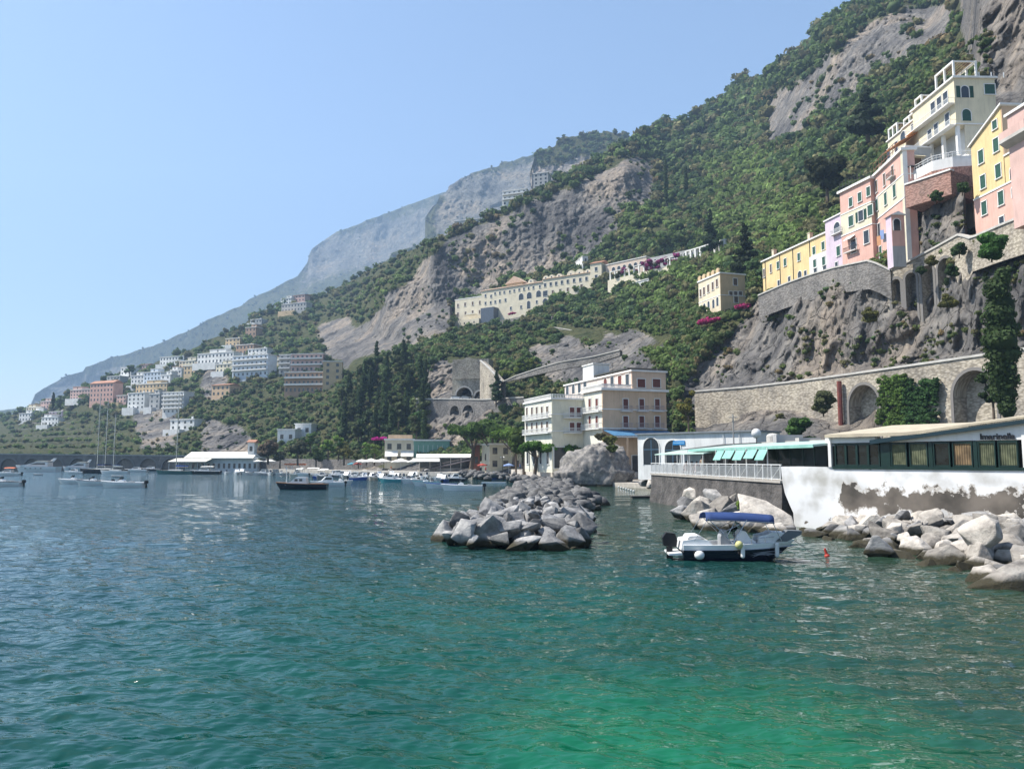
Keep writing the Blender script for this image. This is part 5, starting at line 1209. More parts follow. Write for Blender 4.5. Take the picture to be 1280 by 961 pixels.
house('stepped_hotel', 404, 428, 452, 483, 'sand', 'sand coloured right wing of the stepped hotel against the cliff', 'hotel', rows=4, balc=False, ang=10)
for a in [(628,658,240,258,'white','white terraced hotel perched on the ridge over the cliff',3,True,556), (667,685,218,237,'grey','tall pale building set in the ridge notch under the wooded peak',4,False,585), (568,600,277,292,'grey','long pale building on the lower ridge edge above the cliff',2,False,620), (522,535,310,316,'white','small white house on the bare ridge line',1,False,640)]:
    house('ridge_building', a[0], a[1], a[2], a[3], a[4], a[5], 'building', rows=a[6], balc=a[7], D=a[8], sink=14, ang=-20)
# terrace walls on the left spur
for i, (x0, x1, y) in enumerate(((10, 112, 536), (5, 108, 545), (0, 104, 553), (20, 112, 528), (160, 208, 514), (178, 212, 522), (176, 205, 543), (168, 196, 550))):
    q, _, _ = on(main, np.array([x0, (x0 + x1) / 2, x1]), np.array([y, y, y])); q[:, 1] -= 1.5
    ribbon('terrace_wall', [(x, y, float(d), float(zat(y, d)) - 4) for x, d in zip((x0, (x0 + x1) / 2, x1), q[:, 1])], 1.5, STONE if i > 3 else STONE_D, step=6,
           label=['third highest grey wall of the green left terraces', 'second lowest grey wall of the green left terraces', 'lowest grey wall of the green left terraces', 'highest grey wall of the green left terraces', 'pale terrace wall under the white hotel wings', 'pale garden wall below the white hotel terrace', 'upper pale wall above the harbour arcade', 'lower pale wall above the harbour arcade'][i])

# ================================================================ HARBOUR FRONT
def slab(name, pix, z, thick, m, label):
    pts = [P(px, 575 + F * 1.0 * (H - z) / D, D) for px, D in pix]
    o = MB().prism([(p.x, p.y) for p in pts], 'z', z - thick, z).build(name, m); tag(o, label, kind='structure'); return o
PAVE = mat('paving', (0.48, 0.45, 0.40), 0.9, (0.38, 0.35, 0.31), scale=0.8)
SAND = mat('beach_shingle', (0.46, 0.42, 0.36), 0.95, (0.34, 0.31, 0.27), scale=1.5, bump=0.5)
slab('quay', [(262, 318), (345, 296), (420, 262), (520, 226), (590, 214), (640, 222), (560, 262), (420, 300), (290, 345)], 1.1, 3, PAVE, 'paved harbour quay along the moored boats')
slab('promenade', [(640, 200), (700, 168), (735, 150), (800, 150), (860, 160), (860, 190), (700, 240), (630, 240)], 2.1, 4, PAVE, 'pale promenade in front of the seaside hotel')
slab('beach', [(585, 205), (640, 178), (700, 146), (760, 134), (830, 120), (860, 128), (850, 150), (700, 190), (620, 225)], 0.7, 3, SAND, 'strip of shingle beach behind the rocks')

WHITEM = mat('white_canvas', (0.74, 0.72, 0.66), 0.8, (0.66, 0.63, 0.56), scale=1)
GLOSSW = mat('gelcoat_white', (0.78, 0.78, 0.77), 0.25, (0.72, 0.72, 0.71), scale=1.5, spec=0.5)
# beach club on the left
bc_ = house('beach_club', 232, 322, 573, 590, 'white', 'long white beach club pavilion with windows on the quay at left', 'pavilion', D=300, rows=1, cols=14, ang=4, sink=1, dep=12)
W_ = 26
MB().prism([(-1.5, 5.2), (-1.5, 5.5), (7, 7.9), (14, 7.9), (14, 5.2)], 'x', -0.3, 26).build('roof', WHITEM, bc_)
MB().prism([(-9, 3.9), (-9, 4.1), (0, 5.4), (0, 5.2)], 'x', -3.5, 10.5).build('awning', mat('awning_cream', ()), bc_)
for x in (-3, 0.5, 4, 7.5, 10): MB().tube((x, -8.8, -0.3), (x, -8.8, 4), 0.08).build('post', RAILW, bc_)
hb = house('harbour_house', 481, 517, 550, 582, 'cream', 'cream two storey harbour house with white awnings', 'house', D=258, rows=2, cols=3, ang=6, sink=1)
MB().box(1, 9, 2, 7, 8.5, 10.4).build('roof_room', PA['peach'], hb)
for x in (0.2, 5.4): MB().prism([(-2.6, 3.0), (-2.6, 3.15), (0, 4.9), (0, 4.7)], 'x', x, x + 4.2).build('awning', WHITEM, hb)
gb_ = house('green_glass_house', 517, 562, 551, 580, mat('green_glass', (0.16, 0.32, 0.25), 0.4, (0.12, 0.26, 0.2), scale=1), 'pale green glazed building joined to the cream harbour house', 'building', D=259, rows=1, cols=1, ang=6, sink=1)
for i in range(8): MB().box(i * 1.6, i * 1.6 + 0.1, -0.08, -0.004, 0, 6.4).build('mullion', TRIM, gb_)
pvn = empty('beach_pavilion', P(524, 590, 232), R(6), 'open white roofed pavilion with dark glass behind the moored boats', 'pavilion'); pvn.location.z = 1.1
MB().prism([(-1, 4.0), (-1, 4.3), (5, 5.3), (10, 4.4), (10, 4.1)], 'x', -1, 16.5).build('roof', WHITEM, pvn); MB().prism([(-6.5, 2.9), (-6.5, 3.05), (-1, 3.95), (-1, 3.8)], 'x', -2, 6).build('awning', WHITEM, pvn)
MB().box(0, 15.5, 3, 9, 0, 4.0).build('wall', GLASS, pvn); MB().box(0, 16, 0.2, 0.4, 0, 1.0).build('low_wall', PAVE, pvn)
for i in range(6): MB().box(i * 3.1, i * 3.1 + 0.18, 0, 0.18, 0, 4.1).build('post', TRIM, pvn)
gw = MB().tube((1, -3.5, 0.3), (16, -1, 3.6), 0.22).tube((1, -3.5, 1.2), (16, -1, 4.4), 0.06); gg = gw.build('gangway', mat('gangway', (0.35, 0.3, 0.3)), pvn)
wv = house('white_villa', 347, 369, 537.5, 553, 'white', 'white cubic villa above the harbour in dark trees', 'villa', rows=1, cols=2, ang=-10, sink=8)
house('white_villa', 369, 389, 530.5, 544, 'white', 'white arched upper villa right of the cubic one', 'villa', rows=1, cols=2, ang=-10, sink=8)
house('boat_store', 310, 318, 553, 568, 'white', 'tiny white hut with orange tiled roof by the quay', 'hut', 'tile', D=305, rows=1, cols=1, ang=4, sink=4, dep=6)
house('brick_kiosk', 591, 600, 556, 588, mat('brick_red', (0.30, 0.13, 0.09), 0.9), 'narrow brick red kiosk under the beach pines', 'kiosk', D=222, rows=1, cols=1, ang=6, sink=1, dep=5)
house('beach_house', 612, 652, 556, 588, 'cream', 'cream building half hidden by pines left of the hotel', 'house', D=212, rows=2, cols=3, ang=16, sink=1)
ribbon('quay_wall', [(300,572,312,0),(350,573,300,0),(420,574,280,0),(480,574,268,0)], 1.2, STONE_D, label='low grey stone wall behind the harbour quay')

def parasol(px, D, r, hgt, z, c, label, gname):
    p = P(px, 575, D); e = empty('parasol', (p.x, p.y, z), 0, label, 'parasol', gname)
    b = MB(); n = 8
    for i in range(n):
        a0, a1 = 2 * math.pi * i / n, 2 * math.pi * (i + 1) / n
        A = (r * math.cos(a0), r * math.sin(a0), hgt - 0.0); B_ = (r * math.cos(a1), r * math.sin(a1), hgt)
        b.quadface([A, B_, (0, 0, hgt + r * 0.32)]); b.quadface([(A[0], A[1], hgt - 0.25), (B_[0], B_[1], hgt - 0.25), B_, A])
    b.build('canopy', c, e); MB().tube((0, 0, 0), (0, 0, hgt + r * 0.3), 0.05).build('pole', RAILW, e)
for px, D, r, c, lb in ((324, 300, 2.3, WHITEM, 'white parasol beside the beach club'), (338, 296, 2.2, WHITEM, 'smaller white parasol left of the orange kayaks'), (452, 262, 3.0, WHITEM, 'cream parasol left end of the quay terrace'), (464, 258, 3.2, WHITEM, 'tallest cream parasol on the quay terrace'),
                       (478, 250, 3.0, WHITEM, 'cream parasol before the harbour house'), (501, 240, 3.1, WHITEM, 'wide cream parasol under the white awnings'), (521, 236, 3.0, WHITEM, 'cream parasol left of the white pavilion'),
                       (440, 268, 1.6, mat('cloth_teal', (0.08, 0.3, 0.4)), 'small teal parasol on the quay'), (447, 266, 1.6, mat('cloth_red', (0.45, 0.08, 0.06)), 'small red parasol on the quay'), (636, 205, 1.5, mat('cloth_blue', ()), 'blue parasol on the beach'), (603, 212, 1.4, mat('cloth_red', ()), 'red parasol by the pines')):
    parasol(px, D, r, 3.0 if r > 2 else 2.1, 1.1, c, lb, 'parasols on the quay')
for i, (px, D) in enumerate(((361, 284), (369, 283), (377, 282))):
    p = P(px, 575, D); o = MB().prism([(-1.8, 0.0), (-1.3, -0.3), (1.3, -0.3), (1.8, 0.0), (1.3, 0.25), (-1.3, 0.25)], 'y', -0.4, 0.4).build('kayak', mat('kayak_orange', (0.65, 0.16, 0.04), 0.5)); o.location = (p.x, p.y, 3.0)
    st = MB().box(-1.0, 1.0, -0.05, 0.05, -1.9, -1.8).box(-1.0, -0.9, -0.3, 0.3, -1.9, -0.3).box(0.9, 1.0, -0.3, 0.3, -1.9, -0.3).build('rack', RAILW, o)
    tag(o, ['orange kayak on a rack, left end', 'orange kayak on a rack, middle one', 'orange kayak on a rack, right end'][i], 'kayak', 'kayaks on racks by the quay')

# ================================================================ SEAFRONT RESTAURANT
A_ = Vector((18.8, 54.0)); B_ = Vector((27.9, 41.7)); dW = (B_ - A_).normalized(); Lw_ = (B_ - A_).length; aW = math.atan2(dW.y, dW.x)
rs = empty('seafront_restaurant', (A_.x, A_.y, 0), aW, 'white seafront restaurant with green framed windows and peeling wall', 'restaurant')
def rloc(px, py, off=0.0):
    """local (x along wall, z) of a pixel on the wall plane pushed back by off"""
    o = Vector((0, 0, H)); q = P(px, py, 50.0) - o; n = Vector((-dW.y, dW.x, 0)); c0 = Vector((A_.x, A_.y, 0)) + n * off
    t = (c0 - o).dot(n) / q.dot(n); w_ = o + q * t; r = w_ - Vector((A_.x, A_.y, 0)); return r.x * dW.x + r.y * dW.y, w_.z
ZW = rloc(1100, 584)[1]
def peel_mat():
    m = bpy.data.materials.new('peeling_plaster'); m.use_nodes = True; n = m.node_tree; b = n.nodes['Principled BSDF']; L = n.links.new
    tc = n.nodes.new('ShaderNodeTexCoord'); sp_ = n.nodes.new('ShaderNodeSeparateXYZ'); L(tc.outputs['Object'], sp_.inputs[0])
    nz = n.nodes.new('ShaderNodeTexNoise'); nz.inputs['Scale'].default_value = 0.9; nz.inputs['Detail'].default_value = 9; nz.inputs['Roughness'].default_value = 0.62; L(tc.outputs['Object'], nz.inputs['Vector'])
    # plaster has fallen off in a ragged band low on the right half
    def M(op, a, c):
        x = n.nodes.new('ShaderNodeMath'); x.operation = op
        for i, v in enumerate((a, c)):
            if isinstance(v, (int, float)): x.inputs[i].default_value = v
            else: L(v, x.inputs[i])
        return x.outputs[0]
    zt = M('ABSOLUTE', M('SUBTRACT', sp_.outputs['Z'], 2.05), 0); band = M('SUBTRACT', 0.50, M('MULTIPLY', zt, 0.55))
    left = M('MULTIPLY', M('MAXIMUM', M('SUBTRACT', 4.6, sp_.outputs['X']), 0), 0.9)
    mk = M('SUBTRACT', M('ADD', band, M('MULTIPLY', M('SUBTRACT', nz.outputs['Fac'], 0.5), 2.2)), left)
    spot = M('SUBTRACT', nz.outputs['Fac'], 0.665)
    mk2 = M('MAXIMUM', M('MULTIPLY', M('SUBTRACT', mk, 0.14), 40), M('MULTIPLY', spot, 60))
    cl_ = n.nodes.new('ShaderNodeClamp'); L(mk2, cl_.inputs[0])
    n2 = n.nodes.new('ShaderNodeTexNoise'); n2.inputs['Scale'].default_value = 0.5; n2.inputs['Detail'].default_value = 7; L(tc.outputs['Object'], n2.inputs['Vector'])
    r1 = n.nodes.new('ShaderNodeValToRGB'); r1.color_ramp.elements[0].color = (0.40, 0.39, 0.36, 1); r1.color_ramp.elements[0].position = 0.33; r1.color_ramp.elements[1].color = (0.70, 0.70, 0.70, 1); r1.color_ramp.elements[1].position = 0.52; L(n2.outputs['Fac'], r1.inputs[0])
    r2 = n.nodes.new('ShaderNodeValToRGB'); r2.color_ramp.elements[0].color = (0.055, 0.048, 0.04, 1); r2.color_ramp.elements[0].position = 0.35; r2.color_ramp.elements[1].position = 0.62; r2.color_ramp.elements[1].color = (0.17, 0.145, 0.12, 1); L(n2.outputs['Fac'], r2.inputs[0])
    c3 = n.nodes.new('ShaderNodeClamp'); L(M('MULTIPLY', M('SUBTRACT', mk, 0.045), 30), c3.inputs[0]); m0 = n.nodes.new('ShaderNodeMixRGB'); L(c3.outputs[0], m0.inputs[0]); L(r1.outputs[0], m0.inputs[1]); m0.inputs[2].default_value = (0.44, 0.41, 0.37, 1)
    mx = n.nodes.new('ShaderNodeMixRGB'); L(cl_.outputs[0], mx.inputs[0]); L(m0.outputs[0], mx.inputs[1]); L(r2.outputs[0], mx.inputs[2]); L(mx.outputs[0], b.inputs['Base Color']); b.inputs['Roughness'].default_value = 0.9
    bp = n.nodes.new('ShaderNodeBump'); bp.inputs['Strength'].default_value = 0.5; bp.inputs['Distance'].default_value = 0.03; bp.invert = True; L(cl_.outputs[0], bp.inputs['Height']); L(bp.outputs[0], b.inputs['Normal'])
    return m
wl = MB(); nx = 20
# wall with ragged flared left end
prof = [(0.0, ZW), (0.08, 3.0), (0.25, 2.2), (0.6, 1.4), (0.85, 0.9), (0.9, -1.2)]
wl.prism([(x, z) for x, z in prof] + [(Lw_ + 0.1, -1.2), (Lw_ + 0.1, ZW)], 'y', 0, 9).build('lower_wall', peel_mat(), rs)
GREENF = mat('frame_green', (0.006, 0.026, 0.02), 0.4, (0.005, 0.02, 0.017), scale=3)
xg, zg = rloc(1102, 553); x1g, z1g = rloc(1274, 549); xl, zl = rloc(1040, 554); zt_ = (zg + z1g) / 2
MB().box(xl + 0.1, Lw_ - 0.1, 0.5, 8.5, ZW + 0.003, zt_).build('interior_wall', mat('dark_interior', (0.03, 0.03, 0.028), 0.8), rs)
def pane_mat(name, tint, tr=0.0):
    return mat(name, tint, 0.12, tuple(x * 0.3 for x in tint), scale=1.1, spec=0.3, w1=0.42, w2=0.58)
CURT = mat('curtain', (0.13, 0.14, 0.08), 0.9, (0.06, 0.07, 0.04), scale=2.2)
wins = [(1044, 1100, 4, False), (1114, 1134, 1, True), (1137, 1160, 1, True), (1167, 1188, 1, False), (1191, 1216, 1, True), (1223, 1245, 1, True), (1248, 1273, 1, True)]
for pa, pb2, nn, cu_ in wins:
    a0 = rloc(pa, 570)[0]; a1 = rloc(pb2, 570)[0]
    for k in range(nn):
        u0 = a0 + (a1 - a0) * k / nn; u1 = a0 + (a1 - a0) * (k + 1) / nn
        fr = MB(); t = 0.07
        fr.box(u0, u0 + t, -0.05, 0.15, ZW + 0.06, zt_ - 0.05).box(u1 - t, u1, -0.05, 0.15, ZW + 0.06, zt_ - 0.05).box(u0 + t, u1 - t, -0.04, 0.14, zt_ - 0.16, zt_ - 0.05).box(u0 + t, u1 - t, -0.04, 0.14, ZW + 0.06, ZW + 0.16)
        o = fr.build('window', GREENF, rs)
        MB().box(u0 + t, u1 - t, 0.04, 0.06, ZW + 0.16, zt_ - 0.16).build('pane', pane_mat('pane_curtain' if cu_ else 'pane_dark', (0.16, 0.18, 0.11) if cu_ else (0.012, 0.017, 0.018)), o)
        if cu_:
            c = MB(); s_ = 14
            for i in range(s_):
                w0 = u0 + t + (u1 - u0 - 2 * t) * i / s_; w1_ = u0 + t + (u1 - u0 - 2 * t) * (i + 1) / s_; d_ = 0.0 if i % 2 else 0.03
                c.quadface([(w0, 0.036 - d_, ZW + 0.18), (w1_, 0.036 - 0.03 + d_, ZW + 0.18), (w1_, 0.036 - 0.03 + d_, zt_ - 0.18), (w0, 0.036 - d_, zt_ - 0.18)])
            c.build('curtain', CURT if pa != 1191 else mat('curtain_tan', (0.22, 0.15, 0.08), 0.9, (0.10, 0.07, 0.04), scale=2), o)
x_a, z_a = rloc(1102, 549.5); x_b, z_b = rloc(1279, 525)
for pa, pb2 in ((1101, 1113), (1161, 1166), (1217, 1222)):
    a0 = rloc(pa, 570)[0]; a1 = rloc(pb2, 570)[0]; MB().box(a0, a1, -0.03, 0.2, ZW + 0.05, zt_ - 0.02).build('pier', GREENF, rs)
MB().box(xl, Lw_ + 0.1, -0.07, 0.2, ZW - 0.12, ZW + 0.05).build('sill_beam', GREENF, rs)
MB().prism([(x_a - 0.4, zt_), (Lw_ + 0.15, zt_), (Lw_ + 0.15, z_b - 0.1), (x_a - 0.4, z_a - 0.12)], 'y', 0.0, 0.25).build('gable', PA['white'], rs)
gl_ = MB().box(xl - 0.5, x_a - 0.41, 0.01, 0.25, zt_, zt_ + 0.35).build('parapet', PA['white'], rs)
MB().prism([(x_a - 0.6, z_a - 0.28), (x_b + 0.8, z_b - 0.12), (x_b + 0.8, z_b + 0.18), (x_a - 0.6, z_a - 0.02)], 'y', -0.35, -0.2).build('fascia', mat('fascia_teal', (0.008, 0.028, 0.04), 0.5, (0.006, 0.024, 0.033)), rs)
rf = MB()
def rfp(x, y, z): return (x, y, z)
zr = lambda x: z_a + (z_b - z_a) * (x - x_a) / (x_b - x_a)
for i in range(14):
    xa_ = xl - 0.3 + (x_b + 1.2 - xl) * i / 14; xb__ = xl - 0.3 + (x_b + 1.2 - xl) * (i + 1) / 14
    za_, zb__ = max(zr(xa_), zt_ + 0.37), max(zr(xb__), zt_ + 0.37)
    rf.quadface([(xa_, -0.35, za_ + 0.19), (xb__, -0.35, zb__ + 0.19), (xb__, 8.5, zb__ + 1.05), (xa_, 8.5, za_ + 1.05)], [(0, 0)] * 4)
    rf.quadface([(xa_, -0.35, za_), (xb__, -0.35, zb__), (xb__, -0.35, zb__ + 0.185), (xa_, -0.35, za_ + 0.185)], [(0, 0)] * 4)
rf.build('roof', mat('roof_cream', (0.48, 0.42, 0.31), 0.85, (0.38, 0.33, 0.25), scale=1.2), rs)
MB().box(Lw_ - 0.25, Lw_ + 0.1, -0.05, 0.3, ZW, z_b - 0.1).build('corner_post', TRIM, rs)
MB().box(xl - 0.25, xl - 0.05, -0.1, 0.1, ZW, zt_ + 0.35).build('post', TRIM, rs)
# sign letters standing on the window head
fc = bpy.data.curves.new('sign_letters', 'FONT'); fc.body = 'lmarinella'; fc.size = 0.47; fc.extrude = 0.03; fc.offset = 0.008; fc.materials.append(mat('letter_black', (0.015, 0.015, 0.02), 0.4)); fc.space_character = 0.98
fo = bpy.data.objects.new('sign_letters', fc); COL.objects.link(fo); fo.parent = rs; xs_, zs2 = rloc(1225.5, 548.8); fo.location = (xs_, -0.06, zs2 - 0.02); fo.rotation_euler = (math.pi / 2, 0, 0)
me_ = bpy.data.meshes.new_from_object(fo); me_.name = 'sign_letters'; tf = (fo.location.copy(), fo.rotation_euler.copy()); bpy.data.objects.remove(fo)
fo = link('sign_letters', me_, rs, tf[0], tf[1])
# terrace: deck, stone wall, glazing, teal awnings
T0 = Vector((15.3, 85.0)); dT = (A_ - T0); LT = dT.length; dT.normalize(); aT = math.atan2(dT.y, dT.x)
ZD = 3.05
tr = empty('terrace_wall', (T0.x, T0.y, 0), aT, 'dark stone terrace wall curving up from the rocks left of the restaurant', 'wall')
def wallfn(u, v):    # flared face
    z = -1.0 + (ZD + 1.0) * v; fl = (0.9 + 3.0 * max(0, u - 0.55)) * (1 - v) ** 2.2 ; return (LT * u + (1.6 * (1 - v) ** 1.5 if u > 0.97 else 0), -fl * 0.55 + 0.12 * math.sin(u * 23) * (1 - v), z)
MB().grid(wallfn, 40, 14).build('wall_face', mat('terrace_stone', (0.115, 0.105, 0.098), 0.95, (0.05, 0.047, 0.045), scale=0.7, bump=1.0, bscale=3, bdist=0.15), tr, smooth=True)
MB().box(0, LT, 0.02, 5, -1, ZD - 0.16).build('wall_core', mat('terrace_stone', ()), tr)
MB().box(-0.1, LT, -0.1, 5.5, ZD - 0.15, ZD + 0.02).build('deck', mat('deck_stone', (0.40, 0.37, 0.33), 0.9), tr)
rl = empty('terrace_railing', (T0.x, T0.y, ZD), aT, 'white metal railing along the edge of the restaurant terrace', 'railing')
n = 22
for i in range(n + 1):
    x = LT * i / n * 0.995; MB().box(x - 0.03, x + 0.03, 0.0, 0.06, 0, 1.1).build('post', RAILW, rl)
for i in range(n):
    x0_, x1_ = LT * i / n * 0.995, LT * (i + 1) / n * 0.995; b = MB()
    for k in range(1, 11): xx = x0_ + (x1_ - x0_) * k / 11; b.box(xx - 0.011, xx + 0.011, 0.02, 0.04, 0.12, 1.02)
    b.box(x0_ + 0.03, x1_ - 0.03, 0.01, 0.05, 0.1, 0.14)
    if i % 2: b.tube((x0_, 0.03, 0.1), (x1_, 0.03, 1.0), 0.02, 5)
    b.build('panel', RAILW, rl)
MB().box(-0.05, LT, 0.0, 0.07, 1.1, 1.16).build('handrail', RAILW, rl)
tg = empty('terrace_pavilion', (T0.x, T0.y, ZD), aT, 'glazed terrace pavilion with turquoise awnings and thin posts', 'pavilion')
def tl(px, py, off):
    o = Vector((0, 0, H)); q = P(px, py, 50.0) - o; n = Vector((-dT.y, dT.x, 0)); c0 = Vector((T0.x, T0.y, 0)) + n * off
    t = (c0 - o).dot(n) / q.dot(n); w_ = o + q * t; r = w_ - Vector((T0.x, T0.y, 0)); return r.x * dT.x + r.y * dT.y, w_.z - ZD
OF = 2.2
TEAL = mat('awning_teal', (0.24, 0.46, 0.40), 0.7, (0.19, 0.38, 0.33), scale=1.5)
xe = LT + 3.0; x_s = tl(880, 575, OF)[0]
MB().box(x_s, xe, OF + 0.3, OF + 4, 0, 2.4).build('interior', mat('dark_interior', ()), tg)
gx = [tl(px, 575, OF)[0] for px in (880, 893, 905, 918, 932, 945, 956, 972, 988, 1004, 1018, 1034)]
for a, c in zip(gx[:-1], gx[1:]):
    f = MB().box(a, a + 0.07, OF - 0.03, OF + 0.05, 0, 2.5).box(a, c, OF - 0.03, OF + 0.05, 0.9, 0.95).build('window_frame', GREENF if a > gx[6] - 0.01 else RAILW, tg)
    MB().box(a + 0.07, c, OF, OF + 0.02, 0.02, 2.45).build('pane', pane_mat('pane_dark', ()), f)
zaw = tl(905, 563, OF)[1]; 
MB().prism([(OF - 1.3, 2.35), (OF - 1.3, 2.5), (OF + 3.5, 2.95), (OF + 3.5, 2.8)], 'x', x_s - 0.5, xe).build('roof', mat('roof_mint', (0.42, 0.56, 0.50), 0.7), tg)
MB().box(x_s - 0.5, xe, OF - 1.36, OF - 1.31, 2.28, 2.5).build('gutter', TEAL, tg)
for k, (pa, pb2) in enumerate(((893, 902), (904, 915), (917, 928), (931, 943), (945, 956))):
    a0 = tl(pa, 570, 0.6)[0]; a1 = tl(pb2, 570, 0.6)[0]
    MB().prism([(OF - 1.3, 2.3), (OF - 1.75, 1.45 + 0.12 * (k % 2)), (OF - 1.75, 1.5 + 0.12 * (k % 2)), (OF - 1.3, 2.35)], 'x', a0, a1).build('awning', TEAL, tg)
for px in (858, 893, 905, 918, 931, 944, 957): a0 = tl(px, 575, 0.7)[0]; MB().box(a0, a0 + 0.07, OF - 1.4, OF - 1.33, 0, 2.4).build('post', RAILW, tg)
# open frame canopy on the far left of the terrace
pc_ = empty('canopy_frame', (T0.x, T0.y, ZD), aT, 'thin pale canopy frame at the left end of the terrace', 'canopy')
xx0 = tl(820, 565, 1.0)[0]; xx1 = tl(880, 565, 1.0)[0]
MB().prism([(0.4, 2.0), (0.4, 2.1), (3.4, 2.55), (3.4, 2.45)], 'x', 0.1, xx1 + 1.5).build('roof', mat('roof_mint', ()), pc_)
for x in np.linspace(0.2, xx1 + 1, 5): MB().tube((x, 0.5, 0), (x, 0.5, 2.0), 0.04).build('post', RAILW, pc_); MB().tube((x, 3.2, 0), (x, 3.2, 2.4), 0.04).build('post', RAILW, pc_)
# long dark slanted roof behind the terrace and rooftop equipment
sr = Bld('lean_to_roof', 'low dark slanted roof between boathouse and terrace awnings', 'roof', 915, 556.5, 88, pxl=850, pyl=559.5, W=6, zb=3.2)
MB().prism([(-1.2, sr.H - 0.6), (6, sr.H + 0.3), (6, sr.H + 0.5), (-1.2, sr.H - 0.4)], 'y', 0, sr.L).build('roof', mat('dark_canopy', ()), sr.root); MB().box(0.5, 6, 0.2, sr.L - 0.2, 0, sr.H - 0.45).build('wall', PA['grey'], sr.root)
bk = Bld('rear_building', 'low grey white service building behind the terrace roof', 'building', 1042, 548, 66, pxl=940, pyl=552.5, W=6, zb=2.0)
bk.block('wall', PA['grey'], 1.5, 6, 0.2, bk.L, 0, bk.H - 0.15); bk.block('roof', FLATR, 1.2, 6.3, 0, bk.L + 0.2, bk.H - 0.15, bk.H)
def rooft(name, px, py, D, fn, label, cat):
    p = P(px, py, D); o = fn(); o.name = name; o.location = p; tag(o, label, cat); return o
dsh = rooft('satellite_dish', 945.5, 552, 84, lambda: MB().grid(lambda u, v: (0.55 * v * math.cos(2 * math.pi * u), -0.35 + 0.3 * v * v, 0.9 + 0.55 * v * math.sin(2 * math.pi * u)), 16, 4).build('dish', TRIM), 'round white satellite dish on the restaurant roof', 'dish')
MB().tube((0, 0.05, -1.2), (0, -0.1, 0.8), 0.05).build('mast', IRON, dsh)
for i, (px, D, w_, h_, lb) in enumerate(((966, 80, 0.9, 0.85, 'rounded pale water tank beside the dish'), (985, 76, 1.3, 0.75, 'square grey roof unit right of the tank'), (1010, 72, 1.0, 0.5, 'low grey roof unit near the shrub'))):
    p = P(px, 556, D); q = MB()
    if i == 0: q.tube((0, 0, 0), (0, 0, 0.9), w_ * 0.7, 14).ball((0, 0, 0.9), w_ * 0.7, 12, 0.5)
    else: q.box(-w_, w_, -0.5, 0.5, 0, h_ * 1.3).box(-w_ * 0.8, w_ * 0.8, -0.53, -0.5, 0.1, h_)
    o = q.build('roof_tank' if i == 0 else 'roof_unit', [FLATR, PA['grey'], FLATR][i]); o.location = p; tag(o, lb, 'tank' if i == 0 else 'air unit'); MB().box(-w_, w_, -0.6, 0.6, -1.2, -0.01).build('stand', PA['grey'], o)
pole = MB().tube((0, 0, 0), (0, 0, 8), 0.1, 8, 0.07).tube((-0.5, 0, 7.6), (0.5, 0, 7.6), 0.05).build('utility_pole', mat('pole_grey', (0.35, 0.34, 0.32))); pole.location = P(918, 585, 92); pole.location.z = 2; tag(pole, 'thin grey utility pole rising in front of the boathouse wall', 'pole')

# ================================================================ ROCKS
def rock_mat(name, c1, c2, c3, wet=True):
    m = bpy.data.materials.new(name); m.use_nodes = True; n = m.node_tree; b = n.nodes['Principled BSDF']; L = n.links.new
    b.inputs['Roughness'].default_value = 0.9; b.inputs['Specular IOR Level'].default_value = 0.2
    g = n.nodes.new('ShaderNodeNewGeometry'); oi = n.nodes.new('ShaderNodeObjectInfo')
    nz = n.nodes.new('ShaderNodeTexNoise'); nz.inputs['Scale'].default_value = 1.3; nz.inputs['Detail'].default_value = 9; nz.inputs['Roughness'].default_value = 0.68; L(g.outputs['Position'], nz.inputs['Vector'])
    rp = n.nodes.new('ShaderNodeValToRGB'); e = rp.color_ramp.elements; e[0].position = 0.3; e[0].color = (*c2, 1); e[1].position = 0.7; e[1].color = (*c3, 1); q = e.new(0.5); q.color = (*c1, 1); L(nz.outputs['Fac'], rp.inputs[0])
    hv = n.nodes.new('ShaderNodeHueSaturation'); L(rp.outputs[0], hv.inputs['Color'])
    mr = n.nodes.new('ShaderNodeMapRange'); L(oi.outputs['Random'], mr.inputs['Value']); mr.inputs['To Min'].default_value = 0.5; mr.inputs['To Max'].default_value = 1.3; L(mr.outputs[0], hv.inputs['Value'])
    sx = n.nodes.new('ShaderNodeSeparateXYZ'); L(g.outputs['Position'], sx.inputs[0])
    # algae and damp line just above the water
    mz = n.nodes.new('ShaderNodeMath'); mz.operation = 'MULTIPLY_ADD'; L(nz.outputs['Fac'], mz.inputs[0]); mz.inputs[1].default_value = -0.6; L(sx.outputs['Z'], mz.inputs[2])
    rz = n.nodes.new('ShaderNodeValToRGB'); rz.color_ramp.elements[0].position = 0.0; rz.color_ramp.elements[0].color = (1, 1, 1, 1); rz.color_ramp.elements[1].position = 0.18; rz.color_ramp.elements[1].color = (0, 0, 0, 1); L(mz.outputs[0], rz.inputs[0])
    mx = n.nodes.new('ShaderNodeMixRGB'); L(rz.outputs[0], mx.inputs[0]); L(hv.outputs[0], mx.inputs[1]); mx.inputs[2].default_value = (0.045, 0.04, 0.025, 1); L(mx.outputs[0], b.inputs['Base Color'])
    bp = n.nodes.new('ShaderNodeBump'); bp.inputs['Strength'].default_value = 0.9; bp.inputs['Distance'].default_value = 0.12
    n2 = n.nodes.new('ShaderNodeTexNoise'); n2.inputs['Scale'].default_value = 3.5; n2.inputs['Detail'].default_value = 10; n2.inputs['Roughness'].default_value = 0.7; L(g.outputs['Position'], n2.inputs['Vector']); L(n2.outputs['Fac'], bp.inputs['Height']); L(bp.outputs[0], b.inputs['Normal'])
    return m
RK_G = rock_mat('rock_grey', (0.25, 0.245, 0.24), (0.085, 0.085, 0.09), (0.44, 0.42, 0.39))
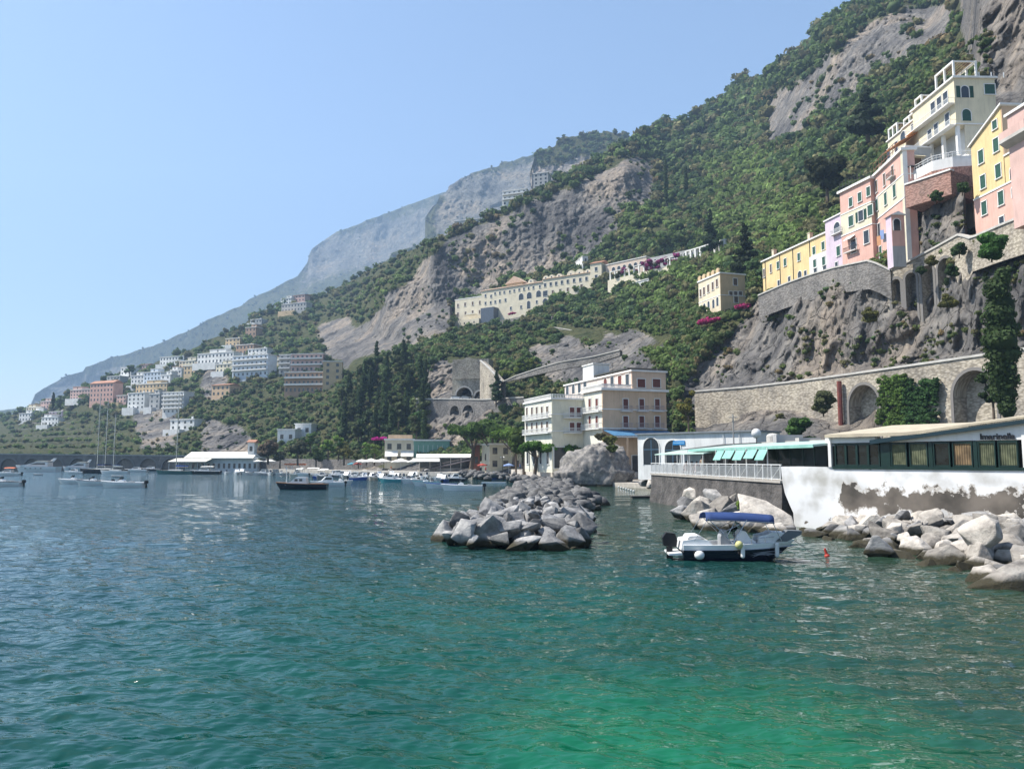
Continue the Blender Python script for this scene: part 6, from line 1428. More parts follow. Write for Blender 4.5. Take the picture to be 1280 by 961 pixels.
RK_T = rock_mat('rock_tan', (0.40, 0.365, 0.32), (0.17, 0.155, 0.14), (0.56, 0.52, 0.46))
def _ico(sub):
    import bmesh
    bm = bmesh.new(); bmesh.ops.create_icosphere(bm, subdivisions=sub, radius=1.0)
    v = np.array([p.co[:] for p in bm.verts]); f = np.array([[q.index for q in p.verts] for p in bm.faces]); bm.free(); return v, f
IV, IF = _ico(4)
def rockmesh(seed, m, npt=13, rough=0.018):
    import bmesh
    g = np.random.default_rng(seed); q = g.normal(size=(npt, 3)); q /= np.linalg.norm(q, axis=1, keepdims=True); q *= g.uniform(0.8, 1.12, (npt, 1))
    bm = bmesh.new()
    for p_ in q: bm.verts.new(p_)
    r_ = bmesh.ops.convex_hull(bm, input=bm.verts)
    bmesh.ops.bevel(bm, geom=bm.edges[:], offset=0.018, segments=1, affect='EDGES')
    bmesh.ops.triangulate(bm, faces=bm.faces)
    for _ in range(3): bmesh.ops.subdivide_edges(bm, edges=[e_ for e_ in bm.edges if e_.calc_length() > 0.13], cuts=1); bmesh.ops.triangulate(bm, faces=bm.faces)
    bm.verts.index_update(); v = np.array([p_.co[:] for p_ in bm.verts]); f = np.array([[w_.index for w_ in q_.verts] for q_ in bm.faces]); bm.free()
    nz_ = fbm(v[:, 0] * 2.4 + seed, v[:, 1] * 2.4, v[:, 2] * 2.4, 5, seed, True); v = v * (1 + rough * 1.5 * nz_[:, None])
    return npmesh('boulder', v, tris=f, m=m)
RM_G = [rockmesh(100 + i, RK_G) for i in range(9)]; RM_T = [rockmesh(200 + i, RK_T, 15, 0.035) for i in range(8)]
def rock(me, loc, s, rot, name='boulder', label=None, group=None):
    o = link(name, me, None, loc, rot); o.scale = s; tag(o, label, 'boulder', group); return o
def jx(D):
    a = [(40, 560, 718), (43, 550, 730), (47, 565, 736), (54, 588, 736), (62, 599, 740), (74, 611, 748), (84, 623, 743), (96, 630, 728), (110, 638, 716), (130, 652, 706)]
    return np.interp(D, [q[0] for q in a], [q[1] for q in a]), np.interp(D, [q[0] for q in a], [q[2] for q in a])
cand = []; g = np.random.default_rng(44)
D = 39.6
while D < 128:
    l, r_ = jx(max(D, 40)); xl_ = (l - CX) / F * D; xr_ = (r_ - CX) / F * D; wd = xr_ - xl_
    st = 1.08 if D < 60 else 1.5
    x = xl_ + g.uniform(0, st)
    while x < xr_:
        u = (x - xl_) / wd * 2 - 1; hgt = 1.5 * math.sqrt(max(0, 1 - abs(u) ** 2.2)) * min(1, (D - 38.3) / 3.0) * (1 - 0.25 * max(0, (D - 100) / 28))
        s = (0.40 + 0.72 * g.random() ** 1.5) * (1.0 if D < 60 else 1.15)
        cand.append((x + g.uniform(-.3, .3), D + g.uniform(-.4, .4), hgt - 0.35 * s + g.uniform(-0.25, 0.35) - 0.1, s)); x += st * g.uniform(0.8, 1.15)
    D += st * 0.92
cand.sort(key=lambda c: c[1])
JG = 'boulders of the rocky jetty'
nj = 0; rest = []
for x, y, z, s in cand:
    if nj < 150 and z > -0.8:
        sc = (s * g.uniform(0.85, 1.35), s * g.uniform(0.8, 1.2), s * g.uniform(0.5, 0.95))
        rock(RM_G[int(g.integers(len(RM_G)))], (x, y, z), sc, (g.uniform(-.9, .9), g.uniform(-.9, .9), g.uniform(0, 6.28)), label='angular grey boulder piled on the rocky jetty in the bay', group=JG); nj += 1
    else: rest.append((x, y, z, s, 0))
for (px, D, zc, s, lb) in ((604, 41.0, 0.45, (1.5, 1.15, 1.1), 'largest dark flat faced boulder at the seaward tip of the jetty'), (568, 42.3, 0.05, (1.3, 1.0, 0.75), 'low rounded boulder at the left tip of the jetty'), (712, 40.8, 0.3, (1.1, 1.0, 0.9), 'dark boulder at the right tip of the jetty'), (655, 40.7, 0.5, (0.8, 0.7, 1.1), 'upright narrow boulder in the middle of the jetty tip'), (752, 47, -0.25, (0.75, 0.5, 0.35), 'small flat rock barely above water right of the jetty')):
    p = P(px, 575, D); rock(RM_G[nj % 9], (p.x, D, zc), s, (0.2, 0.1, nj), label=lb); nj += 1
# right bank
def bankx(D): return np.interp(D, [22, 26, 30, 35, 40, 46.5, 50], [16.8, 17.4, 17.5, 17.7, 17.8, 17.6, 18.4])
def wallx(D): return 18.8 + (54 - D) / 12.3 * 9.1
D = 23.5; rb_ = []
while D < 51:
    x = bankx(D) + g.uniform(0, .5)
    while x < min(wallx(D) - 0.3, 31):
        s = g.uniform(0.42, 0.95); t = min(1, (x - bankx(D)) / 6.0); rb_.append((x, D + g.uniform(-.5, .5), -0.25 + 1.45 * t ** 0.8 - 0.3 * s + g.uniform(-.2, .25), s)); x += 1.2 * g.uniform(0.75, 1.2)
    D += 1.12
rb_.sort(key=lambda c: c[1] + 0.3 * c[0])
rb_ = [q for q in rb_ if 640 + 960 * q[0] / q[1] < 1300]; rest2 = rb_[160:]
for i, (x, y, z, s) in enumerate(rb_[:160]):
    sc = (s * g.uniform(0.85, 1.3), s * g.uniform(0.8, 1.2), s * g.uniform(0.6, 0.9))
    rock((RM_T if g.random() < 0.82 else RM_G)[int(g.integers(8))], (x, y, z), sc, (g.uniform(-.5, .5), g.uniform(-.5, .5), g.uniform(0, 6.28)), label='pale limestone boulder heaped below the peeling restaurant wall', group='boulders below the restaurant wall')
for (px, py, D, s, rt, lb) in ((1272, 722, 28.0, (2.2, 1.0, 0.55), (0.3, -0.3, 0.3), 'long tilted brown slab at the lower right waterline'), (1096, 684, 36.5, (0.8, 0.8, 0.6), (0.3, 0.1, 1), 'dark blue grey boulder nearest the moored motorboat'), (1018, 669, 46, (1.2, 0.6, 0.45), (0, 0, .2), 'low dark rock just behind the bow of the motorboat'), (1225, 668, 33.5, (1.1, 0.85, 0.8), (0.5, 0.2, 2), 'big cream boulder with sloping face in the right rock heap')):
    rock((RM_T if 'slab' in lb or 'cream' in lb else RM_G)[3], P(px, py, D), s, rt, label=lb)
# under the terrace wall
TGp = 'boulders below the terrace wall'
for (px, py, D, s, k) in ((850,622,78,1.2,0),(862,617,76,1.4,1),(868,622,72,1.8,1),(856,640,60,1.4,0),(872,640,58,1.5,1),(885,648,55,1.6,1),(905,634,60,1.6,1),(895,622,66,1.7,0),(880,632,64,1.3,1),(912,640,56,1.4,0),(925,655,52,1.5,1),(908,656,51,1.3,1),(940,660,50,1.3,0),(955,663,49,1.4,1),(968,667,48,1.2,1),(982,668,48,1.2,0),(858,630,68,1.2,0),(893,660,50,1.3,1),(876,654,52,1.2,1),(920,625,62,1.0,1),(835,620,88,1.2,0),(822,608,110,1.4,0),(805,604,122,1.5,0),(814,605,118,1.3,1)):
    rock((RM_T if k else RM_G)[int(g.integers(8))], P(px, py, D), (s * 0.85, s * 0.8, s * 0.6), (g.uniform(-.4, .4), g.uniform(-.4, .4), g.uniform(0, 6)), label='rounded boulder at the foot of the dark terrace wall', group=TGp)
sl_ = rock(RM_T[2], P(957, 650, 51), (2.9, 1.3, 1.3), (0.2, 0.45, -0.9), label='large smooth tan rock slab leaning on the terrace wall')
pl_ = foliage_obj('shrub', np.array([[0, 0, 0.5]]), np.array([0.75]), np.array([[0.13, 0.2, 0.04]]), loc=P(933, 640, 54), K=260, seed=3, leaf=0.16); tag(pl_, 'bright green shrub growing between rocks under the terrace', 'shrub')
# beach rocks: everything too small or far to single out is one rubble heap
for _ in range(230):
    px = g.uniform(575, 715); D = 120 + (715 - px) / 140 * 75 + g.uniform(-8, 18); p = P(px, 575, D); rest.append((p.x, p.y, g.uniform(-0.1, 0.9) + max(0, (D - 125) * 0.008), g.uniform(0.5, 1.1), 1))
for _ in range(60):
    px = g.uniform(440, 580); D = 232 + g.uniform(-4, 5); p = P(px, 575, D); rest.append((p.x, p.y, g.uniform(-0.1, 0.5), g.uniform(0.5, 1.0), 0))
def _hull(seed):
    import bmesh
    g_ = np.random.default_rng(seed); q = g_.normal(size=(12, 3)); q /= np.linalg.norm(q, axis=1, keepdims=True); bm = bmesh.new()
    for p_ in q * g_.uniform(.85, 1.15, (12, 1)): bm.verts.new(p_)
    bmesh.ops.convex_hull(bm, input=bm.verts); bmesh.ops.triangulate(bm, faces=bm.faces); bm.verts.index_update()
    v = np.array([p_.co[:] for p_ in bm.verts]); f = np.array([[w_.index for w_ in q_.verts] for q_ in bm.faces]); bm.free(); return v, f
HU = [_hull(500 + i) for i in range(12)]
def heap(lst, m, lab):
  VV = []; FF = []; off = 0
  for x, y, z, s, *_ in lst:
    lv, lf = HU[int(g.integers(12))]; ax = Matrix.Rotation(g.uniform(0, 6.28), 3, 'Z') @ Matrix.Rotation(g.uniform(-.8, .8), 3, 'X')
    VV.append((lv * s * np.array([1.2, 1, .75])) @ np.array(ax).T + np.array([x, y, z])); FF.append(lf + off); off += len(lv)
  tag(link('rubble', npmesh('rubble', np.concatenate(VV), tris=np.concatenate(FF), m=m)), lab, kind='stuff')
heap(rest, RK_G, 'rubble of smaller rocks along the jetty root and beach')
if rest2: heap(rest2, RK_T, 'rubble of smaller pale rocks behind the bank boulders')
# dark core under the jetty and the bank
cv_ = []
def mound(name, rows, hgt, lab):
    V = []; n_ = 15
    for (D, xa, xb) in rows:
        for i in range(n_):
            u = i / (n_ - 1); V.append((xa + (xb - xa) * u, D, -1.2 + (hgt + 1.2) * math.sin(math.pi * u) ** 0.6))
    idx = np.arange(len(V)).reshape(len(rows), n_); q = np.stack([idx[:-1, :-1], idx[:-1, 1:], idx[1:, 1:], idx[1:, :-1]], -1).reshape(-1, 4)
    tag(link(name, npmesh(name, V, quads=q, m=RK_G)), lab, kind='structure')
rows = []
for D in np.linspace(40.6, 129, 30):
    l, r_ = jx(D); rows.append((D, (l + 6 - CX) / F * D, (r_ - 6 - CX) / F * D))
mound('jetty_terrain', rows, 0.75, 'packed stone core of the jetty')
b = MB()
for D0, D1 in zip(np.linspace(20, 52, 14)[:-1], np.linspace(20, 52, 14)[1:]):
    f = lambda D: [(bankx(D) + 0.5, D, -0.9), (bankx(D) + 4, D, 0.1), (min(wallx(D) + 1, 34), D, 0.6)]
    A0, A1 = f(D0), f(D1)
    for k in range(2): b.quadface([A0[k], A0[k + 1], A1[k + 1], A1[k]])
tag(b.build('bank_terrain', RK_G), 'stone bank under the boulders', kind='structure')
# the big round boulder on the beach
g2 = np.random.default_rng(77); bv, bf_ = _ico(6)
nn = g2.normal(size=(18, 3)); nn /= np.linalg.norm(nn, axis=1, keepdims=True); dot = bv @ nn.T; r = np.minimum(np.where(dot > .05, g2.uniform(.74, .95, 18) / np.maximum(dot, .05), 9).min(1), 1.05)
bv = bv * r[:, None]; bv[:, 2] = np.where(bv[:, 2] < 0, bv[:, 2], bv[:, 2])
nz1 = fbm(bv[:, 0] * 2.0, bv[:, 1] * 2.0, bv[:, 2] * 2.6, 6, 5, True); nz3 = fbm(bv[:, 0] * 7, bv[:, 1] * 7, bv[:, 2] * 6, 4, 15, True); bv = bv * (1 + 0.13 * nz1[:, None] + 0.035 * nz3[:, None])
bs = bv * np.array([7.0, 6.0, 7.8]); bs[:, 0] *= np.where(bs[:, 2] > 2, 0.86, 1.0)
p = P(743, 575, 139); RK_B = rock_mat('rock_boulder', (0.17, 0.16, 0.15), (0.06, 0.06, 0.062), (0.32, 0.29, 0.25))
bo = link('giant_boulder', npmesh('giant_boulder', bs, tris=bf_, m=RK_B), None, (p.x, 139, 0.6)); tag(bo, 'house sized round grey boulder standing before the hotel', 'boulder')
for px, py, D_, r_, lb, c_ in ((762, 552, 135, 1.3, 'yellowish shrub on top of the giant boulder', (0.14, 0.15, 0.05)), (750, 547, 136, 1.0, 'dry olive tuft crowning the giant boulder', (0.12, 0.11, 0.06)), (765, 562, 133, 1.0, 'green tuft in the cleft of the giant boulder', (0.08, 0.11, 0.03))):
    o = foliage_obj('shrub', np.array([[0, 0, 0.], [0.5, 0, .4], [-.5, 0, .2]]) * r_, np.array([1, .7, .7]) * r_, np.tile(np.array([c_]), (3, 1)), loc=P(px, py, D_), K=120, seed=4); tag(o, lb, 'shrub')

# ================================================================ TREES
def tree(px, py, hpx, wpx, kind, label, D=None, col=(0.05, 0.08, 0.025), group=None, K=70, name=None, seed=None, z=None):
    if D is None:
        q, _, _ = on(main, np.array([px]), np.array([py])); D = float(q[0][1]) - 1.0
    p = P(px, py, D)
    if z is not None: p.z = z
    h_ = hpx * D / F; r_ = wpx * D / F / 2; sd_ = int(px * 7 + py * 3) if seed is None else seed
    g = np.random.default_rng(sd_); cat_ = 'bush' if kind == 'bush' else 'tree'; e = empty(name or {'cypress': 'cypress_tree', 'pine': 'pine_tree', 'broad': 'broadleaf_tree', 'conifer': 'conifer_tree', 'palm': 'palm_tree', 'bush': 'bush'}[kind], p, 0, label, cat_, group)
    if kind == 'bush':
        n = 14; q_ = g.uniform(-.62, .62, n); C = np.stack([q_ * r_, g.normal(0, r_ * .2, n), h_ * g.uniform(0.05, 1, n) * (.8 - .45 * np.abs(q_))], -1); rr = np.minimum(r_ * g.uniform(.5, .72, n), h_ * .5)
        foliage_obj('crown', C, rr, np.array(col) * g.uniform(.7, 1.35, (n, 1)), parent=e, K=K, seed=sd_, leaf=.22, spread=.4, lobes=7); MB().tube((0, 0.3, -.6), (0, 0, h_ * .4), .12, 6, .05).build('stem', BARK, e)
    elif kind == 'cypress':
        n = max(7, int(h_ / (r_ * 0.55))); t = (np.arange(n) + 0.5) / n; rr = r_ * np.sin(np.pi * np.clip(0.12 + 0.80 * (1 - t) ** 0.8, 0, 1)) ** 0.8 * (1 - 0.35 * t) + 0.15
        C = np.stack([g.normal(0, r_ * 0.07, n), g.normal(0, r_ * 0.07, n), h_ * (0.06 + 0.9 * t)], -1); Rr = np.stack([rr, rr, np.full(n, max(h_ / n * 1.3, r_ * .6))], -1)
        foliage_obj('crown', C, Rr, np.array(col) * g.uniform(.8, 1.2, (n, 1)), parent=e, K=K, seed=sd_, spread=0.42 if K < 200 else 0.3, leaf=.3 if K < 200 else .1, lobes=9); MB().tube((0, 0, -1), (0, 0, h_ * 0.5), r_ * 0.15, 6, r_ * 0.06).build('trunk', BARK, e)
    elif kind == 'conifer':
        n = 14; t = (np.arange(n) + 0.3) / n; a = g.uniform(0, 6.28, n); rr = r_ * (1.05 - t) * 0.75 + 0.3
        C = np.stack([np.cos(a) * rr * 0.45, np.sin(a) * rr * 0.45, h_ * (0.12 + 0.84 * t)], -1)
        foliage_obj('crown', C, np.stack([rr, rr, np.full(n, h_ / n * 0.9)], -1), np.array(col) * g.uniform(.8, 1.2, (n, 1)), parent=e, K=K, seed=sd_); MB().tube((0, 0, -1), (0, 0, h_ * 0.85), r_ * 0.1, 6, r_ * 0.03).build('trunk', BARK, e)
    elif kind == 'pine':
        n = 12; a = g.uniform(0, 6.28, n); q_ = np.sqrt(g.random(n)) * r_ * 0.72; ch = h_ * 0.72
        C = np.stack([np.cos(a) * q_, np.sin(a) * q_, ch + g.uniform(-0.10, 0.14, n) * h_ * (1 - q_ / r_)], -1)
        rr = r_ * g.uniform(0.26, 0.42, n); foliage_obj('crown', C, np.stack([rr, rr, rr * 0.6], -1), np.array(col) * g.uniform(.75, 1.3, (n, 1)), parent=e, K=K, seed=sd_)
        t_ = MB(); t_.tube((0, 0, -1), (r_ * .1, 0, ch * 0.55), r_ * 0.07 + .08, 7, r_ * 0.05 + .05)
        for c in C[::2]: t_.tube((r_ * .1, 0, ch * 0.5), tuple(c), r_ * 0.035 + .04, 5, 0.04)
        t_.build('trunk', BARK, e)
    elif kind == 'palm':
        t_ = MB().tube((0, 0, -1), (0, 0, h_ * 0.75), 0.28, 8, 0.2).build('trunk', BARK, e); V = []; Q = []
        for k in range(26):
            a = g.uniform(0, 6.28); el = g.uniform(-0.6, 1.1); L_ = r_ * g.uniform(.8, 1.15); pr = None
            for j in range(7):
                u = j / 6; x = L_ * u * math.cos(el * (1 - u * .5)); zz = h_ * 0.76 + L_ * (math.sin(el) * u - 0.55 * u * u); w_ = 0.30 * (1 - u * 0.85)
                c = np.array([x * math.cos(a), x * math.sin(a), zz]); sdv = np.array([-math.sin(a), math.cos(a), -0.3]) * w_
                V += [c - sdv, c, c + sdv]
                if j: i = len(V) - 6; Q += [(i, i + 3, i + 4, i + 1), (i + 1, i + 4, i + 5, i + 2)]
        link('crown', npmesh('crown', V, quads=Q, m=LEAF, col=np.tile(np.array([[*col, 1]]), (len(V), 1))), e)
    else:
        n = 9; a = g.uniform(0, 6.28, n); q_ = np.sqrt(g.random(n)) * r_ * 0.6; zc = h_ * 0.62
        C = np.stack([np.cos(a) * q_, np.sin(a) * q_, zc + g.uniform(-0.25, 0.28, n) * h_], -1); C[0] = (0, 0, zc)
        rr = r_ * g.uniform(0.38, 0.6, n); foliage_obj('crown', C, np.stack([rr, rr, np.minimum(rr * 0.85, h_ * 0.3)], -1), np.array(col) * g.uniform(.75, 1.3, (n, 1)), parent=e, K=K, seed=sd_)
        t_ = MB(); t_.tube((0, 0, -1), (0, 0, zc * 0.7), r_ * 0.08 + .06, 7, r_ * 0.05 + .04)
        for c in C[1:5]: t_.tube((0, 0, zc * 0.6), tuple(c), r_ * 0.04 + .03, 5, 0.03)
        t_.build('trunk', BARK, e)
    return e
DK = (0.05, 0.082, 0.028); MD = (0.09, 0.14, 0.04); LT_ = (0.16, 0.26, 0.05)
tree(1260, 530, 200, 66, 'cypress', 'tall dark cypress at the right edge before the viaduct arch', D=92, col=(0.05, 0.08, 0.028), K=1300)
tree(1243, 530, 70, 34, 'broad', 'dark leafy tree at the foot of the tall right cypress', D=94, col=DK, K=150)
tree(1000, 560, 56, 36, 'bush', 'bright green pointed shrub against the viaduct foot', D=118, col=(0.07, 0.14, 0.035), K=200)
tree(1030, 516, 34, 28, 'bush', 'olive coloured bush hanging on the viaduct wall', D=127, col=(0.10, 0.11, 0.05), K=130)
tree(861, 546, 62, 28, 'broad', 'tall yellow green tree between hotel and viaduct', D=150, col=(0.16, 0.15, 0.035), K=170)
tree(1241, 322, 38, 40, 'bush', 'round bright green bush on the upper street wall', D=106, col=(0.06, 0.14, 0.03), K=300)
for px, py, h_, w_, D, lb in ((1165, 332, 14, 16, 131, 'small yellow green bush over the narrow arches'), (1200, 318, 14, 20, 125, 'small dark bush beside the stepped street wall'), (1152, 342, 10, 14, 134, 'little tuft hanging over the second narrow arch'), (1185, 382, 22, 22, 118, 'yellowish bush on the cliff below the narrow arches'), (1088, 402, 26, 20, 134, 'golden dry bush in the crack of the grey cliff'), (1204, 240, 14, 16, 128, 'green shrub below the cream villa brick base'), (1170, 250, 12, 18, 130, 'dark shrub under the brick base of the villa'), (975, 530, 16, 16, 146, 'dry bush on the pale rock below the viaduct'), (1190, 345, 18, 18, 124, 'dark ivy bush at the foot of the last narrow arch'), (1130, 205, 14, 16, 150, 'potted green bush on the pink house terrace')):
    tree(px, py, h_, w_, 'bush', lb, D=D, col=(0.13, 0.13, 0.04) if 'yellow' in lb or 'gold' in lb or 'dry' in lb else (0.05, 0.09, 0.03), K=90)
g = np.random.default_rng(9)
for nm, x0, x1, y0, y1, c_, lb in (('climbing_ivy', 1098, 1133, 470, 535, (0.095, 0.16, 0.035), 'bright green creeper covering the viaduct left of its twin'), ('climbing_ivy', 1130, 1171, 474, 535, (0.045, 0.10, 0.03), 'darker green creeper covering the viaduct beside the big arch')):
    n = 190; px = g.uniform(x0, x1, n); py = g.uniform(y0, y1, n); Dv = np.interp(px, [1060, 1120, 1180, 1235], [136, 125.5, 117, 110]) - 0.8
    C = np.array([P(a, b_, d)[:] for a, b_, d in zip(px, py, Dv)]); o0 = C.mean(0)
    o = foliage_obj(nm, C - o0, g.uniform(0.45, 0.85, n), np.array(c_) * g.uniform(.55, 1.5, (n, 1)), loc=o0, K=60, seed=int(x0)); tag(o, lb, 'creeper')
# beach pines, palms and harbour greenery
tree(588, 588, 68, 78, 'pine', 'broad maritime pine left of the brick kiosk', D=220, col=(0.09, 0.15, 0.03), K=220)
tree(612, 590, 72, 84, 'pine', 'tallest dark maritime pine behind the beach', D=214, col=(0.07, 0.12, 0.028), K=220)
tree(640, 590, 62, 72, 'pine', 'rounded pine between the tall pine and the hotel', D=206, col=(0.10, 0.17, 0.03), K=220)
tree(724, 584, 34, 48, 'pine', 'low umbrella pine nearest the giant boulder', D=158, col=(0.08, 0.14, 0.025), K=170, z=2.1)
tree(655, 590, 48, 50, 'broad', 'leafy green tree between beach house and hotel wing', D=178, col=(0.09, 0.14, 0.03), K=170, z=2.1)
tree(645, 592, 40, 22, 'palm', 'small palm before the cream beach house', D=192, col=(0.10, 0.11, 0.05))
tree(668, 584, 42, 60, 'pine', 'flat topped umbrella pine left in front of the hotel wing', D=163, col=(0.06, 0.13, 0.02), K=170, z=2.1)
tree(698, 582, 38, 62, 'pine', 'flat topped umbrella pine right before the hotel wing', D=160, col=(0.07, 0.15, 0.02), K=170, z=2.1)
tree(388, 566, 26, 20, 'broad', 'clipped block shaped green tree beside the white villa', D=284, col=(0.06, 0.12, 0.025))
for px, py, h_, w_, lb, c_ in ((410, 572, 22, 20, 'bright lime tree on the quay, first of the light green row', LT_), (423, 572, 27, 16, 'bright lime tree on the quay, taller second one', LT_), (430, 578, 26, 28, 'yellow green wide tree behind the quay parasols', (0.17, 0.17, 0.05)), (458, 578, 26, 14, 'light green narrow tree left of the harbour house', LT_), (468, 578, 24, 18, 'light green round tree next to the harbour house', (0.15, 0.22, 0.05)), (534, 580, 26, 18, 'pale silvery shrub tree before the green glass house', (0.16, 0.2, 0.09)), (578, 585, 20, 16, 'small dark green tree right of the pavilion roof', MD), (372, 578, 26, 30, 'grey olive tree below the white villa', (0.11, 0.12, 0.07)), (335, 577, 26, 34, 'bare brownish tree right of the tiled hut', (0.13, 0.10, 0.07)), (350, 582, 20, 20, 'olive shrub at the back of the quay', (0.12, 0.13, 0.08)), (395, 582, 22, 22, 'dark bush under the white villa', MD), (448, 582, 16, 14, 'low bush behind the teal parasol', (0.1, 0.12, 0.04)), (520, 548, 34, 26, 'lime green tree on the rocks under the road tunnel', (0.06, 0.13, 0.03))):
    tree(px, py, h_, w_, 'broad', lb, D=None if py < 560 else 262, col=c_, K=100)
tree(325, 588, 18, 10, 'palm', 'small palm at the end of the beach club', D=300, col=(0.07, 0.09, 0.04))
o = foliage_obj('bougainvillea', np.array([[0, 0, 0], [3, 0, .3], [-3, 0, -.2], [1.5, 0, -1.2]]), np.array([2.0, 1.8, 1.7, 1.5]), np.tile(np.array([[0.5, 0.03, 0.28]]), (4, 1)), loc=P(480, 548, 268), K=130, seed=2, flat=0.5); tag(o, 'vivid magenta bougainvillea over the harbour house wall', 'flowering bush')
for i, (px, py, D_, rr, lb) in enumerate(((640, 392, 404, 1.3, 'magenta bush on the convent terrace edge'), (882, 402, 200, 1.6, 'pink flowering bush left below the peach villa'), (893, 400, 199, 1.2, 'pink flowering bush at the corner of the peach villa'), (929, 383, 196, 1.3, 'purple flowering bush right of the peach villa'))):
    o = foliage_obj('flowering_bush', np.array([[0, 0, 0], [rr, 0, .2], [-rr, 0, -.3]]), np.array([1, .8, .8]) * rr, np.tile(np.array([[0.42, 0.04, 0.16]]), (3, 1)), loc=P(px, py, D_), K=110, seed=i); tag(o, lb, 'flowering bush')
# grove of cypress and pines under the grey cliff
GR = [(432, 490), (470, 468), (500, 458), (528, 470), (540, 520), (545, 560), (470, 566), (420, 560), (425, 500)]
g = np.random.default_rng(23); cnt = [0, 0]; tries = 0
while (cnt[0] < 30 or cnt[1] < 38) and tries < 3000:
    tries += 1; px, py = g.uniform(415, 548), g.uniform(432, 568)
    if not inpoly(np.array([px]), np.array([py]), GR)[0]: continue
    k = 0 if (g.random() < 0.45 and cnt[0] < 30) else 1
    if cnt[k] >= (30, 38)[k]: continue
    cnt[k] += 1
    if k == 0: tree(px, py + 6, g.uniform(34, 58), g.uniform(9, 14), 'cypress', 'dark slender cypress in the grove under the grey cliff', col=np.array(DK) * g.uniform(.8, 1.3), group='cypresses in the dark grove', K=60)
    else: tree(px, py + 4, g.uniform(24, 38), g.uniform(18, 30), 'broad', 'leafy green tree in the grove under the grey cliff', name='grove_tree', col=np.array(DK if g.random() < .5 else (0.075, 0.095, 0.035)) * g.uniform(.8, 1.3), group='leafy trees in the dark grove', K=70)
tree(833, 258, 62, 9, 'cypress', 'lone cypress on the upper slope, left of a pair', D=470, col=DK); tree(858, 258, 56, 9, 'cypress', 'lone cypress on the upper slope, right of a pair', D=470, col=DK)
tree(932, 345, 72, 40, 'conifer', 'big dark conifer above the yellow terrace house', D=232, col=(0.03, 0.045, 0.02), K=150); tree(888, 318, 62, 30, 'conifer', 'dark conifer on the green slope above the peach villa', D=330, col=(0.035, 0.06, 0.025), K=120)
tree(1085, 175, 75, 60, 'conifer', 'wide dark cedar on the slope behind the cream villa', D=285, col=(0.035, 0.055, 0.025), K=200); tree(1035, 262, 70, 62, 'broad', 'huge round holm oak above the pink terrace roofs', D=245, col=(0.06, 0.07, 0.03), K=300)
tree(66, 512, 22, 6, 'cypress', 'cypress on the left village spur, left of two', D=590, col=DK); tree(75, 512, 16, 9, 'conifer', 'dark conifer beside the left spur cypress', D=588, col=DK); tree(162, 470, 14, 16, 'broad', 'round dark tree on the village skyline', D=690, col=MD); tree(620, 505, 46, 22, 'conifer', 'dark cedar right of the tunnel road arches', D=262, col=(0.04, 0.07, 0.03), K=120)
for i, (px, py, h_, w_) in enumerate(((650, 478, 26, 24), (664, 470, 22, 22), (632, 484, 22, 24), (655, 460, 18, 22), (676, 478, 20, 22))): tree(px, py, h_, w_, 'broad', ['light green tree above the stair wall, leftmost but one', 'light green tree in the middle of the stair wall row', 'light green tree left end of the stair wall row', 'dark tree above the stair wall row', 'light green tree right end of the stair wall row'][i], col=(0.12, 0.16, 0.03) if i != 3 else MD)

# ================================================================ BOATS
def stations(L, B, fb, nst=13, bow=2.4, tw=0.82, sheer=0.35, draft=0.35, rake=0.12):
    st = []
    for i in range(nst):
        t = i / (nst - 1); hb = B / 2 * (tw + (1 - tw) * math.sin(min(1, t / 0.45) * math.pi / 2)) * max(0.0, 1 - max(0, (t - 0.42) / 0.58) ** bow); hb = max(hb, 0.015)
        z = fb * (1 + sheer * t * t); x = -L / 2 + L * t
        st.append((x, hb, z, draft * (1 - t ** 3), rake * L * t ** 4))
    return st
def hull_mesh(st, L, stripe=None, fl=0.78):
    rows = []
    for x, hb, z, dr, rk in st:
        xs = [x - rk * 0.0 - rk * k for k in (1.0, 0.7, 0.25, 0.0)]
        half = [(xs[0] if True else x, 0.0, -dr), (xs[1], hb * fl, -0.02), (xs[2], hb * 0.96, z * 0.6), (x, hb, z)]
        rows.append([(a, -b, c) for a, b, c in reversed(half)] + half[1:])
    b = MB()
    for r0, r1 in zip(rows[:-1], rows[1:]):
        for k in range(6): b.quadface([r0[k], r1[k], r1[k + 1], r0[k + 1]])
    b.quadface(rows[0]); return b
def deck_mesh(st, inset=0.12, drop=0.12, t0=0.0, t1=1.0, well=0.0):
    b = MB(); n = len(st)
    for i in range(n - 1):
        (x0, h0, z0, _, _), (x1, h1, z1, _, _) = st[i], st[i + 1]
        i0, i1 = max(0, h0 - inset), max(0, h1 - inset)
        for s in (-1, 1):
            q = [(x0, s * h0, z0 + .003), (x1, s * h1, z1 + .003), (x1, s * i1, z1 + 0.01), (x0, s * i0, z0 + 0.01)]
            w_ = [(x0, s * i0, z0 + .01), (x1, s * i1, z1 + .01), (x1, s * i1, z1 - drop), (x0, s * i0, z0 - drop)]
            if s < 0: q.reverse(); w_.reverse()
            b.quadface(q); b.quadface(w_)
        b.quadface([(x0, -i0, z0 - drop), (x0, i0, z0 - drop), (x1, i1, z1 - drop), (x1, -i1, z1 - drop)][::-1])
    return b
NAVY = mat('navy_gelcoat', (0.004, 0.006, 0.016), 0.2, (0.006, 0.009, 0.02), spec=0.5); BLACKP = mat('black_plastic', (0.012, 0.012, 0.014), 0.4); GREYP = mat('grey_vinyl', (0.32, 0.33, 0.34), 0.7); TEAK = mat('teak', (0.30, 0.17, 0.09), 0.6, (0.22, 0.12, 0.06), scale=3); WSH = mat('windscreen', (0.04, 0.05, 0.06), 0.1, spec=0.8)
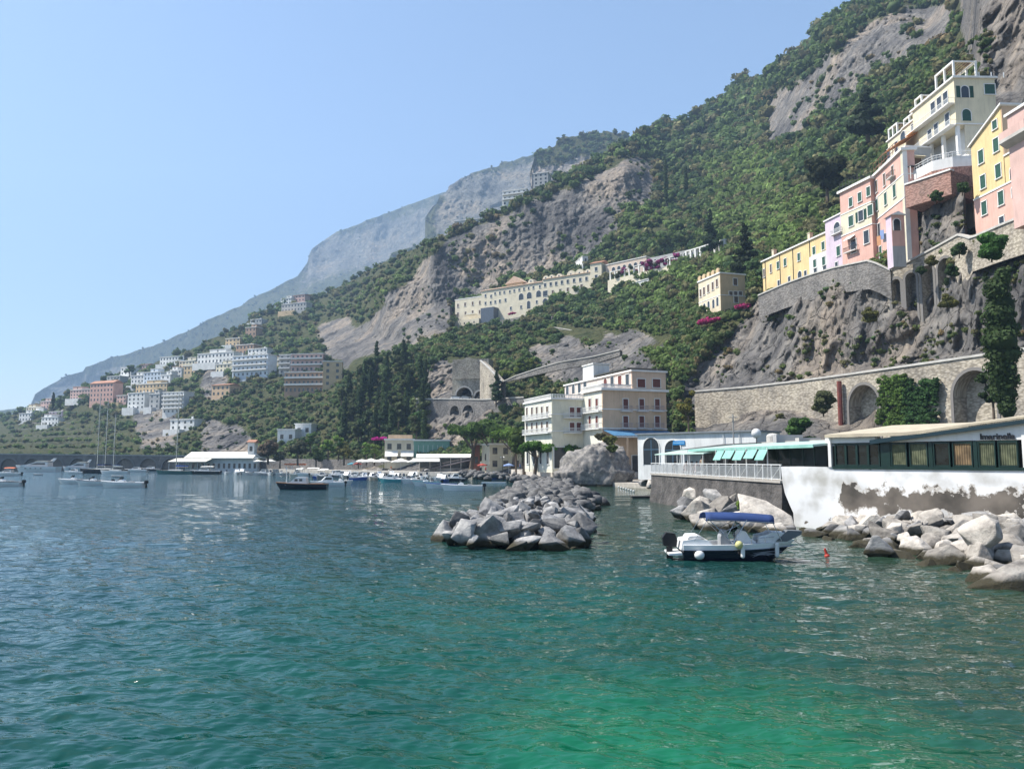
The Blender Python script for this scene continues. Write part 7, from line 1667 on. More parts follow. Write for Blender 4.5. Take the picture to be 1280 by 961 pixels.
BLUEC = mat('blue_canvas', (0.018, 0.045, 0.15), 0.8, (0.014, 0.036, 0.12), scale=2); LTBL = mat('hull_blue', (0.03, 0.10, 0.38), 0.35); CHROME = mat('steel', (0.5, 0.5, 0.5), 0.25, metal=0.9); CREAMG = mat('cream_gelcoat', (0.62, 0.58, 0.48), 0.35); TURQ = mat('turquoise_hull', (0.08, 0.35, 0.38), 0.4)
def outboard(e, x, z, s=1.0, y=0.0, m=BLACKP):
    o = MB().prism([(x - 0.62 * s, z + 0.05 * s), (x - 0.66 * s, z + 0.40 * s), (x - 0.50 * s, z + 0.62 * s), (x - 0.12 * s, z + 0.58 * s), (x - 0.02 * s, z + 0.30 * s), (x - 0.06 * s, z)], 'y', y - 0.2 * s, y + 0.2 * s).build('outboard_motor', m, e)
    MB().box(x - 0.48 * s, x - 0.22 * s, y - 0.08 * s, y + 0.08 * s, z - 0.9 * s, z).build('motor_leg', m, o); return o
def boat(name, px, pyw, L, head, label, hullm=GLOSSW, kind='speed', B=None, cover=None, group=None, fb=None, seed=0, bandm=None):
    """head: direction of the bow in degrees (0 = right, 180 = left, -90 = to camera)"""
    p = G(px, pyw); e = empty(name, (p.x, p.y, 0), R(head), label, 'boat', group); B = B or L * 0.34; fb = fb or (0.35 + L * 0.06)
    st = stations(L, B, fb); hull_mesh(st, L).build('hull', hullm, e, smooth=False, merge=True); dk = deck_mesh(st, 0.14, 0.22 if kind != 'row' else 0.35)
    dk.build('deck', GLOSSW if kind not in ('row', 'gozzo') else (TEAK if kind == 'gozzo' else CREAMG), e)
    b = MB()
    for (x0, h0, z0, _, _), (x1, h1, z1, _, _) in zip(st[:-1], st[1:]):
        for s in (-1, 1): b.tube((x0, s * h0, z0), (x1, s * h1, z1), 0.035 + L * .002, 5)
    b.build('gunwale', bandm or (TEAK if kind == 'gozzo' else GLOSSW), e)
    if kind in ('speed', 'rib'):
        MB().prism([(-L * .05, fb * .8), (-L * .05, fb + .35), (L * .02, fb + .55), (L * .10, fb + .2), (L * .12, fb * .8)], 'y', -B * .17, B * .17).build('console', GLOSSW, e)
        MB().prism([(L * .02, fb + .55), (L * .0, fb + .9), (L * .02, fb + .9), (L * .09, fb + .35)], 'y', -B * .17, B * .17).build('windscreen', WSH, e)
        MB().box(-L * .24, -L * .14, -B * .25, B * .25, fb * .7, fb + .2).build('seat', GREYP, e)
        outboard(e, -L / 2, fb * 0.75, 0.7 + L * .03)
    if kind == 'cabin':
        MB().prism([(-L * .18, fb * .8), (-L * .15, fb + 0.95), (L * .06, fb + 1.0), (L * .17, fb + .35), (L * .3, fb + .15), (L * .3, fb * .8)], 'y', -B * .32, B * .32).build('cabin', GLOSSW, e)
        MB().prism([(-L * .12, fb + .5), (-L * .12, fb + .82), (L * .05, fb + .85), (L * .12, fb + .5)], 'y', -B * .325, B * .325).build('cabin_window', WSH, e); outboard(e, -L / 2, fb * .7, 0.8)
    if kind == 'gozzo':
        MB().prism([(-L * .12, fb * .8), (-L * .1, fb + 1.0), (L * .1, fb + 1.05), (L * .2, fb + .35), (L * .3, fb + .2), (L * .3, fb * .8)], 'y', -B * .3, B * .3).build('cabin', GLOSSW, e)
        for sx in (-0.03, 0.06): MB().box(L * sx, L * (sx + .06), -B * .305, B * .305, fb + .45, fb + .8).build('cabin_window', WSH, e)
        MB().box(-L * .42, -L * .14, -B * .3, B * .3, fb * .8, fb + .12).build('sun_pad', TEAK, e); MB().tube((L * .3, 0, fb), (L * .3, 0, fb + 2.6), 0.04).build('mast', GLOSSW, e)
    if kind == 'row':
        for k in (-.25, 0, .22): MB().box(L * k - .12, L * k + .12, -B * .42, B * .42, fb * .72, fb * .8).build('thwart', CREAMG, e)
    if cover:
        c = MB(); c.grid(lambda u, v: (-L * .3 + L * .4 * u, (v - .5) * B * .8, fb + 1.35 + 0.25 * math.sin(math.pi * v) + .05 * math.sin(math.pi * u)), 6, 6)
        co = c.build('sun_canopy', cover, e)
        for sx in (-.28, .08):
            for sy in (-.36, .36): MB().tube((L * sx, B * sy, fb), (L * sx, B * sy, fb + 1.38), 0.025, 5).build('canopy_pole', CHROME, co)
    return e
def yacht(px, pyw, L, head, label, fly=True, hullm=GLOSSW):
    p = G(px, pyw); e = empty('motor_yacht', (p.x, p.y, 0), R(head), label, 'yacht'); B = L * .27; fb = L * .10 + .3; st = stations(L, B, fb, 17, 2.2, .9, .35, .6)
    hull_mesh(st, L).build('hull', hullm, e, merge=True); deck_mesh(st, .3, .15).build('deck', TEAK, e)
    MB().prism([(-L * .30, fb), (-L * .30, fb + 1.7), (-L * .02, fb + 1.8), (L * .16, fb + .9), (L * .34, fb + .45), (L * .36, fb)], 'y', -B * .38, B * .38).build('cabin', GLOSSW, e)
    MB().prism([(-L * .24, fb + .75), (-L * .24, fb + 1.4), (-L * .03, fb + 1.45), (L * .12, fb + .8)], 'y', -B * .385, B * .385).build('cabin_window', WSH, e)
    for k in range(4): MB().box(L * (-.18 + .12 * k), L * (-.18 + .12 * k) + .5, -B * .505, B * .505, fb * .6, fb * .6 + .3).build('porthole', WSH, e)
    if fly:
        MB().prism([(-L * .28, fb + 1.85), (-L * .30, fb + 2.2), (-L * .05, fb + 2.3), (L * .02, fb + 1.9)], 'y', -B * .33, B * .33).build('flybridge', CREAMG, e)
        MB().prism([(-L * .33, fb + 1.8), (-L * .40, fb + 3.2), (-L * .33, fb + 3.3), (-L * .22, fb + 1.9)], 'y', -B * .30, -B * .27).build('radar_arch', GLOSSW, e)
    return e
def sailboat(px, pyw, L, head, label, mast, hullm=NAVY, masts=(0.08,), cover=BLUEC):
    p = G(px, pyw); e = empty('sailing_yacht', (p.x, p.y, 0), R(head), label, 'sailing yacht'); B = L * .25; fb = L * .06 + .35; st = stations(L, B, fb, 17, 1.8, .7, .3, .6, .08)
    hull_mesh(st, L).build('hull', hullm, e, merge=True); deck_mesh(st, .1, .05).build('deck', CREAMG, e)
    MB().prism([(-L * .2, fb), (-L * .2, fb + .5), (L * .12, fb + .45), (L * .2, fb)], 'y', -B * .25, B * .25).build('cabin', GLOSSW, e)
    for k, m_ in enumerate(masts):
        mh = mast * (1 if k == 0 else .92); mo = MB().tube((L * m_, 0, fb), (L * m_, 0, mh), .17, 8, .1).build('mast', CHROME, e)
        for q in (.45, .7): MB().tube((L * m_, -B * .3, mh * q), (L * m_, B * .3, mh * q), .03, 5).build('spreader', CHROME, mo)
        bo = MB().tube((L * m_, 0, fb + 1.3), (L * m_ - L * .34, 0, fb + 1.3), .09, 8).build('boom', CHROME, e); MB().prism([(L * m_, fb + 1.35), (L * m_, fb + 1.9), (L * m_ - L * .32, fb + 1.6), (L * m_ - L * .32, fb + 1.35)], 'y', -.18, .18).build('sail_cover', cover, bo)
        for xx, yy in ((L * .48, 0), (-L * .48, 0), (L * m_, B * .48), (L * m_, -B * .48)): MB().tube((L * m_, 0, mh * .97), (xx, yy, fb), .018, 4).build('stay', CHROME, mo)
    return e
# ---- the near motorboat
DB = Dz(699, 0); pB = P(922, 699, DB); LB = 5.7
mb_ = empty('motorboat', (pB.x, DB, 0), R(-4), 'navy and white open motorboat with blue bimini moored near the rocks', 'motorboat')
ST = stations(LB, 2.35, 0.80, 25, 2.0, .92, .30, .3, .20)
def side(hfr0, hfr1, mname, m):
    b = MB(); rows = []
    for x, hb, z, dr, rk in ST:
        f = lambda k: (x - rk * (1 - k) ** 1.2, hb * (0.80 + 0.20 * k ** 0.7), -0.03 + (z + 0.03) * k)
        rows.append([f(hfr0 + (hfr1 - hfr0) * j / 4) for j in range(5)])
    for r0, r1 in zip(rows[:-1], rows[1:]):
        for j in range(4):
            b.quadface([r0[j], r1[j], r1[j + 1], r0[j + 1]][::-1]); b.quadface([(q[0], -q[1], q[2]) for q in (r0[j], r1[j], r1[j + 1], r0[j + 1])])
    if hfr0 == 0:
        kr = [[(x - rk, 0, -dr), (x - rk, hb * .8, -.03)] for x, hb, z, dr, rk in ST]
        for r0, r1 in zip(kr[:-1], kr[1:]):
            b.quadface([r0[0], r1[0], r1[1], r0[1]][::-1]); b.quadface([(q[0], -q[1], q[2]) for q in (r0[0], r1[0], r1[1], r0[1])])
    r = rows[0]; b.quadface([(q[0], -q[1], q[2]) for q in r] + list(reversed(r)))
    return b.build(mname, m, mb_, smooth=False, merge=True)
side(0, .70, 'hull', NAVY); side(.702, 1.0, 'topsides', GLOSSW)
b = MB()
for (x0, h0, z0, _, _), (x1, h1, z1, _, _) in zip(ST[:-1], ST[1:]):
    for s in (-1, 1): b.tube((x0, s * h0, z0 * .70), (x1, s * h1, z1 * .70), .02, 5)
b.build('rubbing_strake', CHROME, mb_)
deck_mesh(ST[9:], .28, .10).build('foredeck', GLOSSW, mb_); deck_mesh(ST[:10], .2, .42).build('cockpit', GLOSSW, mb_)
MB().prism([(-3.55, .28), (-3.55, .36), (-2.9, .42), (-2.9, .30)], 'y', -.95, .95).build('swim_platform', GLOSSW, mb_)
MB().prism([(-2.95, .55), (-2.85, 1.0), (-2.2, 1.12), (-1.6, 1.02), (-1.2, .6)], 'y', -.95, .95).build('stern_lounge', GLOSSW, mb_)
MB().prism([(-2.6, 1.10), (-2.5, 1.22), (-2.0, 1.24), (-1.75, 1.12)], 'y', -.8, .8).build('cushion', mat('vinyl_white', (0.7, 0.7, 0.68), 0.6), mb_)
MB().prism([(-.05, .5), (-.1, 1.25), (.15, 1.5), (.35, 1.45), (.55, 1.1), (.85, .95), (.85, .5)], 'y', -.42, .42).build('helm_console', GLOSSW, mb_)
MB().prism([(.15, 1.5), (-.02, 1.86), (.03, 1.87), (.42, 1.42)], 'y', -.45, .45).build('windscreen', WSH, mb_)
wh = MB()
for k in range(14): a0, a1 = 2 * math.pi * k / 14, 2 * math.pi * (k + 1) / 14; wh.tube((-.16, .19 * math.cos(a0), 1.3 + .19 * math.sin(a0)), (-.16, .19 * math.cos(a1), 1.3 + .19 * math.sin(a1)), .018, 5)
wh.tube((-.16, -.19, 1.3), (-.16, .19, 1.3), .012, 5).build('steering_wheel', BLACKP, mb_)
MB().prism([(-.9, .5), (-.9, 1.15), (-.75, 1.5), (-.6, 1.5), (-.5, 1.0), (-.42, .95), (-.42, .5)], 'y', -.42, .42).build('helm_seat', GREYP, mb_)
MB().prism([(.9, .82), (.95, 1.22), (1.35, 1.30), (1.6, 1.42), (2.35, 1.38), (2.6, 1.05), (2.2, .9)], 'y', -.62, .62).build('bow_sunpad', mat('vinyl_white', ()), mb_)
MB().prism([(1.75, .98), (2.35, 1.52), (3.05, 1.50), (3.0, 1.32), (2.3, .98)], 'y', -.66, -.05).build('grey_cushion', mat('vinyl_grey', (0.13, 0.14, 0.15), 0.7), mb_)
bm_ = MB(); bm_.grid(lambda u, v: (-1.72 + 3.35 * u + .12 * math.sin(math.pi * v), (v - .5) * 2.0, 2.16 + .20 * math.sin(math.pi * v) ** .7 - .12 * u - (.16 if v in (0, 1) else 0) + .05 * math.sin(math.pi * u)), 12, 10)
bi = bm_.build('bimini', BLUEC, mb_, smooth=True, merge=True)
sld = bi.modifiers.new('thickness', 'SOLIDIFY'); sld.thickness = 0.03
fr_ = MB()
for y in (-.98, .98):
    fr_.tube((-.4, y, .9), (-1.6, y, 2.1), .022, 6).tube((-.4, y, .9), (.3, y, 2.06), .022, 6).tube((-.9, y, 1.42), (.0, y, 1.85), .018, 6).tube((1.55, y, 1.93), (2.0, y * .8, 1.0), .018, 6).tube((-1.6, y, 2.1), (-2.3, y, 1.0), .012, 5).tube((-1.65, y, 2.06), (1.6, y, 1.92), .02, 6)
fr_.build('bimini_frame', CHROME, mb_)
outboard(mb_, -3.0, .62, 1.15); 
rl_ = MB()
for y in (-1, 1):
    pts_ = [(ST[i][0], y * (ST[i][1] - .05), ST[i][2] + .26) for i in (14, 17, 20, 22, 23)]; rl_.path(pts_, .014, 5)
    for i in (14, 17, 20, 22): rl_.tube((ST[i][0], y * (ST[i][1] - .05), ST[i][2]), (ST[i][0], y * (ST[i][1] - .05), ST[i][2] + .26), .012, 5)
rl_.build('bow_rail', CHROME, mb_)
FW = mat('fender_white', (0.72, 0.72, 0.70), 0.5)
for i, (x, z, m_) in enumerate(((-.02, .62, FW), (2.13 if False else 1.75, .62, FW))):
    k = int((x + LB / 2) / LB * 24); y = -ST[k][1] - .12
    f_ = MB().tube((x, y, z - .30), (x + .02, y, z + .22), .105, 10).ball((x, y, z - .30), .105, 10).ball((x + .02, y, z + .22), .105, 10).build('fender', m_, mb_, merge=True); MB().tube((x, y, z + .3), (x, y + .1, .95), .012, 4).build('fender_line', BLACKP, f_)
MB().ball((-.18, -1.28, .86), .2, 12).build('buoy_fender', mat('fender_yellow', (0.55, 0.52, 0.22), 0.6), mb_, smooth=True, merge=True); MB().ball((-2.1, -1.2, .34), .25, 14, .9).build('buoy_fender', FW, mb_, smooth=True, merge=True)
# silver swirl along the hull side
sw = MB(); 
for (x0, z0, a, l_) in ((.42, .30, .25, 1.3), (.55, .42, .12, 1.6), (.75, .36, -.1, 1.5), (.5, .22, .35, .9)):
    pr = None
    for j in range(13):
        u = j / 12; x = x0 + l_ * u; z = z0 + a * math.sin(u * 3.1) * .35 + .06 * u; k = (x + LB / 2) / LB * 24; k0 = int(k); hb = ST[k0][1] + (ST[k0 + 1][1] - ST[k0][1]) * (k - k0); zt_2 = ST[k0][2]
        kk = max(0, min(1, (z + .03) / (zt_2 + .03))); y = -hb * (0.80 + 0.20 * kk ** 0.7) - .012; w_ = .022 * math.sin(math.pi * u) + .004
        if pr: sw.quadface([(pr[0], pr[1], pr[2] - pr[3]), (x, y, z - w_), (x, y, z + w_), (pr[0], pr[1], pr[2] + pr[3])])
        pr = (x, y, z, w_)
sw.build('swirl_decal', mat('decal_silver', (0.22, 0.23, 0.26), 0.4), mb_)
MB().tube((2.75, -.45, 1.0), (3.9, -2.6, -.1), .012, 4).build('mooring_line', BLACKP, mb_); MB().tube((-2.9, .8, .7), (-6.0, 7, .3), .012, 4).build('mooring_line', BLACKP, mb_)
# ---- other boats
boat('gozzo_boat', 377, 611.5, 7.9, 183, 'dark navy wooden boat with white cabin and teak deck in the bay', NAVY, 'gozzo')
boat('speedboat', 409, 608, 5.6, 200, 'white sport boat moored right behind the dark navy wooden boat', GLOSSW, 'cabin')
boat('speedboat', 425, 606, 4.6, 20, 'small white boat with dark outboard behind the navy boat', GLOSSW, 'speed')
boat('open_boat', 577, 613, 6.2, 180, 'long low white open boat nearest the rocky jetty', GLOSSW, 'speed', B=1.7)
boat('open_boat', 551, 610, 5.2, 186, 'white open boat just left of the longest white one', GLOSSW, 'row', bandm=LTBL)
boat('open_boat', 533, 607, 5.0, 200, 'pale turquoise edged boat third from the jetty', GLOSSW, 'speed', bandm=TURQ)
boat('open_boat', 517, 604, 5.2, 215, 'white bow pointing boat fourth from the jetty', GLOSSW, 'speed')
boat('work_boat', 619, 599, 6.2, 178, 'bright blue work boat beside the beach rocks', LTBL, 'cabin', fb=.8)
pb = MB().prism([(-2.6, .02), (-2.3, .14), (2.3, .14), (2.6, .02), (2.2, -.05), (-2.2, -.05)], 'y', -.4, .4).build('paddleboard', GLOSSW); pp_ = G(617, 603.5); pb.location = (pp_.x, pp_.y, .05); tag(pb, 'white paddleboard floating below the blue work boat', 'paddleboard')
boat('speedboat', 92, 604.5, 6.2, 176, 'grey white speedboat leftmost of the near left trio', GLOSSW, 'speed')
boat('speedboat', 117, 606.5, 6.4, 178, 'white speedboat in the middle of the near left trio', GLOSSW, 'speed', bandm=NAVY)
boat('speedboat', 153, 609, 7.4, 178, 'white speedboat with black outboard, nearest of the left trio', GLOSSW, 'speed')
boat('speedboat', 3, 607.5, 6.8, 180, 'black and white speedboat cut by the left edge', GLOSSW, 'speed', bandm=BLACKP)
boat('cabin_boat', 10, 594.5, 7.5, 180, 'white boat with orange canopy at the left edge', GLOSSW, 'cabin', cover=mat('kayak_orange', ()))
yacht(46, 589.5, 17, 180, 'long white motor yacht with flybridge before the arcade')
sailboat(128, 591.5, 16, 180, 'navy two masted sailing yacht with blue sail cover', 27.5, NAVY, (0.12, -0.05))
yacht(97, 589, 12.5, 180, 'white motor yacht overlapping the navy sailing yacht', True)
boat('cabin_boat', 92, 592.5, 6.0, 180, 'small white cabin boat before the navy sailing yacht', GLOSSW, 'cabin')
sailboat(143, 592, 10, 175, 'pale slender sailing boat right of the navy yacht', 20, GLOSSW, (0.05,), WHITEM)
boat('cabin_boat', 170, 590, 8.5, 180, 'white cabin cruiser between mast and dark launch', GLOSSW, 'cabin')
boat('dark_launch', 188, 588.5, 8.5, 180, 'dark hulled launch with white top before the arcade', NAVY, 'cabin')
sailboat(218, 592.5, 12, 180, 'teal hulled sailing yacht with tall thin mast', 26, mat('teal_hull', (0.05, 0.16, 0.15), 0.4), (-0.04,), LTBL)
boat('tour_boat', 256, 592.5, 10, 180, 'dark tour boat with white canopy before the beach club', mat('dark_green_hull', (0.012, 0.03, 0.03), 0.4), 'cabin', cover=WHITEM)
for px, py, L_, hd, lb in ((47, 593.5, 2.8, 180, 'tiny grey dinghy floating left of the sailing yacht'), (146, 596, 3.2, 175, 'tiny grey dinghy floating above the left trio')): boat('dinghy', px, py, L_, hd, lb, GREYP, 'row', fb=.3)
Q = 'boats packed along the quay'
spec = [(283,593,'small white boat left end of the quay row'),(296,593.2,'small white boat second from the left quay end'),(309,593.5,'small white boat below the tiled hut'),(322,593.8,'white boat below the first white parasol'),(338,594,'white boat left of the orange kayaks'),(352,594.5,'white boat under the orange kayaks'),(372,595.5,'cream canopied boat behind the navy boat'),(388,595.5,'long white canopied boat above the navy boat'),(403,596.5,'white boat right of the canopied pair'),(418,597,'white boat with grey seat near quay steps'),(432,598,'white boat in the packed middle of the quay'),(444,598,'low white boat left of the cream parasols'),(456,599.5,'white boat under the leftmost cream parasol'),(466,600,'cream boat under the tallest parasol'),(478,601,'white boat with turquoise cabin before the harbour house'),(488,602.5,'white tender with low bow near the turquoise cabin'),(497,600.5,'white boat under the wide cream parasol'),(506,602.5,'white boat pointing seaward beside the pavilion'),(526,600,'white boat tight under the pavilion gangway'),(541,601,'rubber boat with grey tubes near the pavilion'),(556,601.5,'small boat with black outboard near the rocks'),(569,601.5,'small dark boat at the right end of the quay row')]
g = np.random.default_rng(3)
for i, (px, py, lb) in enumerate(spec):
    kd = 'cabin' if ('cabin' in lb or i % 5 == 1) else ('row' if 'tender' in lb or i % 4 == 3 else 'speed')
    boat('quay_boat', px, py, g.uniform(4.2, 6.0) if 'long' not in lb else 8, g.choice([-110, -70, 190, 205, -95, 170]), lb, TURQ if 'turquoise' in lb else (CREAMG if 'cream' in lb else (GREYP if 'grey' in lb or 'rubber' in lb else (NAVY if 'dark boat' in lb else GLOSSW))), kd, cover=WHITEM if 'canopied' in lb else None, group=Q)
for i in range(46):
    px = g.uniform(275, 572) if i < 22 else g.uniform(400, 572); base = np.interp(px, [275, 420, 575], [591.5, 595, 599]); py = base + g.uniform(-0.8, 1.2 if i < 22 else 5.0)
    boat('quay_boat', px, py, g.uniform(3.8, 5.6), g.choice([-100, -80, 250, 190, 10]), 'small boat lost in the packed back row along the quay', [GLOSSW, GLOSSW, GLOSSW, LTBL, CREAMG, GREYP][int(g.integers(6))], ['speed', 'cabin', 'row'][int(g.integers(3))], cover=WHITEM if g.random() < .2 else None, group='boats in the back row along the quay')
# floats, buoys
fl = MB().box(-1.6, 1.6, -.8, .8, -.05, .22).box(-1.7, 1.7, -.9, .9, .221, .3); f_ = fl.build('floating_raft', mat('raft_wood', (0.10, 0.09, 0.08), 0.9)); q_ = G(806, 622.5); f_.location = (q_.x, q_.y, 0); tag(f_, 'flat dark swimming raft left of the terrace wall', 'raft')
for i in range(9):
    t = i / 8; px, py = 767 + 25 * t, 607 + 7 * t; q_ = G(px, py); o = MB().ball((0, 0, 0), .16, 8).build('swim_buoy', FW); o.location = (q_.x, q_.y, .05); tag(o, 'white float on the swimming line near the giant boulder', 'buoy', 'floats of the swimming line')
rbu = MB().ball((0, 0, .0), .13, 10).tube((0, 0, 0), (-.1, 0, .36), .08, 8, .05).build('marker_buoy', mat('buoy_red', (0.5, 0.05, 0.03), 0.5), merge=True); q_ = G(1034, 695); rbu.location = (q_.x, q_.y, 0); tag(rbu, 'small red marker buoy right of the motorboat bow', 'buoy')

# ================================================================ PEOPLE
SKIN = mat('skin', (0.45, 0.25, 0.17), 0.6); HAIR = mat('hair_brown', (0.04, 0.025, 0.018), 0.8)
def person(loc, rz, label, pose='stand', top=(0.6, 0.55, 0.45), legs=(0.08, 0.09, 0.12), skirt=False):
    hip = {'stand': .93, 'sit': .48, 'swim': -.95 + .0}[pose]
    e = empty('person', loc, rz, label, 'person')
    J = {}; J['pel'] = (0, 0, hip); J['chest'] = (0, -.02, hip + .38); J['neck'] = (0, -.02, hip + .56); J['head'] = (0, -.04, hip + .66); J['crown'] = (0, -.03, hip + .80)
    for s, n in ((-1, 'l'), (1, 'r')):
        J['sh' + n] = (s * .18, -.02, hip + .50); J['el' + n] = (s * .24, -.04 if pose != 'sit' else -.12, hip + .24); J['ha' + n] = (s * .22, -.12 if pose != 'sit' else -.38, hip + (.02 if pose != 'sit' else .22)); J['fi' + n] = (s * .21, -.15 if pose != 'sit' else -.46, hip + (-.10 if pose != 'sit' else .22))
        if pose == 'sit': J['hi' + n] = (s * .09, 0, hip); J['kn' + n] = (s * .12, -.44, hip + .02); J['an' + n] = (s * .12, -.42, hip - .40); J['to' + n] = (s * .12, -.58, hip - .45)
        else: J['hi' + n] = (s * .09, 0, hip - .04); J['kn' + n] = (s * .11, -.03 * s, hip - .46); J['an' + n] = (s * .12, .0, hip - .85); J['to' + n] = (s * .13, -.15, hip - .91)
    ed = [('pel', 'chest'), ('chest', 'neck'), ('neck', 'head'), ('head', 'crown')]
    for n in 'lr': ed += [('chest', 'sh' + n), ('sh' + n, 'el' + n), ('el' + n, 'ha' + n), ('ha' + n, 'fi' + n), ('pel', 'hi' + n), ('hi' + n, 'kn' + n), ('kn' + n, 'an' + n), ('an' + n, 'to' + n)]
    rad = dict(pel=.13, chest=.135, neck=.055, head=.085, crown=.07, sh=.06, el=.042, ha=.03, fi=.022, hi=.085, kn=.058, an=.038, to=.032)
    ks = list(J); me = bpy.data.meshes.new('person'); me.from_pydata([J[k] for k in ks], [(ks.index(a), ks.index(b_)) for a, b_ in ed], []); me.materials.append(SKIN)
    o = link('body', me, e); sk = o.modifiers.new('skin', 'SKIN'); sv = me.skin_vertices[0].data if me.skin_vertices else None
    if sv is None:
        import bmesh
        bm = bmesh.new(); bm.from_mesh(me); bm.verts.layers.skin.verify(); bm.to_mesh(me); bm.free(); sv = me.skin_vertices[0].data
    for i, k in enumerate(ks):
        r = rad.get(k, rad.get(k[:2], .05)); sv[i].radius = (r, r * .85); sv[i].use_root = (k == 'pel')
    o.modifiers.new('sub', 'SUBSURF').render_levels = 1
    c = MB(); TM = mat('cloth_%d' % int(1e4 * sum(top)), top, .9); LM = mat('cloth_%d' % int(1e4 * sum(legs) + 7), legs, .9)
    c.grid(lambda u, v: ((.205 - .03 * v) * math.cos(2 * math.pi * u), -.01 + .155 * math.sin(2 * math.pi * u), hip - .08 + .62 * v), 14, 4); c.build('shirt', TM, e)
    if pose != 'swim':
        l = MB()
        for n in 'lr': l.tube(J['hi' + n], J['kn' + n], .105, 8, .082)
        l.build('trousers' if not skirt else 'shorts', LM, e)
    MB().ball((0, -.015, hip + .775), .105, 10, .9).build('hair', HAIR, e)
    return e
def onterrace(px, off, **k):
    n = Vector((-dT.y, dT.x)); 
    o0 = Vector((T0.x, T0.y)) + n * off; t = hit(px, o0, dT, ZD + 1); p = o0 + dT * t; return (p.x, p.y, ZD + .02)
for px, off, pose, lb, top in ((878, .8, 'stand', 'person in cream clothes standing at the terrace railing', (0.62, 0.55, 0.42)), (858, 1.0, 'sit', 'seated person in pinkish top, left of the terrace group', (0.5, 0.3, 0.28)), (865, 1.3, 'sit', 'seated person in pale shirt, middle of the terrace group', (0.6, 0.5, 0.45)), (871, 1.0, 'sit', 'seated person in rose shirt next to the standing one', (0.55, 0.35, 0.33)), (844, 1.4, 'sit', 'seated person in white top at the left terrace table', (0.65, 0.65, 0.62))):
    p_ = onterrace(px, off); person(p_, R(200), lb, pose, top)
    if pose == 'sit':
        ch_ = empty('terrace_chair', p_, R(200), lb.replace('seated person', 'white chair under the person').replace(' in ', ' with ') if False else {'left of': 'white chair of the leftmost group diner', 'middle': 'white chair in the middle of the terrace group', 'next to': 'white chair nearest the standing person', 'left terrace': 'white chair at the left terrace table'}[[k for k in ('left of', 'middle', 'next to', 'left terrace') if k in lb][0]], 'chair', 'white terrace chairs')
        MB().box(-.22, .22, -.22, .22, .36, .40).build('seat', RAILW, ch_); MB().box(-.22, .22, .2, .24, .42, .85).build('backrest', RAILW, ch_)
        for sx in (-.2, .2):
            for sy in (-.2, .2): MB().tube((sx, sy, 0), (sx, sy, .36), .015, 5).build('leg', RAILW, ch_)
q_ = G(767, 622); person((q_.x, q_.y, .0), 0, 'swimmer with head and shoulders above water near the raft', 'swim', (0.45, 0.25, 0.17))
for px, D_, lb, top in ((489, 243, 'bather in orange standing on the quay by the parasols', (0.6, 0.25, 0.12)), (607, 205, 'bather in red standing on the beach', (0.5, 0.1, 0.1)), (650, 178, 'walker in blue on the promenade', (0.1, 0.2, 0.45)), (684, 168, 'walker in white before the hotel doors', (0.65, 0.65, 0.62)), (716, 160, 'walker in tan beside the giant boulder', (0.5, 0.4, 0.28))):
    p_ = P(px, 575, D_); person((p_.x, p_.y, 1.1 if D_ > 200 else 2.1), R(20), lb, 'stand', top)

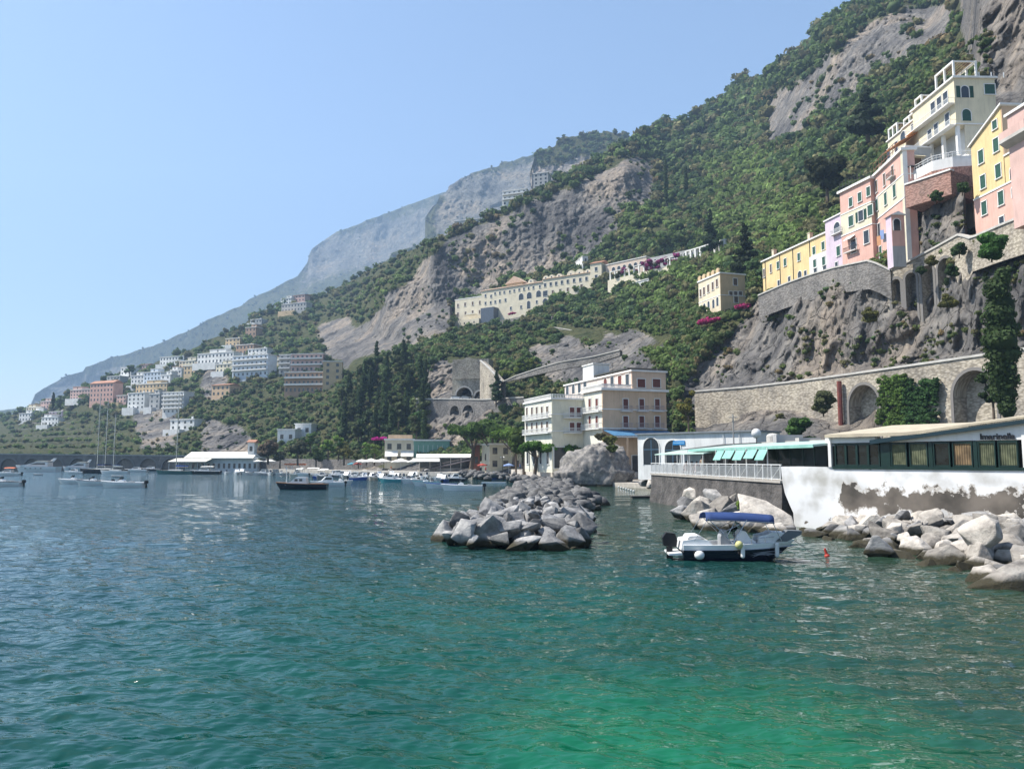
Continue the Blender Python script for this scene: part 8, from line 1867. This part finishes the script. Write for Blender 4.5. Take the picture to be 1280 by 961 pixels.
# lamps and cars
def lamp(px, D, z, hgt, label):
    p = P(px, 575, D); e = empty('street_lamp', (p.x, p.y, z), 0, label, 'street lamp', 'street lamps on the promenade')
    MB().tube((0, 0, 0), (0, 0, hgt), .08, 8, .05).build('post', IRON, e)
    for s_ in (-1, 1): g_ = MB().ball((s_ * .4, 0, hgt), .2, 10).build('globe', GLOSSW, e, merge=True); MB().tube((0, 0, hgt - .2), (s_ * .4, 0, hgt - .15), .03, 5).build('arm', IRON, e)
for px, D, z, lb in ((662, 166, 2.1, 'twin globe street lamp left of the umbrella pines'), (706, 158, 2.1, 'twin globe street lamp beside the giant boulder'), (628, 206, 1.1, 'twin globe street lamp beside the beach pines'), (545, 232, 1.1, 'twin globe street lamp by the white pavilion')): lamp(px, D, z, 4.2, lb)
def car(px, py, D, rz, m, label):
    e = empty('parked_car', P(px, py, D), rz, label, 'car')
    MB().prism([(-2.1, .3), (-2.1, .85), (-1.9, .95), (1.0, .95), (2.0, .8), (2.1, .3)], 'y', -.85, .85).build('body', m, e)
    MB().prism([(-1.8, .955), (-1.4, 1.42), (.2, 1.42), (.95, .955)], 'y', -.75, .75).build('cabin', WSH, e); MB().box(-1.35, .15, -.74, .74, 1.43, 1.46).build('roof', m, e)
    for sx in (-1.3, 1.35):
        for sy in (-.86, .7): MB().tube((sx, sy, .32), (sx, sy + .16, .32), .32, 14).build('wheel', BLACKP, e)
car(571, 499.5, 284, R(-10), GLOSSW, 'white car at the left of the tunnel mouth'); car(583, 499.5, 280, R(-12), mat('car_silver', (0.4, 0.41, 0.42), 0.3), 'silver car directly before the tunnel mouth')

mb_.scale = (0.9, 0.9, 0.9)
# aerials on the old house roofs
for bd, x, ys, z in ((yh, 2, (0.2, 0.7), yh.H + 1.2), (p2, 1, (0.35,), p2.H + .5), (pk, .2, (0.5,), pk.H + .5), (yp, 4, (0.6,), zp - 1), (vl, 3, (0.15,), vl.H + .4), (h, 6, (0.8,), z_at)):
    for f in ys:
        y = bd.L * f; b = MB().tube((x, y, z), (x, y, z + 2.6), .035, 5)
        for k in range(4): b.tube((x - .5 + .08 * k, y, z + 2.5 - k * .22), (x + .5 - .08 * k, y, z + 2.5 - k * .22), .018, 4)
        b.build('aerial', IRON, bd.root)
for bd, y, z, w_ in ((yh, .3, yh.H + .8, 1.0), (yh, .85, yh.H + .8, .8), (p2, .8, p2.H + .4, .5)):
    MB().box(w_, w_ + .9, bd.L * y, bd.L * y + .9, z - .5, z + 1.6).box(w_ - .1, w_ + 1.0, bd.L * y - .1, bd.L * y + 1.0, z + 1.6, z + 1.75).build('chimney', PA['cream'], bd.root)
